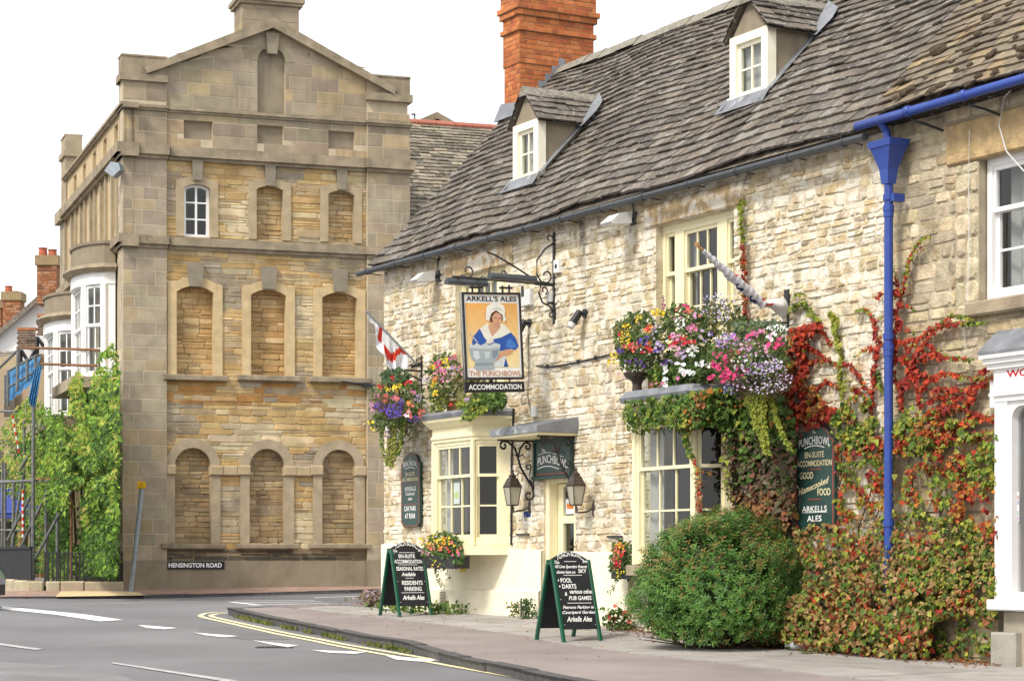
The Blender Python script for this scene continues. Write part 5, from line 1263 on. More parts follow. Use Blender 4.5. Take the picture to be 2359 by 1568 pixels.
for dz in (.125, ): m.add([L(-.38+.76*i/14, nz0+dz+.045*cos((-.38+.76*i/14+.14)*5.2), .064) for i in range(15)]+[L(-.38+.76*i/14, nz0+dz+.012+.045*cos((-.38+.76*i/14+.14)*5.2), .064) for i in range(15)], [(i, i+1, 16+i, 15+i) for i in range(14)], WHT)
m.add([L(-.36+.66*i/14, nz0+.305+.045*cos((-.36+.66*i/14+.14)*5.2), .064) for i in range(15)]+[L(-.36+.66*i/14, nz0+.313+.045*cos((-.36+.66*i/14+.14)*5.2), .064) for i in range(15)], [(i, i+1, 16+i, 15+i) for i in range(14)], WHT)
m.box(L, -.42, .42, nz0+.065, nz0+.075, .061, .063, REDL); m.build('lettering', M['ink'], t)
# ---- lanterns
def lantern(a, z, c, wall_z, label):
    t = thing('wall_lantern', label, 'lantern', F(a, wall_z, 0), 'copper lanterns beside the inn door')
    o = F(a, 0, c); A = Fr(o[:2], U2, N2)
    def fr4(z0, r0, z1, r1, mb, inset=0):
        v = [A(-r0, z0, -r0), A(r0, z0, -r0), A(r0, z0, r0), A(-r0, z0, r0), A(-r1, z1, -r1), A(r1, z1, -r1), A(r1, z1, r1), A(-r1, z1, r1)]
        mb.add(v, [(0, 3, 2, 1), (4, 5, 6, 7), (0, 1, 5, 4), (1, 2, 6, 5), (2, 3, 7, 6), (3, 0, 4, 7)])
    m = MB(); fr4(z+.235, .093, z+.25, .097, m); fr4(z+.25, .092, z+.36, .050, m); fr4(z+.36, .034, z+.40, .038, m); m.lathe((o[0], o[1], z+.40), [(.035, 0), (.024, .02), (.014, .035), (.024, .05), (.010, .07)], 10)
    fr4(z-.012, .060, z+.004, .060, m)
    for s, q in ((-1, -1), (1, -1), (1, 1), (-1, 1)): m.tube([A(s*.055, z, q*.055), A(s*.088, z+.24, q*.088)], .007, 5)
    m.build('lamp_frame', M['copper'], t)
    m = MB(); v = [A(s*r, zz_, q*r) for zz_, r in ((z+.004, .053), (z+.235, .085)) for s, q in ((-1, -1), (1, -1), (1, 1), (-1, 1))]
    m.add(v, [(0, 1, 5, 4), (1, 2, 6, 5), (2, 3, 7, 6), (3, 0, 4, 7)]); m.build('lamp_glass', M['lampglass'], t)
    m = MB(); W_ = Fr(F(a+.02, 0, 0)[:2], N2, U2)
    m.tube([A(0, z-.005, 0), A(0, z-.10, .0), W_(c*.75, wall_z-.03), W_(c*.4, wall_z-.02), W_(.03, wall_z+.02)], .012, 7); m.tube([A(.0, z-.06, .0), A(.05, z-.09, 0), A(.03, z-.03, 0)], .008, 5)
    m.lathe(W_(.0, wall_z-.09), [(.012, 0), (.04, .03), (.045, .10), (.04, .17), (.012, .2)], 10, sx=.7, sy=.7); m.build('lamp_bracket', M['copper'], t)
lz_ = F.px(1180, 1159, .25)[1]
lantern(F.px(1180, 1159, .26)[0], lz_-.02, .26, F.px(1205, 1172, 0)[1], 'copper lantern beside the first bay window, left of the door')
lantern(F.px(1326, 1159, .26)[0], F.px(1326, 1160, .26)[1]-.01, .26, F.px(1358, 1175, 0)[1], 'copper lantern hanging in front of the right edge of the door')
# ---- small fittings
def fit(name, x, y, w, h, c0, c1, mat, label, cat, extra=None, round_=False, group=None):
    a, z = F.px(x, y, 0); m = MB()
    m.cbox(F, a-w/2, a+w/2, z-h/2, z+h/2, c0, c1, .006)
    t = thing(name, label, cat, F(a, z-h/2, 0), group); m.build('casing', M[mat], t)
    if extra: extra(t, a, z)
    return t
def bell(t, a, z):
    m = MB(); L = Fr(F(a, 0, 0)[:2], U2, N2); m.add([L(.0+.035*cos(2*pi*i/12), z+.035*sin(2*pi*i/12), .062) for i in range(12)], [tuple(range(12))]); m.build('grille', M['gutter'], t)
fit('sounder_box', 1289, 614, .13, .17, 0, .06, 'white', 'small white sounder box right of the sign bracket', 'alarm box', bell)
def pan(t, a, z):
    m = MB(); m.box(F, a-.10, a-.03, z+.02, z+.16, .082, .086); m.build('dark_panel', M['black'], t)
fit('alarm_box', 1221, 686, .26, .22, 0, .08, 'lampgrey', 'cream alarm box on the wall right of the hanging sign', 'alarm box', pan)
a, z = F.px(1267, 690, .06); m = MB(); m.lathe(F(a, z-.06, .06), [(.045, 0), (.045, .03)], 12, (.05, .05, .05)); m.lathe(F(a, z-.03, .06), [(.042, 0), (.05, .12), (.03, .14)], 12, (.55, .55, .53)); tag(m.build('sensor', M['plain']), 'grey movement sensor tucked under the sign bracket arm', 'sensor')
fit('junction_box', 1236, 948, .13, .14, 0, .06, 'lampgrey', 'small grey junction box above the lead door hood', 'box')
def plate(t, a, z):
    m = MB(); m.box(F, a-.095, a+.095, z+.02, z+.095, .0125, .016, (.03, .05, .22)); m.build('heading', M['plain'], t)
fit('notice_plate', 1216, 1194, .24, .135, 0, .012, 'white', 'small white and blue notice plate beside the door', 'notice', plate)
for x, y, lb in ((1205, 1230, 'black iron bar on the stone left of the door'), (1417, 1235, 'black iron bar on the wall left of the second bay window')):
    a, z = F.px(x, y, .02); m = MB(); m.box(F, a-.17, a+.17, z-.012, z+.012, .02, .045); m.box(F, a-.15, a-.12, z-.01, z+.01, -.02, .02); m.box(F, a+.12, a+.15, z-.01, z+.01, -.02, .02); tag(m.build('iron_bar', M['iron']), lb, 'bar', 'iron bars on the inn wall')
def spot(x, y, lb):
    a, z = F.px(x, y, .0); t = thing('spotlight', lb, 'spotlight', F(a, z, 0), 'small black spotlights on the inn wall'); W_ = Fr(F(a, 0, 0)[:2], N2, U2)
    m = MB(); m.tube([W_(0, z+.0), W_(.03, z+.0)], .058, 12); m.tube([W_(.03, z), W_(.10, z-.03)], .014, 6); m.tube([W_(.09, z+.02), W_(.20, z-.14)], .045, 10, None, .055); m.build('spotlight_body', M['black'], t)
    m = MB(); m.tube([W_(.20, z-.14), W_(.235, z-.19)], .052, 10, None, .042); m.build('bulb', M['lampgrey'], t)
spot(1222, 744, 'black spotlight just right of the hanging sign'); spot(1349, 722, 'black spotlight higher and further right on the wall')
def flood(x, y, lb, k=1.0):
    a, z = F.px(x, y, .0); t = thing('floodlight', lb, 'floodlight', F(a, z, 0), 'floodlights under the inn gutter'); W_ = Fr(F(a, 0, 0)[:2], N2, U2)
    m = MB()
    P0 = [(.12, .09), (.30, .05), (.43, -.06), (.40, -.09), (.13, -.06)]
    m.prism([W_(c, z+b, -.12*k) for c, b in P0], vm((U2[0], U2[1], 0), .24*k)); m.build('lamp_housing', M['lampgrey'], t)
    m = MB(); m.tube([W_(0, z+.02), W_(.12, z+.02)], .03, 8); m.box(Fr(F(a, 0, 0)[:2], U2, N2), -.06, .06, z-.06, z+.10, 0, .035); m.tube([W_(.02, z+.06), W_(.03, z+.22), W_(.01, z+.30)], .012, 5); m.build('mounting', M['gutter'], t)
flood(1012, 640, 'pale floodlight on the wall left of the hanging sign', .9); flood(1462, 508, 'pale floodlight left of the big upper window', 1.1)
m = MB(); pts = [F(*F.px(x, y, .03), .03) for x, y in ((1236, 843), (1260, 845), (1290, 842), (1330, 834), (1370, 825), (1422, 813), (1470, 806))]; m.tube(pts, .013, 6)
for p in (1, 3, 4): m.box(Fr(pts[p][:2], U2, N2), -.015, .015, pts[p][2]-.02, pts[p][2]+.03, -.03, .012)
m.tube([F(*F.px(x, y, .02), .02) for x, y in ((1216, 770), (1218, 840), (1215, 910), (1222, 950), (1228, 952))], .006, 5)
tag(m.build('cable', M['black']), 'black cable clipped across the inn wall from the hanging sign to the flowers', 'cable')
m = MB(); m.tube([F(*F.px(x, y, .03), .03) for x, y in ((1182, 940), (1181, 990), (1178, 1050), (1177, 1255))], .016, 6); tag(m.build('waste_pipe', M['iron']), 'thin black pipe down the wall beside the first bay window', 'pipe')
m = MB(); m.tube([F(*F.px(x, y, .04), .04) for x, y in ((2358, 395), (2318, 350), (2300, 290), (2312, 225), (2345, 190), (2370, 175))], .007, 5); tag(m.build('cable', M['lampgrey']), 'grey cable looping from the blue gutter past the white sash window', 'cable')
m = MB(); m.tube([F(*F.px(x, y, .02), .02) for x, y in ((2232, 300), (2230, 420), (2231, 560), (2228, 690), (2220, 760), (2222, 800))], .005, 5); tag(m.build('cable', M['lampgrey']), 'thin pale wire hanging straight down the shop building wall', 'cable')
a, z = F.px(1066, 1297, .06); t = thing('hydrant_plate', 'small yellow hydrant plate below the first bay window', 'plate', F(a, z-.12, .05)); m = MB(); m.box(F, a-.09, a+.09, z-.115, z+.115, .057, .066, (.75, .55, .02)); m.build('plate', M['ink'], t); m = MB(); write(m, F, 'H', a, z-.08, .16, .12, .0675, (.02, .02, .02), .05); m.build('lettering', M['ink'], t)
ap_, zp_ = F.px(1212, 1388, .10); zg_ = wall_foot(ap_)[2]
m = MB()
for s in (-.07, .07): m.tube([F(ap_+s, zg_-.05, .14), F(ap_+s, zg_+.26, .14)], .012, 6)
m.tube([F(ap_-.07, zg_+.17, .14), F(ap_, zg_+.13, .14), F(ap_+.07, zg_+.17, .14)], .012, 6); tag(m.build('boot_scraper', M['iron']), 'black iron boot scraper at the foot of the cream wall', 'boot scraper')
# ---- chalkboards on the footway
def aboard(x, y, d, label, rows, yaw=28):
    p = at(x, y, d); zg = pavz(p[0], p[1]); o = (p[0], p[1], zg); c, s = cos(radians(yaw)), sin(radians(yaw))
    w = (c, s, 0); bk = (-s, c, 0); Wd, H_, back = .535, .97, .30
    t = thing('pavement_board', label, 'A-board', o, 'chalkboards standing on the footway')
    def plane(o_, sgn):
        l = sqrt(H_*H_+back*back); v = (bk[0]*sgn*back/l, bk[1]*sgn*back/l, H_/l)
        return G(o_, w, v, nrm(cross(w, v)) if sgn > 0 else nrm(cross(w, v))), l
    f, l = plane(o, 1); r, _ = plane(va(o, vm(bk, back*2+.07)), -1)
    for g, nm in ((f, 'front'), (r, 'rear')):
        m = MB()
        for a in (0, Wd-.042): m.cbox(g, a, a+.042, 0, l-.005, -.018, .018, .006)
        m.build('frame', M['green'], t)
        m = MB(); bow_ = [(.042+(Wd-.084)*i/16, l-.01+.095*sin(pi*i/16)) for i in range(17)]
        m.sheet(g, [(.042, .17), (Wd-.042, .17)]+bow_[::-1], -.008, .008); pnl = m.build('board', M['blackboard'], t)
        m = MB(); arcp = [(.042+(Wd-.084)*i/16, l-.01+.095*sin(pi*i/16)) for i in range(17)]; m.tube([g(a, b, 0) for a, b in arcp], .012, 5); m.build('arched_rail', M['black'], t)
        if nm == 'front':
            m = MB()
            for rw in rows:
                k = rw[0]
                if k == 'line': m.box(g, Wd*rw[2]-rw[3]*Wd/2, Wd*rw[2]+rw[3]*Wd/2, l*rw[1]-.0035, l*rw[1]+.0035, .0085, .0095, WHT)
                else:
                    ww = rw[4]*Wd; bend = (lambda a, ww=ww: rw[7]*(1-(2*a/ww)**2)) if len(rw) > 7 else None
                    sh = rw[5] if len(rw) > 5 else 0
                    (caps if rw[6] == 'c' else write)(m, g, k, Wd*rw[3], l*rw[1]-l*rw[2]*.06, l*rw[2]*1.14, ww*1.03, **({} if rw[6] == 'c' else dict(shear=sh, bend=bend)), c=.0095, col=(.88, .88, .86), bold=.026)
            for a in (.06, Wd-.06):
                for b in (.22, .52, .92): m.box(g, a-.004, a+.004, l*b-.004, l*b+.004, .0085, .011, WHT)
            m.build('lettering', M['ink'], pnl)
    m = MB(); m.box(G(va(va(o, vm(w, .002)), (bk[0]*back, bk[1]*back, H_)), w, (0, 0, 1), vm(bk, -1)), .0, Wd-.004, -.06, -.03, -.06, -.014); m.build('hinge', M['green'], t)
    return t
fy = lambda y, y0=945, hgt=750: (y0-y)/hgt
aboard(1295.5, 1477.5, 25.0, 'near chalkboard in a green frame, with pool and darts chalked on it', [
    ('PUNCH BOWL,', fy(208), .062, .5, .62, 0, 'w', .05), ('The', fy(235), .035, .15, .12, .35, 'w'), ('Inn', fy(225), .035, .86, .12, .35, 'w'), ('line', fy(214), .49, .30),
    ('All Live Sporting Events', fy(280), .042, .48, .80, .35, 'w'), ('shown here on', fy(322), .034, .34, .46, .35, 'w'), ('SKY', fy(316), .040, .76, .20, 0, 'w'), ('line', fy(338), .50, .46),
    ('• POOL', fy(402), .048, .28, .34, 0, 'w'), ('• DARTS', fy(456), .048, .33, .42, 0, 'w'), ('&', fy(520), .04, .26, .06, .2, 'w'), ('various other', fy(502), .045, .66, .58, .35, 'w'), ('PUB GAMES', fy(560), .044, .60, .56, .25, 'w'), ('line', fy(588), .56, .60),
    ('Patrons Parking in', fy(645), .042, .52, .76, .35, 'w'), ('Courtyard Garden', fy(690), .042, .51, .80, .35, 'w'), ('Arkells Ales', fy(752), .055, .50, .62, .35, 'w')])
gy = lambda y: (735-y)/610
z4 = lambda x, y: ((900+x/3.574)*.92109, (1340+y/3.574)*.92109)
aboard(*z4(345, 735), 30.2, 'far chalkboard in a green frame, with seasonal rates and residents parking', [
    ('PUNCH BOWL,', gy(136), .066, .48, .62, 0, 'w', .05), ('The', gy(160), .035, .14, .12, .35, 'w'), ('Inn', gy(152), .035, .87, .12, .35, 'w'), ('line', gy(163), .48, .46),
    ('EN-SUITE', gy(210), .048, .46, .46, 0, 'w'), ('ACCOMMODATION', gy(258), .050, .48, .78, 0, 'w'), ('line', gy(271), .46, .56), ('SEASONAL RATES', gy(321), .050, .50, .76, 0, 'w'), ('Available', gy(370), .048, .44, .40, .35, 'w'), ('line', gy(389), .46, .24),
    ('RESIDENTS', gy(447), .054, .52, .58, 0, 'w'), ('PARKING', gy(500), .054, .52, .48, 0, 'w'), ('line', gy(517), .50, .66), ('Arkells Ales', gy(578), .060, .50, .62, .35, 'w')])
# ---- flags on slanting poles
z7 = lambda x, y: ((900+x/3.732)*.92109, (760+y/3.732)*.92109)
aB = F.px(*z7(572, 630), .02)[0]
def on_a(a, x, y):
    """point in the upright plane across the wall at a, seen at (x, y)"""
    c = F.pxc(x, a); p = F(a, 0, c); return F(a, CAMZ+(HY-y)/FOC*p[1], c), c
t = thing('flag', 'red and white flag furled on a slanting pole above the left flower basket', 'flag', F(aB, on_a(aB, *z7(600, 582))[0][2], 0))
tip = on_a(aB, *z7(55, 65))[0]; base = on_a(aB, *z7(560, 590))[0]
m = MB(); m.tube([tip, base], .016, 7); m.build('flagpole', M['galv'], t)
m = MB(); dr_ = [(0, .03), (.1, .10), (.2, .20), (.3, .36), (.42, .50), (.52, .50), (.62, .38), (.72, .24), (.80, .10)]
ns_, nt_ = 40, 12; vv = []; fr_ = random.Random(5)
for i in range(ns_+1):
    s = .02+.76*i/ns_; p = lerp(tip, base, s); L_ = tab(dr_, s)
    for j in range(nt_+1):
        q = j/nt_; fold = .05*sin(s*34+q*3)*q+.03*sin(s*61+1)*q
        vv.append((p[0]+U2[0]*fold+.03*q*sin(s*18), p[1]+U2[1]*fold, p[2]-L_*q-.01))
ff, cc = [], []
for i in range(ns_):
    for j in range(nt_):
        ff.append((i*(nt_+1)+j, (i+1)*(nt_+1)+j, (i+1)*(nt_+1)+j+1, i*(nt_+1)+j+1)); s, q = i/ns_, j/nt_
        red = (.28 < s < .36 and q < .55) or (abs(q-.42+.15*sin(s*9)-(.55-s)*.9) < .13 and .38 < s < .98)
        cc.append((.60, .045, .025) if red else (.74, .75, .78))
for f_, c_ in zip(ff, cc): m.f.append(f_); m.c.append(c_)
m.v = vv; m.build('flag_cloth', M['cloth'], t, smooth=True)
zz4 = lambda x, y: ((1480+x/3.016)*.92109, (480+y/3.016)*.92109)
aC = F.px(*zz4(1480, 800), .0)[0]
t = thing('flag', 'union flag wound tightly round a slanting pole in front of the upper window', 'flag', F(aC, on_a(aC, *zz4(1480, 850))[0][2], 0))
tip = on_a(aC, *zz4(790, 400))[0]; b2 = on_a(aC, *zz4(1290, 850))[0]; b3 = on_a(aC, *zz4(1440, 830))[0]
m = MB(); m.tube([lerp(tip, b2, -.02), b2, F(aC, b3[2]+.02, .0)], .015, 7); m.lathe(tip, [(.02, -.02), (.02, .03)], 8); m.build('flagpole', M['timber'], t)
m = MB(); n = 44; seg = 8; fr_ = random.Random(8); pp = [lerp(tip, b2, .09+.91*i/n) for i in range(n+1)]; axis = nrm(vs(b2, tip)); x_ = nrm(cross(axis, (0, 0, 1))); y_ = cross(x_, axis)
for i, p in enumerate(pp):
    r = .022+.030*min(1, i/20)+.006*sin(i*1.9)
    for k in range(seg): an = 2*pi*k/seg+i*.16; rr_ = r*(1+.22*sin(3*an+i*.7)); m.v.append(va(p, va(vm(x_, cos(an)*rr_), vm(y_, sin(an)*rr_))))
for i in range(n):
    for k in range(seg):
        m.f.append((i*seg+k, i*seg+(k+1) % seg, (i+1)*seg+(k+1) % seg, (i+1)*seg+k)); ph = (k/seg+i*.026) % 1
        u_ = i/n
        m.c.append((.58, .07, .04) if .44 < u_ < .52 and ph < .6 or .93 < u_ and ph < .4 else (.05, .06, .16) if u_ > .5 and .25 < ph < .8 and (i//5) % 2 else (.62, .62, .66))
# the loose end bags down below the pole foot
q0 = [(1290, 835), (1330, 812), (1390, 800), (1450, 803), (1505, 838)]; q1 = [(1300, 862), (1345, 880), (1400, 925), (1440, 965), (1490, 930)]; rows_ = 9; vv = []
for j in range(rows_+1):
    for i in range(9):
        s = i/8*4; k = min(3, int(s)); P_ = lerp(q0[k], q0[k+1], s-k); Q_ = lerp(q1[k], q1[k+1], s-k); X = lerp(P_, Q_, j/rows_); b = on_a(aC, *zz4(*X))[0]
        o = .10*sin(pi*j/rows_)*sin(pi*i/8)+.012*sin(i*2.2+j); vv.append((b[0]+U2[0]*o, b[1]+U2[1]*o, b[2]))
k0 = len(m.v); m.v += vv
for j in range(rows_):
    for i in range(8): m.f.append((k0+j*9+i, k0+j*9+i+1, k0+(j+1)*9+i+1, k0+(j+1)*9+i)); m.c.append((.58, .10, .06) if i < 2 and 3 < j < 7 else (.70, .68, .68))
m.tube([on_a(aC, *zz4(1440, 960))[0], on_a(aC, *zz4(1465, 1030))[0], on_a(aC, *zz4(1500, 1060))[0]], .01, 5, (.7, .68, .66)); m.build('flag_cloth', M['cloth'], t, smooth=True)
m = MB(); W_ = Fr(F(aC, 0, 0)[:2], N2, U2); m.tube([W_(.0, b3[2]+.02), W_(.14, b3[2]-.01)], .026, 8); m.box(Fr(F(aC, 0, 0)[:2], U2, N2), -.04, .04, b3[2]-.08, b3[2]+.14, 0, .03); m.build('pole_socket', M['iron'], t)
# ---- street name plate, leaning post, floodlight on the tall stone house
a0, z0 = LF.px(381, 1310, -.02); a1, z1 = LF.px(517, 1292, -.02)
t = thing('street_name_plate', 'black and white street name plate on the base of the tall stone house', 'street sign', LF((a0+a1)/2, z0, -.03))
m = MB(); m.cbox(LF, a0, a1, z0, z1, -.03, .0, .006); m.build('plate', M['black'], t)
m = MB(); write(m, LF, 'HENSINGTON ROAD', (a0+a1)/2, z0+(z1-z0)*.2, (z1-z0)*.62, (a1-a0)*.90, .003, (.88, .88, .88), .03); m.build('lettering', M['ink'], t)
p0 = at(301, 1360, 44.2); p1 = at(325, 1122, 44.2); p1 = (p1[0], p1[1]+.1, p1[2])
t = thing('leaning_post', 'grey steel post leaning by the house corner with a small yellow marker', 'post', p0)
m = MB(); m.tube([(p0[0], p0[1], p0[2]-.05), p1], .048, 10); m.tube([lerp(p0, p1, .58), lerp(p0, p1, .60)], .052, 10); m.build('pole', M['galv'], t)
m = MB(); L = Fr((p1[0]-.06, p1[1]-.06), (.985, .17), (.17, -.985)); m.cbox(L, -.03, .15, p1[2]-.02, p1[2]+.12, -.02, .03, .008, (.70, .40, .01)); m.box(L, .05, .07, p1[2]+.05, p1[2]+.08, .0305, .032, (.05, .04, .02)); m.box(L, .0, .12, p1[2]+.015, p1[2]+.025, .0305, .032, (.2, .1, .02)); m.build('marker_plate', M['plain'], t)
q = at(262, 392, 45.0); t = thing('floodlight', 'grey floodlight on the corner of the tall stone house', 'floodlight', (q[0], q[1], q[2]-.15), )
L = Fr((q[0], q[1]), (.94, -.3), (-.3, -.94)); m = MB(); m.prism([L(x, q[2]+z, .1) for x, z in ((-.17, -.02), (-.02, .16), (.17, .12), (.20, -.02), (.02, -.16))], vm((L.n[0], L.n[1], 0), -.2)); m.build('lamp_housing', M['galv'], t)
m = MB(); m.tube([L(.15, q[2], 0), LS(.3, q[2]-.02, -.02)], .03, 6); m.build('mounting', M['gutter'], t)
m = MB(); m.tube([LF(aR0-.6, LF.px(830, 880)[1], .0+.05), LF(aR0+.08, LF.px(860, 888, .1)[1], .12)], .02, 5); m.box(LF, aR0-.12, aR0+.02, LF.px(850, 892)[1], LF.px(850, 884)[1], .02, .12); m.box(LF, aR0+.02, aR0+.16, LF.px(855, 890)[1], LF.px(855, 886)[1], .05, .1); tag(m.build('old_bracket', M['iron']), 'old black bracket on the house wall beyond the left flower basket', 'bracket')
# ================================================================ CLIMBERS, FLOWERS, SHRUB
from mathutils import noise as mnoise, Vector as MV
def nz(x, y, s, o=0.0): return mnoise.noise(MV((x/s+o, y/s-o, o*1.7)))*.5+.5
CAMP = (0, 0, CAMZ)
NO3 = (N2[0], N2[1], 0)
GREENS = [(.085, .15, .025), (.11, .18, .03), (.06, .11, .02), (.14, .21, .035)]
YG = [(.26, .30, .035), (.20, .26, .03), (.33, .33, .05)]
REDS = [(.42, .045, .02), (.33, .03, .016), (.48, .075, .025), (.24, .02, .016)]
BRONZE = [(.26, .095, .035), (.32, .13, .045), (.21, .075, .035), (.36, .18, .07), (.24, .15, .04)]
OR = [(.45, .16, .025), (.40, .20, .03)]
def climber_leaf(mb, x, y, c, s, col, rng, fr=None, ivy=True):
    fr = fr or F
    if 1830 < x < 1926 and 982 < y < 1200 and rng.random() < .97: return
    a, z = fr.px(x, y, c); p = fr(a, z, c)
    n = va(va((fr.n[0], fr.n[1], .35), vm(rdir(rng), .8)), (0, -.25, 0)); d = va((0, 0, -1), vm(rdir(rng), .75))
    leaf(mb, p, n, d, s*rng.choice((.5, .65, .8, .95, 1.1, 1.35))*rng.uniform(.85, 1.15), col, .52, ivy)
def in_poly_pts(poly, n, rng):
    xs = [p[0] for p in poly]; ys = [p[1] for p in poly]; out = []
    while len(out) < n:
        x, y = rng.uniform(min(xs), max(xs)), rng.uniform(min(ys), max(ys))
        if inside(poly, x, y): out.append((x, y))
    return out
# ---- scarlet and green creeper over the corner of the inn and the shop building
cr = random.Random(77)
t = thing('creeper', 'creeper turning red and gold, climbing the wall round the blue drainpipe', 'creeper', wall_foot(11.5))
lv = MB(); st = MB()
q6 = lambda x, y: ((1950+x/2.903)*.92109, (560+y/2.903)*.92109)
q7 = lambda x, y: ((1950+x/2.405)*.92109, (1050+y/2.405)*.92109)
def strand(pts, cols0, cols1, s=.052, dens=1.15, c=.05, stem=True, q=q6):
    P = resample([q(*p) for p in pts], 3.0/dens); n = len(P)
    if stem:
        st.tube([F(*F.px(x, y, .02), .02) for x, y in P[::3]+[P[-1]]], .007, 5)
    for i, (x, y) in enumerate(P):
        u_ = i/n
        for k in range(2):
            pal = cols1 if cr.random() < max(0, u_*1.6-.6) else cols0
            climber_leaf(lv, x+cr.uniform(-5.5, 5.5)*(1-.4*u_), y+cr.uniform(-5.5, 5.5)*(1-.4*u_), c+cr.uniform(-.03, .04), s*(1-.35*u_), vary(cr.choice(pal), .25, cr, .08), cr)
TIP = YG+GREENS[:2]
for pts in ([(830, 900), (815, 800), (850, 700), (840, 640), (880, 540), (905, 420), (920, 330), (940, 240), (965, 190), (1010, 120), (1050, 95), (1095, 95)], [(690, 1040), (700, 950), (715, 850), (700, 770), (670, 680), (640, 630), (600, 610), (550, 630)],
            [(830, 900), (880, 850), (950, 830), (1010, 830), (1080, 770), (1140, 740), (1230, 670), (1290, 660), (1400, 685)], [(960, 990), (1000, 920), (1080, 820), (1130, 760), (1220, 720), (1320, 715), (1400, 720), (1480, 715)],
            [(1000, 990), (1060, 950), (1120, 935), (1200, 960), (1300, 970), (1400, 985)], [(1020, 1200), (1080, 1130), (1150, 1090), (1230, 1080), (1320, 1105), (1460, 1120)]): strand(pts, REDS, TIP)
for pts in ([(860, 745), (930, 760), (975, 790)], [(700, 930), (650, 895), (600, 915), (550, 955)], [(880, 570), (930, 590), (985, 620)], [(970, 190), (1000, 180), (1060, 175)], [(850, 480), (850, 380), (825, 330)], [(860, 470), (830, 550)], [(740, 490), (680, 530)], [(690, 700), (740, 665)], [(1080, 870), (1130, 910), (1190, 940)], [(840, 960), (900, 970), (950, 980)]): strand(pts, REDS, TIP, .045, .8, stem=False)
for pts in ([(890, 1000), (940, 900), (1010, 830)], [(1370, 1290), (1370, 1200), (1420, 1110), (1470, 1070), (1530, 1040)], [(1400, 1270), (1420, 1180), (1480, 1130), (1555, 1110)], [(1100, 1220), (1160, 1190), (1250, 1195), (1330, 1210)], [(960, 980), (985, 1100), (1000, 1200), (1020, 1300), (1000, 1400)],
            [(980, 990), (900, 1130), (870, 1200), (880, 1300), (910, 1400), (900, 1500)], [(100, 780), (150, 850), (230, 900), (330, 970), (400, 1010), (430, 1050)], [(150, 1040), (220, 990), (320, 980)], [(450, 1020), (520, 1020), (570, 1100), (610, 1180), (650, 1230)], [(240, 1290), (260, 1200), (330, 1130), (430, 1190)],
            [(200, 740), (280, 710), (320, 790), (370, 870)], [(680, 1040), (690, 1130), (670, 1200), (665, 1350), (660, 1400)], [(822, 800), (830, 950), (810, 1050), (850, 1150), (870, 1230)], [(1290, 1450), (1400, 1440), (1480, 1400)], [(1370, 1290), (1360, 1400), (1390, 1440)], [(570, 1190), (520, 1190)], [(1010, 1080), (1100, 1110)], [(950, 1060), (930, 1160), (850, 1150)],
            [(1250, 1260), (1310, 1250), (1370, 1290)], [(1160, 1380), (1250, 1310), (1360, 1330)], [(1080, 1280), (1160, 1250), (1250, 1240)]): strand(pts, REDS, REDS+BRONZE[:2]+YG[:1], .054, 1.15)
strand([(380, 640), (405, 720), (420, 850), (440, 950), (435, 1100), (440, 1270)], YG, YG, .055); strand([(480, 1080), (470, 1200)], YG, YG, .04, .7, stem=False)
strand([(90, 590), (170, 570), (230, 650), (290, 700)], GREENS+YG, YG, .06); strand([(100, 510), (150, 500), (180, 510)], YG, YG, .045)
strand([(700, 1060), (720, 1150), (740, 1200)], GREENS, YG, .05)
for k in range(26):                                     # fine side shoots spreading over the shop wall
    x, y = cr.uniform(1000, 1500), cr.uniform(1150, 1900); P = [(x, y)]
    for i in range(4): x += cr.uniform(15, 60); y -= cr.uniform(-25, 40); P.append((x, y))
    P = [p for p in P if p[0] < 1560]
    if len(P) > 1: strand(P, cr.choice([REDS, REDS, BRONZE, YG]), YG+OR, .055, .75)
def mass(poly, n, pal, s, c0, c1, q=None, gap=None, rng=cr, fade=None):
    if q: poly = [q(*p) for p in poly]
    for x, y in in_poly_pts(poly, n, rng):
        if gap and nz(x, y, gap[0], gap[2] if len(gap) > 2 else 0) < gap[1]: continue
        if fade and rng.random() > (y+60*(nz(x, y, 50, 7.7)-.5)-fade[0])/(fade[1]-fade[0]): continue
        g = nz(x, y, 46, 3.3)+rng.uniform(-.22, .22)
        cols = pal(x, y, g)
        climber_leaf(lv, x, y, rng.uniform(c0, c1) if not callable(c1) else c1(x, y), s, vary(rng.choice(cols), .28, rng, .08), rng)
mass([(60, 760), (220, 720), (290, 715), (200, 860), (170, 1000), (250, 1200), (350, 1320), (420, 1330), (330, 1450), (140, 1480), (0, 1400), (0, 900)], 2300, lambda x, y, g: REDS if y < 1000 and g < .62 else REDS[:2]+OR+BRONZE if g < .55 else BRONZE+YG[:1]+OR, .054, .03, .16, q6, (26, .40))
mid = lambda x, y, g: YG+GREENS if g < .52 else YG+BRONZE+OR if g < .62 else REDS+OR
mass([(520, 1240), (620, 1220), (680, 1300), (840, 1310), (1010, 1330), (1180, 1330), (1330, 1480), (1330, 1640), (1000, 1650), (740, 1660), (330, 1660), (330, 1470), (430, 1330)], 3600, mid, .050, .03, .15, q6, (26, .50, 1.0))
mass([(300, 0), (640, 0), (800, 30), (1000, 60), (1300, 80), (1310, 700), (1000, 620), (640, 560), (340, 620), (320, 350)], 5400, lambda x, y, g: YG+GREENS[:2] if g < .50 else YG+BRONZE+OR if g < .60 else REDS+OR, .050, .03, .16, q7, (20, .50, 4.0))
TAN = [(.42, .27, .12), (.38, .21, .09), (.33, .24, .08), (.26, .22, .06)]
low = lambda x, y, g: YG+GREENS+TAN if (x > 2090 and g < .62) else TAN+BRONZE[:3]+GREENS+YG[:1] if g < .50 else TAN+YG+GREENS+GREENS if g < .60 else REDS+BRONZE+YG
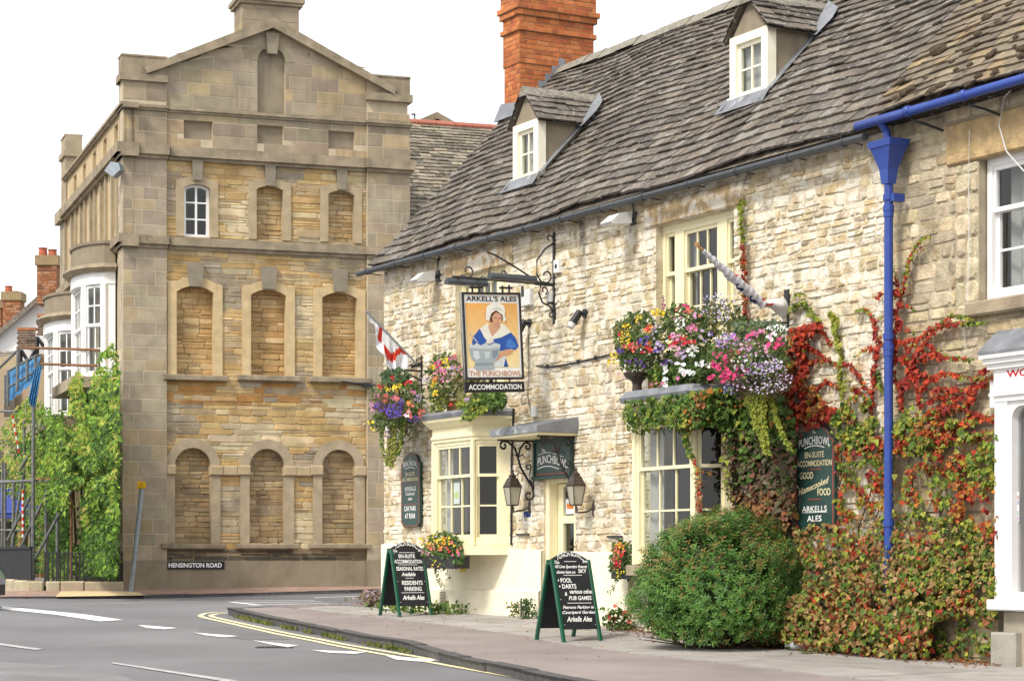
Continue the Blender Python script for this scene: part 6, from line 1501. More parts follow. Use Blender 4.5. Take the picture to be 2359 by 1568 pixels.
def bulge(x, y):
    """the growth stands off the wall most low down and to the left"""
    d = max(0, min(1, (y-1200)/230))*max(0, min(1, (2230-x)/150))
    return cr.uniform(.02, .14)+d*cr.uniform(.0, .42)
mass([(60, 620), (300, 610), (600, 520), (860, 560), (1080, 600), (1310, 640), (1315, 980), (1290, 1180), (1150, 1160), (950, 1190), (900, 1240), (900, 1420), (620, 1420), (300, 1370), (60, 1350), (-20, 1300), (120, 1120), (150, 900)], 17000, low, .050, .03, bulge, q7, (15, .32, 2.0), fade=(1175, 1330))
mass([(900, 1240), (1100, 1180), (1290, 1200), (1275, 1420), (1180, 1440), (930, 1420)], 380, lambda x, y, g: YG+GREENS+BRONZE[:2], .055, .02, .10, q7, (18, .46, 6.0))
mass([(40, 1060), (160, 1030), (140, 1200), (60, 1280), (-30, 1340), (-190, 1350), (-120, 1290)], 900, lambda x, y, g: GREENS+TAN if g < .55 else YG+BRONZE+TAN, .05, .1, .45, q7)
wood = random.Random(6)
for k in range(16):
    a0_ = wood.uniform(10.2, 13.3); pts = [wall_foot(a0_)]; pts = [(pts[0][0], pts[0][1], pts[0][2]-.05)]; a, z = a0_, wall_foot(a0_)[2]
    for i in range(7): a += wood.uniform(-.22, .22); z += wood.uniform(.2, .5); pts.append(F(a, z, wood.uniform(.02, .08)))
    st.tube(pts, .014, 5, None, .005)
lv.build('foliage', M['leaf'], t); st.build('stems', M['twig'], t)
# ---- ivy over the second bay window
iv = random.Random(78)
t = thing('ivy', 'green ivy hanging over the second bay window and down the wall beside it', 'ivy', wall_foot(9.6)); lv = MB(); st = MB()
def cB(x, y):
    if x < 1600: return B2['p']+iv.uniform(.10, .26) if y < 985 else B2['p']+iv.uniform(.03, .12)
    k = max(0, min(1, (1700-x)/100)); return .06+k*(B2['p']+.05)+iv.uniform(-.02, .16)
GI = [(.075, .15, .025), (.10, .19, .03), (.055, .105, .02), (.13, .22, .04)]
PUR = [(.115, .10, .05), (.14, .085, .06), (.10, .115, .04), (.17, .14, .08), (.20, .085, .05)]
def ivmass(poly, n, pal, s, gap=None):
    for x, y in in_poly_pts(poly, n, iv):
        if gap and nz(x, y, gap[0], gap[2]) < gap[1]: continue
        g = nz(x, y, 34, 8.1)+iv.uniform(-.2, .2)
        climber_leaf(lv, x, y, cB(x, y), s, vary(iv.choice(pal(x, y, g)), .25, iv, .06), iv)
ivmass([(1436, 922), (1530, 908), (1590, 900), (1600, 960), (1570, 972), (1500, 975), (1455, 978), (1440, 960)], 900, lambda x, y, g: GI+YG[1:2], .055, (14, .36, 1.0))
ivmass([(1432, 940), (1600, 935), (1570, 992), (1545, 985), (1500, 995), (1475, 1000), (1440, 985)], 520, lambda x, y, g: YG+GI, .042, (12, .44, 2.0))
ivmass([(1570, 905), (1650, 893), (1720, 890), (1800, 905), (1830, 960), (1810, 1010), (1690, 1010), (1660, 985), (1630, 975), (1590, 990), (1575, 960)], 2700, lambda x, y, g: GI if g < .55 else GI+YG+OR[:1], .058, (14, .28, 3.0))
ivmass([(1672, 985), (1830, 985), (1835, 1190), (1790, 1225), (1720, 1200), (1690, 1165), (1680, 1090)], 3900, lambda x, y, g: (GI+PUR if y < 1050 else PUR+GI[:1] if y < 1130 else PUR+BRONZE), .064, (12, .26, 5.0))
ivmass([(1600, 900), (1640, 893), (1620, 960), (1590, 1000), (1578, 985)], 160, lambda x, y, g: BRONZE+OR, .05)
def istrand(pts, pal, s, n=3):
    P = resample(pts, 4.0); st.tube([F(*F.px(x, y, cB(x, 1100)-.0), cB(x, 1100)) for x, y in P[::2]], .005, 5)
    for x, y in P:
        for k in range(n): climber_leaf(lv, x+iv.uniform(-6, 6), y+iv.uniform(-4, 4), cB(x, 1100)+.03, s, vary(iv.choice(pal), .25, iv), iv)
istrand([(1572, 975), (1578, 1000), (1585, 1030), (1590, 1045)], YG+GI, .055, 5); istrand([(1590, 1045), (1602, 1065), (1608, 1090), (1612, 1110)], YG+REDS[:2], .04, 2); istrand([(1610, 1110), (1610, 1140), (1611, 1175)], REDS+BRONZE, .05, 4); istrand([(1610, 1080), (1630, 1085), (1643, 1090)], BRONZE+REDS, .035, 1)
istrand([(1672, 1000), (1668, 1050), (1676, 1100), (1684, 1150)], PUR+YG, .055, 3)
for pts, pal in (([(1707, 462), (1706, 520), (1712, 560)], YG), ([(1712, 560), (1714, 620), (1716, 700), (1720, 760)], REDS+BRONZE)):
    P = resample(pts, 3.5)
    st.tube([F(*F.px(x, y, .02), .02) for x, y in P], .008, 5)
    for x, y in P:
        for k in range(3): climber_leaf(lv, x+iv.uniform(-4.5, 4.5), y+iv.uniform(-4, 4), .05+iv.uniform(0, .05), .05, vary(iv.choice(pal), .25, iv), iv)
lv.build('foliage', M['leaf'], t); st.build('stems', M['twig'], t)
# ---- flower displays
PINK, HOT, WH, YEL, PUR_, RED, ORNG, LIL, BLUE_, COR = (.58, .19, .33), (.66, .06, .20), (.78, .78, .76), (.70, .52, .04), (.11, .05, .27), (.48, .03, .035), (.68, .24, .05), (.44, .34, .56), (.12, .10, .36), (.64, .16, .12)
LPINK = (.68, .36, .50)
def display(name, label, cat, base, blobs, flowers, q, rng, group=None, trails=(), extra=None):
    t = thing(name, label, cat, base, group); lv = MB(); fl = MB(); cs = {}
    def put(x, y, c): a, z = F.px(x, y, c); return F(a, z, c)
    for (x, y, rx, ry, c, dc, n, cols, s) in blobs:
        for i in range(n):
            r, an = sqrt(rng.random()), rng.uniform(0, 2*pi); X, Y = q(x+rx*r*cos(an), y+ry*r*sin(an))
            p = put(X, Y, c+dc*sqrt(max(0, 1-r*r))*rng.uniform(-.5, 1)); n_ = va(va(NO3, (.2, -.5, .5)), vm(rdir(rng), .9))
            leaf(lv, p, n_, va(vm(rdir(rng), 1), (0, 0, .2)), s*rng.uniform(.6, 1.3), vary(rng.choice(cols), .3, rng, .06), .3)
    for (x, y, rx, ry, c, n, cols, s) in flowers:
        cols = cols if isinstance(cols, list) else [cols]
        for i in range(n):
            r, an = sqrt(rng.random()), rng.uniform(0, 2*pi); X, Y = q(x+rx*r*cos(an), y+ry*r*sin(an)); col = vary(rng.choice(cols), .30, rng, .08)
            flower(fl, put(X, Y, c+rng.uniform(-.04, .10)), (.1+N2[0]*.5, -.7, .35), s*.76*rng.uniform(.55, 1.25), col, vm(col, .45) if s > .03 and rng.random() < .5 else None, rng)
    for (pts, c, n, cols, s, w_) in trails:
        P = resample([q(*p) for p in pts], 1.6)
        for X, Y in P:
            for k in range(n): p = put(X+rng.uniform(-w_, w_), Y+rng.uniform(-3, 3), c+rng.uniform(-.04, .04)); leaf(lv, p, va((N2[0], N2[1]-.4, .2), vm(rdir(rng), .7)), va((0, 0, -1), vm(rdir(rng), .8)), s*rng.uniform(.7, 1.3), vary(rng.choice(cols), .25, rng), .4)
    lv.build('foliage', M['leaf'], t); fl.build('blossoms', M['petal'], t)
    return t
FG = [(.07, .12, .03), (.10, .15, .035), (.05, .085, .025), (.13, .17, .05)]; STR = [(.20, .18, .06), (.15, .17, .05), (.24, .20, .08)]
fr1 = random.Random(101)
zq4 = zz4
cw = B2['p']+.12
# planter at the left end of the second bay roof
tp = display('flower_planter', 'dark urn of yellow, red and purple flowers, at the left end of the bay roof', 'planter', F(7.75, B2['lead'], .3),
    [(340, 1120, 160, 210, .42, .22, 650, FG, .07), (250, 1080, 90, 130, .42, .15, 200, STR+FG, .06), (330, 1290, 130, 70, .42, .15, 220, FG, .06)],
    [(500, 910, 55, 30, .5, 16, YEL, .034), (355, 955, 25, 30, .5, 9, YEL, .034), (265, 1010, 40, 25, .5, 10, YEL, .03), (250, 1100, 40, 80, .6, 70, YEL, .016), (425, 1030, 30, 45, .62, 9, [RED, ORNG], .04), (215, 1055, 18, 25, .5, 5, RED, .035), (320, 1160, 80, 40, .62, 16, [RED, COR], .036), (380, 1130, 60, 35, .63, 16, [PUR_, BLUE_], .036), (205, 1195, 30, 30, .55, 9, [PUR_, BLUE_], .034), (435, 1170, 30, 60, .63, 9, [ORNG, RED], .036), (500, 1180, 40, 60, .58, 22, [PUR_, LIL], .03),
     (400, 1200, 50, 30, .63, 6, [WH, RED], .034), (180, 1225, 40, 25, .55, 10, YEL, .026), (140, 1290, 50, 25, .5, 12, YEL, .024), (230, 1380, 60, 40, .5, 10, [LIL, LPINK], .024), (330, 1290, 80, 40, .6, 10, PUR_, .028), (480, 1060, 50, 60, .55, 14, [LIL, WH], .022)], zq4, fr1, 'flower displays on the inn', [([(490, 1290), (485, 1380), (490, 1440)], .45, 3, YG+GI, .04, 5)])
m = MB(); a, z0_ = F.px(*zz4(340, 1495), .42); _, z1_ = F.px(*zz4(340, 1365), .42); z0_ = B2['lead']-.03; o = F(a, z0_, .42); m.lathe(o, [(.075, 0), (.06, .03), (.055, .12), (.075, .16), (.15, z1_-z0_-.04), (.17, z1_-z0_), (.15, z1_-z0_), (.12, z1_-z0_-.03)], 14); m.build('urn', M['copper'], tp)
fr1 = random.Random(102)
tb = display('window_box', 'long window box of pink, white and lilac flowers below the big upper window', 'window box', F(8.5, B2['lead'], .3),
    [(680, 1150, 220, 300, .28, .2, 900, FG, .075), (960, 980, 170, 160, .25, .15, 500, STR+FG[:2], .06), (820, 1330, 160, 120, .34, .15, 400, FG[:3], .075), (560, 1380, 130, 90, .38, .12, 260, GI, .07), (1120, 1100, 90, 160, .25, .2, 260, FG, .07)],
    [(690, 880, 70, 45, .42, 10, [HOT, COR], .038), (795, 925, 25, 40, .42, 6, [COR, LPINK], .038), (650, 950, 25, 20, .42, 3, PINK, .034), (670, 990, 40, 50, .44, 16, WH, .026), (750, 1030, 35, 30, .46, 9, PINK, .036), (635, 1090, 35, 30, .48, 9, LPINK, .04), (600, 1140, 40, 60, .48, 12, [LPINK, RED, WH], .036), (700, 1125, 70, 40, .48, 14, [PINK, RED], .038), (620, 1195, 50, 40, .5, 10, LPINK, .036), (755, 1200, 50, 40, .5, 18, WH, .032), (690, 1230, 40, 30, .5, 8, LIL, .03),
     (840, 1300, 60, 35, .5, 16, WH, .03), (670, 1320, 40, 50, .52, 12, WH, .036), (710, 1365, 60, 35, .52, 14, WH, .036), (560, 1345, 40, 30, .52, 9, WH, .034), (555, 1440, 30, 40, .52, 12, WH, .030), (960, 870, 160, 110, .4, 90, [LIL, (.60, .55, .70)], .017), (560, 1290, 50, 25, .5, 10, [PUR_, LIL], .028), (480, 1440, 60, 30, .5, 5, PINK, .03), (650, 1410, 20, 20, .55, 2, PINK, .034), (540, 840, 10, 60, .3, 14, (.24, .05, .12), .02), (860, 1085, 60, 50, .45, 14, [PUR_, LIL], .026), (1000, 960, 40, 60, .42, 14, [LIL, WH], .018)], zq4, fr1, 'flower displays on the inn')
m = MB(); m.box(F, 7.95, 9.05, B2['lead']-.01, B2['lead']+.17, .10, .30); m.build('trough', M['timber'], tb)
fr1 = random.Random(103)
aH, zH = F.px(*zz4(1195, 1010), .62)
th_ = display('hanging_basket', 'big hanging basket of hot pink petunias and pale lilac flowers above the green ivy', 'flower basket', F(aH, zH-.9, .62),
    [(1190, 1240, 290, 230, .64, .40, 2000, FG+STR[:1], .06), (1270, 1450, 230, 150, .58, .26, 650, [(.14, .10, .07), (.11, .11, .05), (.17, .13, .09)], .045), (1250, 1040, 200, 60, .6, .2, 260, [(.12, .17, .10), (.10, .14, .06)], .07)],
    [(920, 1320, 46, 40, .86, 7, HOT, 0.043), (895, 1390, 28, 25, .86, 3, HOT, 0.041), (1000, 1290, 51, 46, .9, 7, HOT, 0.043), (985, 1370, 46, 46, .92, 7, HOT, 0.041), (1035, 1385, 34, 28, .92, 4, HOT, 0.041), (1075, 1400, 28, 25, .92, 3, HOT, 0.041), (1110, 1355, 69, 40, .94, 6, HOT, 0.039), (980, 1420, 23, 23, .9, 2, HOT, 0.041), (1340, 1140, 25, 25, .92, 2, HOT, 0.049), (1400, 1120, 27, 20, .9, 2, HOT, 0.049), (1415, 1160, 29, 20, .9, 2, HOT, 0.049), (1370, 1180, 25, 20, .9, 2, HOT, 0.049), (1215, 1085, 46, 29, .85, 4, HOT, 0.039), (1160, 1085, 30, 20, .82, 5, [HOT, PINK], .045), (1080, 1100, 22, 25, .82, 4, PINK, .045), (955, 1235, 57, 25, .86, 5, HOT, 0.037), (1050, 1210, 34, 29, .9, 4, HOT, 0.037), (1110, 1200, 20, 14, .9, 3, COR, .04),
     (1020, 1130, 90, 70, .84, 80, [LIL, LPINK, (.30, .20, .55)], .021), (1180, 1180, 90, 70, .9, 50, [LPINK, LIL], .024), (1240, 1300, 200, 80, .92, 190, [LIL, (.55, .42, .66), WH], .018), (1300, 1400, 210, 120, .84, 230, [(.60, .50, .64), LIL, (.66, .58, .66)], .015), (1290, 1180, 50, 30, .9, 12, LPINK, .028), (1360, 1090, 40, 30, .88, 10, [LPINK, WH], .03), (1250, 1060, 60, 25, .86, 16, PINK, .028), (1040, 1480, 60, 50, .8, 30, [BLUE_, LIL], .018), (1390, 1030, 90, 26, .8, 60, [(.62, .66, .62), WH], .016), (990, 1100, 70, 20, .8, 26, WH, .016)], zq4, fr1, 'flower displays on the inn',
    [([(1150, 1420), (1170, 1508), (1242, 1737), (1327, 1963)], .66, 7, YG, .038, 6), ([(1290, 1420), (1299, 1508), (1285, 1694), (1312, 1906)], .68, 6, YG, .036, 6), ([(1320, 1450), (1342, 1550), (1427, 1793), (1498, 1936)], .62, 4, YG, .034, 4), ([(1180, 1450), (1230, 1560), (1250, 1780)], .68, 6, YG, .038, 8), ([(1230, 1450), (1265, 1600), (1290, 1800)], .64, 6, YG, .036, 6)])
m = MB(); o = F(aH, zH-.72, .66); m.lathe(o, [(.05, 0), (.17, .06), (.24, .20), (.26, .30), (.2, .30)], 14); m.build('basket', M['twig'], th_)
m = MB(); W_ = Fr(F(aC+.02, 0, 0)[:2], N2, U2); top_ = F(aH, zH+.04, .66)
m.tube([W_(.02, zH+.34), W_(.02, zH-.2)], .012, 6); m.tube([W_(.02, zH+.08), top_], .012, 6); m.tube([W_(.02, zH-.15), lerp(W_(.02, zH+.05), top_, .6)], .009, 6)
for an in (0, 2.1, 4.2): m.tube([top_, (o[0]+.25*cos(an), o[1]+.25*sin(an), o[2]+.30)], .006, 5)
m.build('basket_bracket', M['iron'], th_)
fr1 = random.Random(104)
aL, zL = F.px(*z7(345, 640), .42)
tl = display('hanging_basket', 'hanging basket of purple, red and yellow flowers with long green trails, at the inn corner', 'flower basket', F(aL, zL-.8, .45),
    [(345, 900, 250, 210, .40, .34, 1100, FG+STR[:1], .075), (330, 690, 130, 80, .40, .2, 320, [(.06, .11, .045), (.08, .13, .05)], .08), (250, 1110, 150, 80, .40, .2, 260, FG, .07), (480, 1150, 90, 110, .34, .15, 230, [(.15, .15, .08), (.10, .12, .05)], .05)],
    [(350, 770, 40, 20, .72, 7, YEL, .045), (290, 800, 80, 30, .72, 12, YEL, .032), (305, 695, 20, 16, .6, 3, RED, .04), (455, 735, 40, 26, .62, 7, RED, .042), (200, 770, 30, 20, .6, 5, [RED, COR], .036), (235, 865, 24, 22, .74, 5, COR, .04), (335, 880, 60, 30, .76, 13, [COR, PINK], .04), (245, 905, 30, 18, .74, 4, COR, .038), (190, 960, 55, 45, .68, 34, [PUR_, (.16, .06, .30)], .03), (310, 1000, 85, 70, .76, 90, [PUR_, BLUE_, (.14, .06, .45)], .03), (385, 920, 40, 40, .75, 22, PUR_, .03), (470, 1030, 40, 34, .7, 10, [COR, WH], .042), (575, 1000, 34, 26, .6, 7, [COR, WH, RED], .038), (560, 1055, 24, 20, .6, 5, COR, .038), (460, 950, 30, 30, .7, 7, [COR, ORNG], .036),
     (110, 960, 30, 50, .58, 18, [LPINK, PINK], .028), (150, 860, 30, 30, .6, 8, PINK, .03), (100, 1110, 24, 20, .5, 4, YEL, .03), (120, 1165, 22, 14, .5, 4, YEL, .026), (490, 830, 40, 20, .64, 6, PINK, .034), (500, 1070, 60, 30, .62, 26, PUR_, .026), (540, 880, 40, 40, .58, 20, LIL, .018), (430, 1045, 30, 22, .72, 6, [LPINK, WH], .036), (260, 1210, 26, 60, .5, 14, [PUR_, LIL], .022)], z7, fr1, 'flower displays on the inn',
    [([(290, 1090), (300, 1200), (280, 1330), (265, 1480)], .42, 7, YG+STR, .045, 6), ([(330, 1080), (320, 1200), (330, 1330), (290, 1500)], .44, 7, YG+STR, .045, 6), ([(400, 1080), (390, 1220), (370, 1330), (340, 1400)], .42, 6, GI+YG, .045, 5), ([(200, 1140), (205, 1300), (230, 1420)], .36, 3, YG+FG, .04, 4)])
m = MB(); o = F(aL, zL-.66, .45); m.lathe(o, [(.05, 0), (.17, .06), (.24, .2), (.26, .3), (.2, .3)], 14); m.build('basket', M['twig'], tl)
m = MB(); W_ = Fr(F(aB, 0, 0)[:2], N2, U2); zt_ = F.px(*z7(572, 480), 0)[1]; zb_ = F.px(*z7(572, 820), 0)[1]; za = F.px(*z7(572, 628), 0)[1]
m.tube([W_(.015, zt_), W_(.015, zb_)], .016, 6); m.tube([W_(.0, za), W_(.50, za+.0)], .016, 6); m.tube([W_(.02, za-.14), W_(.32, za-.02)], .012, 6); m.tube([W_(-.0, za+.11), W_(.18, za+.06)], .026, 7); m.tube(spiral(Fr(F(aB, 0, 0)[:2], N2, U2), (.06, za+.16), .04, .04, 0, 2*pi), .008, 5); m.tube([W_(.02, zt_-.05), W_(.35, za+.01)], .007, 5)
for an in (0, 2.1, 4.2): m.tube([W_(.45, za), (o[0]+.25*cos(an), o[1]+.25*sin(an), o[2]+.30)], .006, 5)
m.build('basket_bracket', M['iron'], tl)
fr1 = random.Random(105); w6 = lambda x, y: ((900+x/3.267)*.92109, (560+y/3.267)*.92109)
tb = display('window_box', 'window box of pink and yellow flowers with trailing grasses on the first bay roof', 'window box', F(3.1, B1['lead'], .3),
    [(690, 1260, 140, 200, .40, .16, 620, FG+STR, .07), (900, 1330, 110, 150, .40, .12, 420, [(.28, .24, .11), (.22, .20, .08), (.16, .17, .05)], .08), (1060, 1440, 130, 80, .42, .14, 420, GI, .08), (640, 1440, 80, 100, .42, .12, 260, YG[:2]+FG, .055), (920, 1480, 120, 50, .5, .1, 260, YG+GI, .07)],
    [(760, 1090, 26, 20, .56, 4, [COR, PINK], .042), (650, 1140, 40, 34, .56, 7, [HOT, PINK], .042), (660, 1210, 36, 24, .58, 6, PINK, .044), (615, 1250, 24, 30, .58, 5, [PINK, COR], .04), (600, 1165, 24, 24, .55, 7, YEL, .034), (690, 1120, 30, 30, .56, 8, YEL, .032), (610, 1310, 24, 26, .58, 8, YEL, .032), (615, 1380, 26, 24, .58, 9, YEL, .032), (630, 1280, 40, 30, .58, 5, [RED, ORNG], .034), (760, 1190, 40, 40, .56, 9, [LPINK, LIL], .03), (700, 1260, 40, 30, .58, 10, [LPINK, PINK], .03), (690, 1170, 60, 50, .56, 10, YEL, .026), (540, 1260, 40, 30, .5, 14, LIL, .016), (880, 1440, 28, 24, .6, 8, [LIL, PINK], .03), (740, 1480, 14, 10, .58, 2, RED, .036), (830, 1180, 40, 40, .5, 8, PINK, .03)], w6, fr1, 'flower displays on the inn',
    [([(640, 1440), (650, 1500), (640, 1560)], .5, 4, YG+FG, .04, 7), ([(900, 1450), (880, 1520), (860, 1590)], .56, 5, YG+GI, .045, 8), ([(1060, 1480), (960, 1530), (900, 1580)], .56, 4, GI+YG, .05, 7)])
m = MB(); m.box(F, 2.72, 3.7, B1['lead']-.01, B1['lead']+.17, .14, .32); m.build('trough', M['timber'], tb)
fr1 = random.Random(106)
aW, zW = F.px(1022, 1305, .55)
tw = display('wall_planter', 'black wall trough of yellow and orange flowers, behind the far chalkboard', 'planter', F(aW, zW, .45),
    [(1018, 1268, 46, 42, .52, .18, 900, FG+[(.11, .19, .04)], .065), (1035, 1282, 34, 26, .56, .14, 340, [(.08, .16, .04), (.10, .19, .05)], .06)],
    [(1000, 1243, 38, 14, .68, 40, YEL, .026), (1030, 1250, 26, 14, .7, 16, [YEL, ORNG], .028), (1000, 1258, 30, 10, .7, 14, [ORNG, COR], .03), (1045, 1262, 18, 14, .68, 9, [COR, RED], .032), (985, 1268, 20, 14, .66, 8, [COR, PINK], .03), (1000, 1230, 34, 8, .6, 14, [LIL, WH], .018), (1000, 1300, 14, 10, .7, 6, YEL, .026), (1050, 1275, 12, 12, .68, 5, [COR, PINK], .03)], lambda x, y: (x, y), fr1, 'planters hung on the cream base of the inn', [([(1003, 1305), (1010, 1335), (1020, 1350)], .56, 2, FG, .03, 4), ([(1030, 1312), (1035, 1335)], .56, 1, FG, .03, 4)])
m = MB(); a0_, a1_ = F.px(1000, 1300, .55)[0], F.px(1062, 1300, .55)[0]; m.box(F, a0_-.08, a1_, zW-.02, zW+.15, .42, .66); m.build('trough', M['iron'], tw)
fr1 = random.Random(107); aW, zW = F.px(1425, 1325, .25)
tw = display('wall_planter', 'wall trough of orange and red flowers half hidden behind the round shrub', 'planter', F(aW, zW, .05),
    [(1426, 1290, 20, 44, .25, .16, 420, FG, .06), (1450, 1290, 24, 40, .25, .16, 260, FG, .06)],
    [(1424, 1268, 14, 18, .38, 26, [COR, ORNG, RED], .028), (1420, 1290, 12, 20, .4, 18, [COR, RED], .028), (1432, 1255, 14, 8, .34, 10, [YEL, ORNG], .026), (1428, 1320, 10, 12, .4, 8, YEL, .024)], lambda x, y: (x, y), fr1, 'planters hung on the cream base of the inn', [([(1420, 1330), (1412, 1350), (1400, 1365)], .3, 1, FG, .03, 4)])
m = MB(); m.box(F, aW-.1, aW+.5, zW-.04, zW+.12, .06, .30); m.build('trough', M['iron'], tw)
# ---- the big round shrub
bs = random.Random(55)
aK = F.px(1650, 1330, .80)[0]; ctr = F(aK, 1.36, .80); zg = pavz(ctr[0], ctr[1])
t = thing('round_shrub', 'big rounded evergreen shrub with bronze tips beside the second bay window', 'shrub', (ctr[0], ctr[1], zg))
lv = MB(); tw = MB(); RX, RY, RZ = .95, .74, .765; czz = zg+.68
def bush_r(d):
    k = 1+.23*(mnoise.noise(MV((d[0]*1.9+3, d[1]*1.9, d[2]*1.9)))+.5*mnoise.noise(MV((d[0]*4.5, d[1]*4.5+7, d[2]*4.5))))
    return k
BG_ = [(.12, .25, .05), (.145, .30, .06), (.105, .22, .045), (.175, .32, .075), (.13, .25, .085)]
TIPS = [(.30, .19, .06), (.25, .18, .05), (.23, .21, .055), (.31, .20, .075)]
for i in range(5200):
    d = rdir(bs)
    if d[2] < -.75: d = (d[0], d[1], -d[2])
    # flatter sides low down: the shrub stands on the ground
    k = bush_r(d)*(bs.uniform(.70, 1.02) if bs.random() < .5 else bs.uniform(.93, 1.04))
    gx = 1.0+(.05 if d[2] < 0 else 0)
    p = (ctr[0]+d[0]*RX*k*gx, ctr[1]+d[1]*RY*k*gx, czz+d[2]*RZ*k)
    if p[2] < zg+.03: p = (p[0], p[1], zg+bs.uniform(.03, .2))
    g = nrm(va(va(d, (0, 0, .45)), vm(rdir(bs), .45)))
    tip = bs.random() < (.42 if d[2] > .25 else .13)*(1.2 if nz(p[0]*10, p[2]*10, 6) > .5 else .6)
    base_ = bs.choice(BG_); L_ = bs.uniform(.08, .14)
    for j in range(9):
        s_ = j/8; q = va(p, vm(g, L_*(s_-.6))); c_ = vary(bs.choice(TIPS) if tip and s_ > .55 else base_, .2, bs, .05)
        ang = j*2.4; x = nrm(cross(g, (0.3, .5, .8))); y = cross(g, x); o = va(vm(x, cos(ang)), vm(y, sin(ang)))
        dd = nrm(va(vm(o, .75), vm(g, .8))); leaf(lv, q, va(g, vm(o, -.4)), dd, bs.uniform(.032, .052), c_, .22)
for i in range(60):
    d = rdir(bs); d = (d[0], d[1], abs(d[2])); e = (ctr[0]+d[0]*RX*.85, ctr[1]+d[1]*RY*.85, zg+.1+d[2]*RZ*1.5)
    tw.tube([(ctr[0]+d[0]*.1, ctr[1]+d[1]*.1, zg-.05), lerp((ctr[0], ctr[1], zg), e, .5), e], .016, 5, None, .004)
lv.build('foliage', M['leaf'], t); tw.build('branches', M['twig'], t)
m = MB(); 
for k in range(14):
    for j in range(12): pass
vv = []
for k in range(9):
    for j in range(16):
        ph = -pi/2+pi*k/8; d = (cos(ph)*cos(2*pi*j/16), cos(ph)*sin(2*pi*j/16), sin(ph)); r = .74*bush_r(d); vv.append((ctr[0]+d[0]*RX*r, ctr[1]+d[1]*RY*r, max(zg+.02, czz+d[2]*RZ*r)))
m.add(vv, [(k*16+j, k*16+(j+1) % 16, (k+1)*16+(j+1) % 16, (k+1)*16+j) for k in range(8) for j in range(16)], (.03, .055, .018)); m.build('inner_hull', M['leaf'], t)  # dark hull added inside the leaves to block the view through
# ---- small growth at the wall foot
def tuft(name, label, cat, spots, cols, s, h, rng, fl=None, kind=None, group=None):
    m = MB(); f = MB()
    for (x, y, d, r, n) in spots:
        p0 = at(x, y, d); zg = pavz(p0[0], p0[1])
        for i in range(n):
            q = (p0[0]+rng.gauss(0, r), p0[1]+rng.gauss(0, r*.6), zg+rng.uniform(.0, h))
            leaf(m, q, va((-.3, -.6, .6), vm(rdir(rng), .8)), va((0, 0, .5), rdir(rng)), s*rng.uniform(.6, 1.3), vary(rng.choice(cols), .3, rng, .06), .32)
            if fl and rng.random() < fl[1]: flower(f, va(q, (0, -.03, .05)), (0, -.6, .6), fl[2], vary(fl[0], .2, rng), None, rng)
    zs = [v[2] for v in m.v]
    if fl:
        t = thing(name, label, cat, (m.v[0][0], m.v[0][1], min(zs)), group); m.build('foliage', M['leaf'], t); f.build('blossoms', M['petal'], t); return t
    return tag(m.build(name, M['leaf']), label, cat, group, kind)
wr = random.Random(61)
tuft('weeds', 'low green weeds along the inn wall behind the far chalkboard', 'weeds', [(925, 1392, 32.2, .22, 130), (960, 1400, 31.4, .25, 160), (1010, 1404, 30.8, .25, 160), (1045, 1408, 30.4, .2, 90)], GI+YG[1:2], .07, .16, wr, kind='stuff')
tuft('lavender', 'greyish pink clump of dry flowers at the corner of the inn', 'plant', [(857, 1380, 34.0, .13, 260)], [(.26, .19, .12), (.30, .22, .16), (.20, .17, .10)], .07, .22, wr, ((.42, .30, .34), .25, .018))
tuft('weed_clump', 'small dark green plant growing behind the boot scraper', 'plant', [(1214, 1405, 28.6, .055, 170)], [(.05, .10, .03), (.07, .13, .035)], .05, .26, wr)
tuft('weed_clump', 'small pale green weed at the wall foot left of the boot scraper', 'plant', [(1182, 1410, 29.0, .035, 60), (1190, 1409, 29.0, .03, 40)], STR+YG[1:2], .045, .2, wr)
tuft('poppy_plant', 'low green plant with orange red flowers between the near chalkboard and the shrub', 'plant', [(1424, 1440, 26.6, .10, 260)], GI+FG, .06, .26, wr, (COR, .05, .035))
lt = MB(); lr = random.Random(63)
for i in range(1500):
    x = lr.uniform(1380, 2290); d = 0; a = F.px(x, 1480, .3)[0]; k = abs(lr.gauss(0, .28))+.02; P = F(a+lr.uniform(-.2, .2), 0, k); z = pavz(P[0], P[1])+.022+lr.uniform(0, .012)
    if k > .35 and lr.random() < .6: continue
    leaf(lt, (P[0], P[1], z), va((0, 0, 1), vm(rdir(lr), .4)), (cos(lr.uniform(0, 6.28)), sin(lr.uniform(0, 6.28)), 0), lr.uniform(.03, .06), vary(lr.choice(BRONZE+[(.20, .11, .05), (.15, .08, .04)]), .25, lr), .45)
for i in range(90):
    a, tt = lr.uniform(1, 11), lr.uniform(.05, .95); P = foot(a, tt); leaf(lt, (P[0], P[1], P[2]+.02), va((0, 0, 1), vm(rdir(lr), .3)), (cos(i), sin(i), 0), lr.uniform(.02, .045), vary(lr.choice(BRONZE), .25, lr), .45)
tag(lt.build('fallen_leaves', M['leaf']), 'brown fallen leaves scattered along the foot of the inn wall', 'leaves', kind='stuff')
gm = MB(); gr = random.Random(64)
for i in range(700):
    a = gr.uniform(A0+.6, 7.5); K_ = kerb_at(a)
    if nz(a*10, 0, 7, 2.2) < .46: continue
    P = (K_[0]+N2[0]*gr.uniform(.0, .10), K_[1]+N2[1]*gr.uniform(.0, .10)); leaf(gm, (P[0], P[1], rz(P[1])+.0), va((-.5, -.6, .3), vm(rdir(gr), .5)), va((0, 0, 1), vm(rdir(gr), .7)), gr.uniform(.05, .10), vary(gr.choice([(.14, .17, .03), (.22, .20, .06), (.10, .14, .03)]), .3, gr), .15)
tag(gm.build('gutter_grass', M['leaf']), 'tufts of grass and moss along the kerb edge', 'grass', kind='stuff')
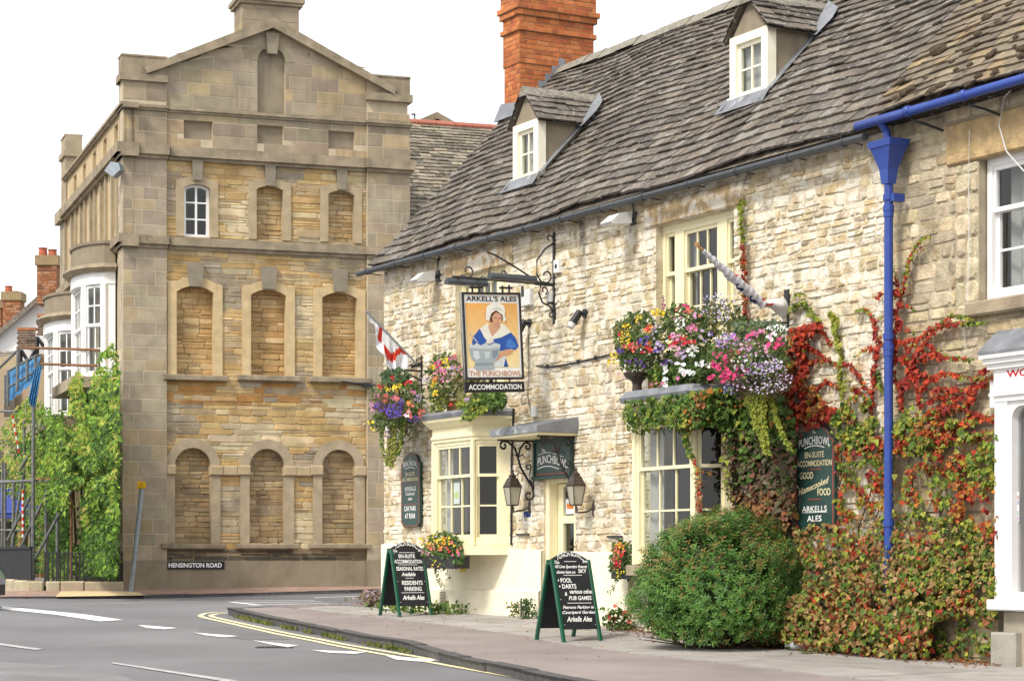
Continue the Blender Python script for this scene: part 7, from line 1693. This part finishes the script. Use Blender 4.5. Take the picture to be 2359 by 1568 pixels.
p = at(1842, 1487, 23.2); zg = pavz(p[0], p[1])+.02; m = MB(); m.tube([(p[0]-.1, p[1], zg+.05), (p[0]-.02, p[1]-.02, zg+.05), (p[0]+.10, p[1]-.05, zg+.045)], .045, 10); m.tube([(p[0]-.1, p[1], zg+.05), (p[0]-.16, p[1]+.01, zg+.05)], .02, 8)
tag(m.build('plastic_bottle', M['plastic'], smooth=True), 'crushed clear plastic bottle lying at the foot of the creeper', 'bottle')
p = at(1867, 1498, 22.9); tuft('weed_clump', 'sparse weed growing in the paving in front of the bottle', 'plant', [(1870, 1506, 22.6, .09, 70)], [(.16, .14, .07), (.12, .14, .04)], .04, .08, wr)
# ================================================================ BEYOND: WISTERIA, SCAFFOLD, RAILINGS, FAR HOUSES, CAR
ws = random.Random(91)
t = thing('wisteria', 'bright green wisteria smothering the flank of the tall stone house below the bow windows', 'climber', LS(4, 1.1, .4)); lv = MB(); st = MB()
WG = [(.22, .36, .04), (.17, .30, .03), (.30, .42, .06), (.11, .22, .025)]; WD = [(.055, .12, .02), (.07, .15, .025), (.04, .085, .015)]; WY = [(.40, .40, .07), (.34, .36, .06), (.42, .36, .10)]  # WD: deep greens, painting shade low down and inside the growth
def wmass(poly, n, c0, c1, pal, s=.15, gap=.30):
    n, s = int(n*1.4), s*.82
    for x, y in in_poly_pts(poly, n, ws):
        if nz(x, y, 30, 2.7) < gap: continue
        if 160 < x < 192 and 1135 < y < 1250 and ws.random() < .9: continue
        g = nz(x, y, 38, 9.4)+ws.uniform(-.22, .22); c = ws.uniform(c0, c1)+.35*(nz(x, y, 45, 5.0)-.5)
        a, z = LS.px(x, y, c); p = LS(a, z, c)
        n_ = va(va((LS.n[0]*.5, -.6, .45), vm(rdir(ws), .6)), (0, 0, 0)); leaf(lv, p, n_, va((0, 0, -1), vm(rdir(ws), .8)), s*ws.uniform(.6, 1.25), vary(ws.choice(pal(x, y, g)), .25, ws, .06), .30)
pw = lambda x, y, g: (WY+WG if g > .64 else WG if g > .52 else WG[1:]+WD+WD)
wmass([(222, 840), (240, 795), (262, 785), (271, 830), (272, 1000), (272, 1180), (190, 1200), (140, 1150), (120, 1010), (150, 960), (190, 960), (205, 900)], 4600, .45, 1.0, pw)
wmass([(160, 965), (165, 880), (178, 850), (192, 900), (195, 960)], 420, .9, 1.15, lambda x, y, g: WG+WY)
wmass([(0, 990), (40, 935), (75, 905), (105, 930), (150, 985), (160, 1100), (150, 1180), (60, 1150), (0, 1130)], 2600, .6, 1.5, lambda x, y, g: WY+WG if x < 90 and g > .42 else WG if g > .45 else WD+WG[3:])
wmass([(195, 1100), (272, 1100), (272, 1318), (215, 1318), (190, 1260)], 2600, .35, .9, lambda x, y, g: WG[:2]+WD if g > .55 else WD+WG[3:4])
wmass([(110, 1130), (165, 1110), (165, 1330), (115, 1330)], 1300, .2, .8, lambda x, y, g: WD+WG[3:] if y < 1270 else WG+WD)
wmass([(150, 1268), (262, 1260), (262, 1318), (150, 1318)], 700, .3, .8, lambda x, y, g: WG+WD, .13)
wmass([(20, 1180), (110, 1160), (110, 1310), (30, 1300)], 600, .6, 1.2, lambda x, y, g: STR+WG+WD, .13, .42)
for k in range(7):
    a = .8+k*1.25; st.tube([LS(a, .9, .3), LS(a+.1, 2.4, .35), LS(a-.2, 4.0, .45)], .045, 6, None, .02)
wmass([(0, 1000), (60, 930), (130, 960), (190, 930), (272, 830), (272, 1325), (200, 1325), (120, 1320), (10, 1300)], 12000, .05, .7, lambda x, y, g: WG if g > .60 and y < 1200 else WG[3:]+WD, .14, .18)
wmass([(110, 960), (200, 900), (272, 880), (272, 1120), (110, 1120)], 2600, .7, 1.2, pw, .15, .40)
lv.build('foliage', M['leaf'], t); st.build('stems', M['twig'], t)
# ground of the front garden
m = MB(); m.add([at(98, 1345, 44.9), at(283, 1345, 45.0), LS(9, 1.25, 0), LS(9, 1.25, 3.4)], [(0, 1, 2, 3)]); tag(m.build('garden_path', M['footway']), 'narrow front garden ground behind the railings', 'ground', kind='structure')
# dwarf wall and railings
t = thing('front_railings', 'black iron railings and dark boarded panel on a low wall of worn stone blocks', 'railings', at(180, 1358, 44.7))
m = MB(); wr_ = random.Random(15); c0_ = at(62, 1355, 44.6); c1_ = at(284, 1352, 44.85); d_ = nrm((c1_[0]-c0_[0], c1_[1]-c0_[1], 0)); RL = Fr((c0_[0], c0_[1]), (d_[0], d_[1]), (d_[1], -d_[0])); LL = sqrt((c1_[0]-c0_[0])**2+(c1_[1]-c0_[1])**2)
zg0 = CAMZ+(HY-1360)/FOC*44.7; zt0 = CAMZ+(HY-1338)/FOC*44.7
k_ = LL/222.0
for x0, x1, dz in ((0, 38, .0), (44, 77, .0), (78, 132, .005), (133, 222, -.005)): m.cbox(RL, x0*k_, x1*k_, zg0-.08, zt0+dz, -.28, .02, .03, vary((.40, .34, .24), .08, wr_))
q_ = at(-70, 1325, 47.5); e_ = nrm((q_[0]-c0_[0], q_[1]-c0_[1], 0)); RB = Fr((c0_[0], c0_[1]), (e_[0], e_[1]), (-e_[1]*1.0, e_[0]) if False else (e_[1]*-1*-1*-1, e_[0]))
zq_ = lambda a, y0, y1: 0
for i in range(4): m.cbox(RB, i*.75, i*.75+.74, zg0-.1+.02*i, zt0+.02*i+.02, -.28, .02, .03, vary((.42, .36, .25), .08, wr_))
m.build('low_wall', M['paleston'], t)
m = MB(); zr = CAMZ+(HY-1274.5)/FOC*44.6; x_ = 40*k_
m.box(RL, 38*k_, LL, zr-.012, zr+.012, -.15, -.12); m.box(RL, 38*k_, LL, zt0+.06, zt0+.08, -.15, -.12)
n = 20
for i in range(n+1): a = 40*k_+(LL-44*k_)*i/n; m.box(RL, a-.015, a+.015, zt0-.02, zr+.04, -.146, -.124)
m.build('railing_bars', M['iron'], t)
m = MB(); 
for i in range(14): m.box(RB, i*.2+.0, i*.2+.195, zt0+.01, zr+.10+.006*i, -.12, -.09)
m.box(RB, 0, 2.8, zr+.10, zr+.15, -.13, -.06); m.build('boarded_panel', M['blackboard'], t)
# scaffold with a torn blue sheet
t = thing('scaffold', 'steel tube scaffold in front of the old houses at the far left', 'scaffold', at(60, 1345, 47))
s5 = lambda x, y: (x/3.2*.92109, (1050+y/3.2)*.92109); s4 = lambda x, y: (x/3.0156*.92109, (580+y/3.0156)*.92109)
def pole(nm, p, q, d0, d1=None, r=.032, mat='scaff'):
    m = MB(); m.tube([at(*p, d0), at(*q, d1 or d0)], r, 8); return m.build(nm, M[mat], t)
for x, y0, d, r in ((20, 340, 49.5, .03), (42, 340, 49, .03), (110, 500, 50, .04), (245, 600, 48.5, .03), (268, -110, 46.2, .042), (370, 560, 47.8, .035), (385, 560, 49, .02), (462, 500, 47, .04), (572, 560, 46, .028), (195, 0, 49.5, .03)):
    b = s5(x-4, 1170); pole('upright_tube', s5(x, y0), (b[0], 1345), d, r=r, mat='rust' if x == 572 else 'scaff')
for p, q, d0, d1 in ((s4(160, 870), s4(760, 890), 47, 46), (s4(310, 995), s4(725, 1008), 47, 46), (s5(-20, 490), s5(560, 490), 48.5, 46), (s5(-20, 500), s5(300, 480), 48, 46.5), (s4(-20, 1350), s4(130, 1352), 50, 49), (s5(-20, 880), s5(170, 880), 49, 49)): pole('ledger_tube', p, q, d0, d1, .028, 'rust' if p[1] < 870 else 'scaff')
for p, q, d0, d1 in ((s5(285, 1100), s5(575, 560), 46, 45.6), (s5(150, 1050), s5(385, 560), 47.5, 47), (s5(60, 960), s5(245, 610), 48.5, 48), (s5(95, 1010), s5(185, 440), 49, 49), (s5(160, 400), s5(245, 260), 48.5, 48), (s4(-10, 1030), s4(140, 885), 51, 49)): pole('brace_tube', p, q, d0, d1, .032)
m = MB()
for i in range(9):
    p, q = s5(100+i*6, -40+i*34), s5(103+i*6, -10+i*34)
    m.tube([at(*p, 47), at(*q, 47)], .022, 7, (.70, .70, .70) if i % 2 else (.55, .05, .03))
m.build('hazard_tape_pole', M['plain'], t); m = MB()
for i in range(14): m.tube([at(*s5(184, 560+i*27), 47.2), at(*s5(183, 587+i*27), 47.2)], .026, 7, (.70, .70, .70) if i % 2 else (.55, .05, .03))
m.build('hazard_tape_pole', M['plain'], t)
m = MB(); m.box(Fr(at(*s5(250, 470), 46.4)[:2], (1, 0), (0, -1)), 0, 2.2, at(*s5(250, 476), 46.4)[2], at(*s5(250, 460), 46.4)[2], -.25, 0); m.build('scaffold_board', M['timber'], t)
def sheetgrid(P, n, mm, amp, seed):
    rg = random.Random(seed); vv = []
    for j in range(mm+1):
        for i in range(n+1):
            top = lerp(P[0], P[1], i/n); bot = lerp(P[3], P[2], i/n); q = lerp(top, bot, j/mm); o = amp*sin(i*1.7+j*.6+seed)*(.4+.6*j/mm)
            vv.append((q[0]+o*.3, q[1]-o, q[2]+.3*o))
    return vv, [(j*(n+1)+i, j*(n+1)+i+1, (j+1)*(n+1)+i+1, (j+1)*(n+1)+i) for j in range(mm) for i in range(n)]
m = MB()
for P, sd in (([at(*s4(50, 1055), 49), at(*s4(310, 930), 47.2), at(*s4(265, 1120), 47.2), at(*s4(60, 1290), 49)], 1), ([at(*s4(250, 1040), 47), at(*s4(318, 1000), 46.9), at(*s4(262, 1370), 46.9), at(*s4(215, 1270), 47)], 2)):
    vv, ff = sheetgrid(P, 14, 9, .08, sd); m.add(vv, ff)
tag(m.build('blue_tarpaulin', M['tarp'], smooth=True), 'torn blue tarpaulin tied along the scaffold guard rail', 'tarpaulin')
for (p, q, d) in ((s4(60, 1060), s4(60, 1310), 48.5), (s4(135, 900), s4(130, 1200), 48), (s4(205, 950), s4(205, 1120), 47.5), (s4(270, 930), s4(268, 1100), 47.1), (s4(40, 1080), s4(40, 1310), 48.8)): pole('guard_post', p, q, d, r=.035)
for (p, q) in ((s4(60, 1050), s4(285, 925)), (s4(50, 1180), s4(300, 1030))): pole('guard_rail', p, q, 48.6, 47.0, .028)
# far houses
def slate_plane(m, p0, p1, p2, p3, rows, cols, pal, rng):
    for j in range(rows):
        for i in range(cols):
            o = (.5 if j % 2 else 0)/cols; u0, u1 = min(1, max(0, i/cols+o)), min(1, (i+1)/cols+o)
            f = lambda u_, v: lerp(lerp(p0, p1, u_), lerp(p3, p2, u_), v)
            a, b, c, d = f(u0, j/rows), f(u1, j/rows), f(u1, (j+1)/rows), f(u0, (j+1)/rows); k = rng.uniform(.0, .03)
            n_ = nrm(cross(vs(b, a), vs(d, a))); a = va(a, vm(n_, .025+k*.4)); b = va(b, vm(n_, .025+k*.4))
            m.add([a, b, c, d, va(a, vm(n_, -.05)), va(b, vm(n_, -.05))], [(0, 1, 2, 3), (4, 5, 1, 0)], vary(rng.choice(pal), .15, rng))
fs = random.Random(17)
t = thing('white_gabled_house', 'white gabled house with brick chimney stack, far down the main street', 'house', at(60, 1300, 72))
m = MB(); D = 72; m.prism([at(-140, 1300, D), at(140, 1300, D), at(140, 740, D), at(84, 684, D), at(-140, 880, D)], (-2, 8, 0)); m.build('wall', M['white'], t)
m = MB(); m.prism([at(88, 680, D-.3), at(-145, 884, D-.3), at(-145, 900, D-.3), at(86, 696, D-.3)], (-2, 8.5, 0), (.2, .17, .14)); m.build('roof', M['slate'], t)
def brick_stack(x0, x1, yt, yb, d, pots, parent):
    m = MB(); p, q = at(x0, yb, d), at(x1, yb, d); L = Fr((p[0], p[1]), (1, 0), (0, -1)); w_ = q[0]-p[0]; zb_, zt_ = p[2], at(x0, yt, d)[2]
    m.box(L, 0, w_, zb_, zt_, -.8, 0, (.26, .12, .06))
    stones(m, L, 0, w_, zb_, zt_-.3, [], (.09, .1), (.15, .3), .02, .012, .0, lambda a, b: vary(fs.choice([(.34, .14, .06), (.28, .11, .05), (.40, .22, .12), (.22, .10, .06)]), .15, fs), rough=False, rng=fs)
    m.box(L, -.06, w_+.06, zt_-.32, zt_, -.86, .06, (.30, .22, .12)); c = m.build('chimney', M['brick'], parent)
    for x, y0, y1 in pots: mm_ = MB(); o = at(x, y1, d+.4); mm_.lathe((o[0], o[1], zt_-.02), [(.16, 0), (.13, at(x, y0, d)[2]-zt_-.06), (.16, at(x, y0, d)[2]-zt_)], 12); mm_.build('chimney_pot', M['terr'], c)
brick_stack(85, 131, 588, 700, 71, [(99, 566, 590), (121, 570, 590)], t)
t = thing('brick_chimney_house', 'house with a short square brick chimney, furthest left behind the white gable', 'house', at(20, 1300, 84))
m = MB(); m.prism([at(-160, 1300, 84), at(60, 1300, 84), at(60, 770, 84), at(-60, 735, 84), at(-160, 735, 84)], (0, 6, 0), (.30, .25, .18)); m.build('wall', M['plain'], t)
m = MB(); m.prism([at(-160, 735, 83.6), at(-60, 735, 83.6), at(62, 772, 83.6), at(62, 790, 83.6), at(-160, 790, 83.6)], (0, 3, 0), (.20, .17, .14)); m.build('roof', M['slate'], t)
brick_stack(6, 46, 672, 760, 83, [(20, 655, 675), (36, 667, 675)], t); brick_stack(-40, 4, 690, 770, 83.2, [], t)
t = thing('timbered_house', 'old house with two little tiled timber framed gables beside the scaffold', 'house', at(70, 1300, 62))
m = MB(); m.prism([at(-80, 1300, 62), at(112, 1300, 60.5), at(112, 810, 60.5), at(-80, 830, 62)], (2, 6, 0), (.36, .29, .19)); m.build('wall', M['plain'], t)
BT = [(.15, .105, .07), (.18, .12, .08), (.12, .09, .065)]
m = MB(); slate_plane(m, at(38, 803, 60.5), at(84, 803, 60.3), at(82, 757, 62), at(40, 757, 62), 8, 7, BT, fs); m.build('tiled_roof', M['slate'], t); m = MB(); slate_plane(m, at(84, 772, 60), at(116, 772, 59.8), at(112, 725, 61.5), at(86, 725, 61.5), 8, 5, BT, fs); m.build('tiled_roof', M['slate'], t); m = MB()
slate_plane(m, at(-60, 830, 61.8), at(40, 828, 61.3), at(38, 808, 63), at(-60, 808, 63), 3, 12, [(.22, .19, .16), (.26, .23, .2)], fs)
m.build('low_roof', M['slate'], t); m = MB(); m.prism([at(38, 760, 60.6), at(82, 760, 60.6), at(82, 754, 60.6), at(40, 754, 60.6)], (0, .25, 0), (.40, .17, .09)); m.prism([at(85, 728, 60.2), at(113, 728, 60.2), at(113, 722, 60.2), at(86, 722, 60.2)], (0, .25, 0), (.40, .17, .09))
m.build('ridge_tiles', M['slate'], t)
m = MB(); m.prism([at(84, 775, 59.9), at(112, 775, 59.9), at(112, 815, 59.9), at(84, 815, 59.9)], (0, .2, 0), (.62, .62, .62)); m.prism([at(46, 805, 60.4), at(84, 805, 60.4), at(84, 880, 60.4), at(46, 880, 60.4)], (0, .2, 0), (.60, .60, .60)); m.build('gable_infill', M['plain'], t)
m = MB()
for p, q in (((86, 775), (86, 815)), ((86, 778), (112, 812)), ((110, 775), (110, 815)), ((48, 805), (48, 880)), ((82, 805), (82, 880)), ((48, 835), (82, 835)), ((50, 808), (66, 835)), ((80, 808), (66, 835))): m.tube([at(*p, 59.6), at(*q, 59.6)], .05, 4)
m.build('timber_frame', M['iron'], t)
t = thing('shop_awning', 'dark blue shop awning behind the scaffold', 'awning', at(45, 1240, 56))
m = MB(); P = [at(-60, 1125, 57), at(80, 1120, 57), at(100, 1180, 55.5), at(-70, 1182, 55.5)]; m.prism(P, (0, 0, -.03)); Q = [at(-70, 1182, 55.5), at(100, 1180, 55.5), at(100, 1192, 55.5), at(-70, 1194, 55.5)]; m.prism(Q, (0, .02, 0)); m.build('canvas', M['canvas'], t)
m = MB()
for x in (46, 70, 95): m.tube([at(x, 1190, 55.6), at(x, 1330, 55.6)], .06, 6)
m.build('awning_post', M['timber'], t)
t = thing('shop_house', 'old brown fronted house with a shop below, behind the scaffold', 'house', at(30, 1330, 58))
m = MB(); m.prism([at(-90, 1330, 58), at(120, 1330, 57), at(120, 850, 57), at(-90, 850, 58)], (0, 4, 0), (.34, .26, .17)); m.build('wall', M['plain'], t)
for x0, x1, y0, y1 in ((-30, 8, 1040, 1150), (-40, 30, 1200, 1320), (55, 92, 1200, 1320), (10, 36, 885, 960)): m = MB(); p, q = at(x0, y1, 57.2), at(x1, y0, 57.2); m.box(Fr((p[0], p[1]), (1, 0), (0, -1)), 0, q[0]-p[0], p[2], q[2], 0, .05); m.build('dark_window', M['room'], t)
# house beyond the tall stone house, seen between it and the inn
t = thing('slate_roofed_house', 'house with stone slate roof and red ridge tiles between the tall house and the inn', 'house', LF(8.5, 1.3, 0))
r0, r1 = LF(5.9, 0, 0), LF(16, 0, 0); dR = (LF.n[0], LF.n[1])
RE = Fr((r0[0], r0[1]), LF.u, LF.n)
zE_ = 8.6; zR_ = CAMZ+(HY-287)/FOC*(LF(8, 0, -4.4)[1])
phi = math.atan2(zR_-zE_, 4.2); sl_ = sqrt(4.2**2+(zR_-zE_)**2); fs2 = random.Random(19)
V2 = (-LF.n[0]*cos(phi), -LF.n[1]*cos(phi), sin(phi)); N2r = (LF.n[0]*sin(phi), LF.n[1]*sin(phi), cos(phi))
m = MB(); slates(m, RE(0, zE_, -.2), (LF.u[0], LF.u[1], 0), V2, N2r, lambda b: (.0, 8.5), courses(.20, .13, sl_), (.2, .42), .024, lambda a, b: vary(fs2.choice([(.17, .145, .11), (.21, .18, .14), (.14, .12, .09), (.24, .21, .165), (.30, .26, .19)]), .16, fs2), rng=fs2); rf_ = m.build('roof', M['slate'], t)
m = MB(); m.add([RE(0, zE_-.05, -.2), RE(8.5, zE_-.05, -.2), RE(8.5, zR_-.05, -4.4), RE(0, zR_-.05, -4.4), RE(8.5, zE_, -8.6), RE(0, zE_, -8.6)], [(0, 1, 2, 3), (3, 2, 4, 5)], (.15, .12, .1)); m.build('roof_bed', M['slate'], rf_)
m = MB(); m.box(RE, .3, 8.3, .9, zE_, -8.4, -.4); m.build('wall', M['render'], t)
for wx in (1.3, 3.6, 5.9):
    for wz in (2.0, 5.2): sash(t, RE, wx, wx+.9, wz, wz+1.5, -.35, 3, wz+.75, M['white'], rows=(2, 2), fw=.07)
m = MB(); a = 0
while a < 8.5: m.tube([RE(a, zR_+.02, -4.4), RE(a+.44, zR_+.02, -4.4)], .085, 8, vary((.40, .15, .10), .12, fs2)); a += .45
m.build('ridge_tiles', M['plain'], rf_)
ag = LF.px(1007, 285, -4.6)[0]-5.9
zgp = CAMZ+(HY-262)/FOC*LF(8, 0, -4.6)[1]
m = MB(); m.prism([RE(ag-.45, zR_-.1, -4.7), RE(ag+.5, zR_-.1, -4.7), RE(ag, zgp-.05, -4.7)], vm((LF.n[0], LF.n[1], 0), -.4), (.62, .58, .45)); m.build('gablet', M['plain'], rf_)
m = MB()
for s in (-1, 1): m.prism([RE(ag, zgp+.06, -4.6), RE(ag, zgp-.10, -4.6), RE(ag+s*.62, zR_-.08, -4.6), RE(ag+s*.66, zR_+.04, -4.6)], vm((LF.n[0], LF.n[1], 0), -.5), (.25, .22, .17))
m.build('gablet_coping', M['moulding'], rf_)
q = at(955, 262, 52); m = MB(); m.tube([(q[0], q[1], zR_-.1), q], .018, 5); m.tube([(q[0]-.08, q[1], q[2]-.02), (q[0]+.02, q[1], q[2]-.02)], .02, 5); tag(m.build('roof_vent', M['iron']), 'thin black vent pipe sticking up beside the tall stone house', 'pipe')
# silver car nosing in from the left
cp = at(12.5, 1398, 35.0); zc_ = rz(35.0); t = thing('silver_car', 'silver car entering at the far left edge of the road', 'car', (cp[0]-2.0, 36.0, zc_)); X = cp[0]-.42
prof = [(0, .30), (.02, .52), (-.06, .68), (-.30, .78), (-1.0, .92), (-1.25, .98), (-1.85, 1.38), (-2.4, 1.45), (-3.2, 1.42), (-3.75, 1.05), (-4.0, .95), (-4.05, .35), (-3.7, .26), (-.2, .24)]
m = MB(); rows = [(35.05, .93), (35.3, 1.0), (36.5, 1.0), (36.75, .93)]; n = len(prof); vv = [(X+x*(1 if k in (1, 2) else .985)-.0, y, zc_+.30+(z-.30)*s) for k, (y, s) in enumerate(rows) for x, z in prof]
m.add(vv, [(k*n+i, k*n+(i+1) % n, (k+1)*n+(i+1) % n, (k+1)*n+i) for k in range(3) for i in range(n)]+[tuple(range(n-1, -1, -1)), tuple(range(3*n, 4*n))]); m.build('body', M['car'], t, smooth=False)
m = MB(); m.prism([(X-1.3, 35.03, zc_+.98), (X-1.85, 35.03, zc_+1.30), (X-3.2, 35.03, zc_+1.30), (X-3.6, 35.03, zc_+1.0)], (0, .02, 0)); m.build('side_window', M['black'], t)
m = MB(); m.box(Fr((X-.14, 35.04), (1, 0), (0, -1)), 0, .10, zc_+.60, zc_+.72, -.25, .01); m.build('headlight', M['lampgrey'], t)
m = MB(); m.box(Fr((X-.12, 35.0), (1, 0), (0, -1)), 0, .14, zc_+.24, zc_+.42, -1.7, -.02); m.build('bumper', M['black'], t)
for x in (-.75, -3.2):
    for y in (35.0, 36.65): m = MB(); m.tube([(X+x, y, zc_+.31), (X+x, y+.2, zc_+.31)], .31, 20); w_ = m.build('wheel', M['rubber'], t); m = MB(); m.tube([(X+x, y-.01, zc_+.31), (X+x, y+.05, zc_+.31)], .19, 14); m.build('rim', M['galv'], w_)
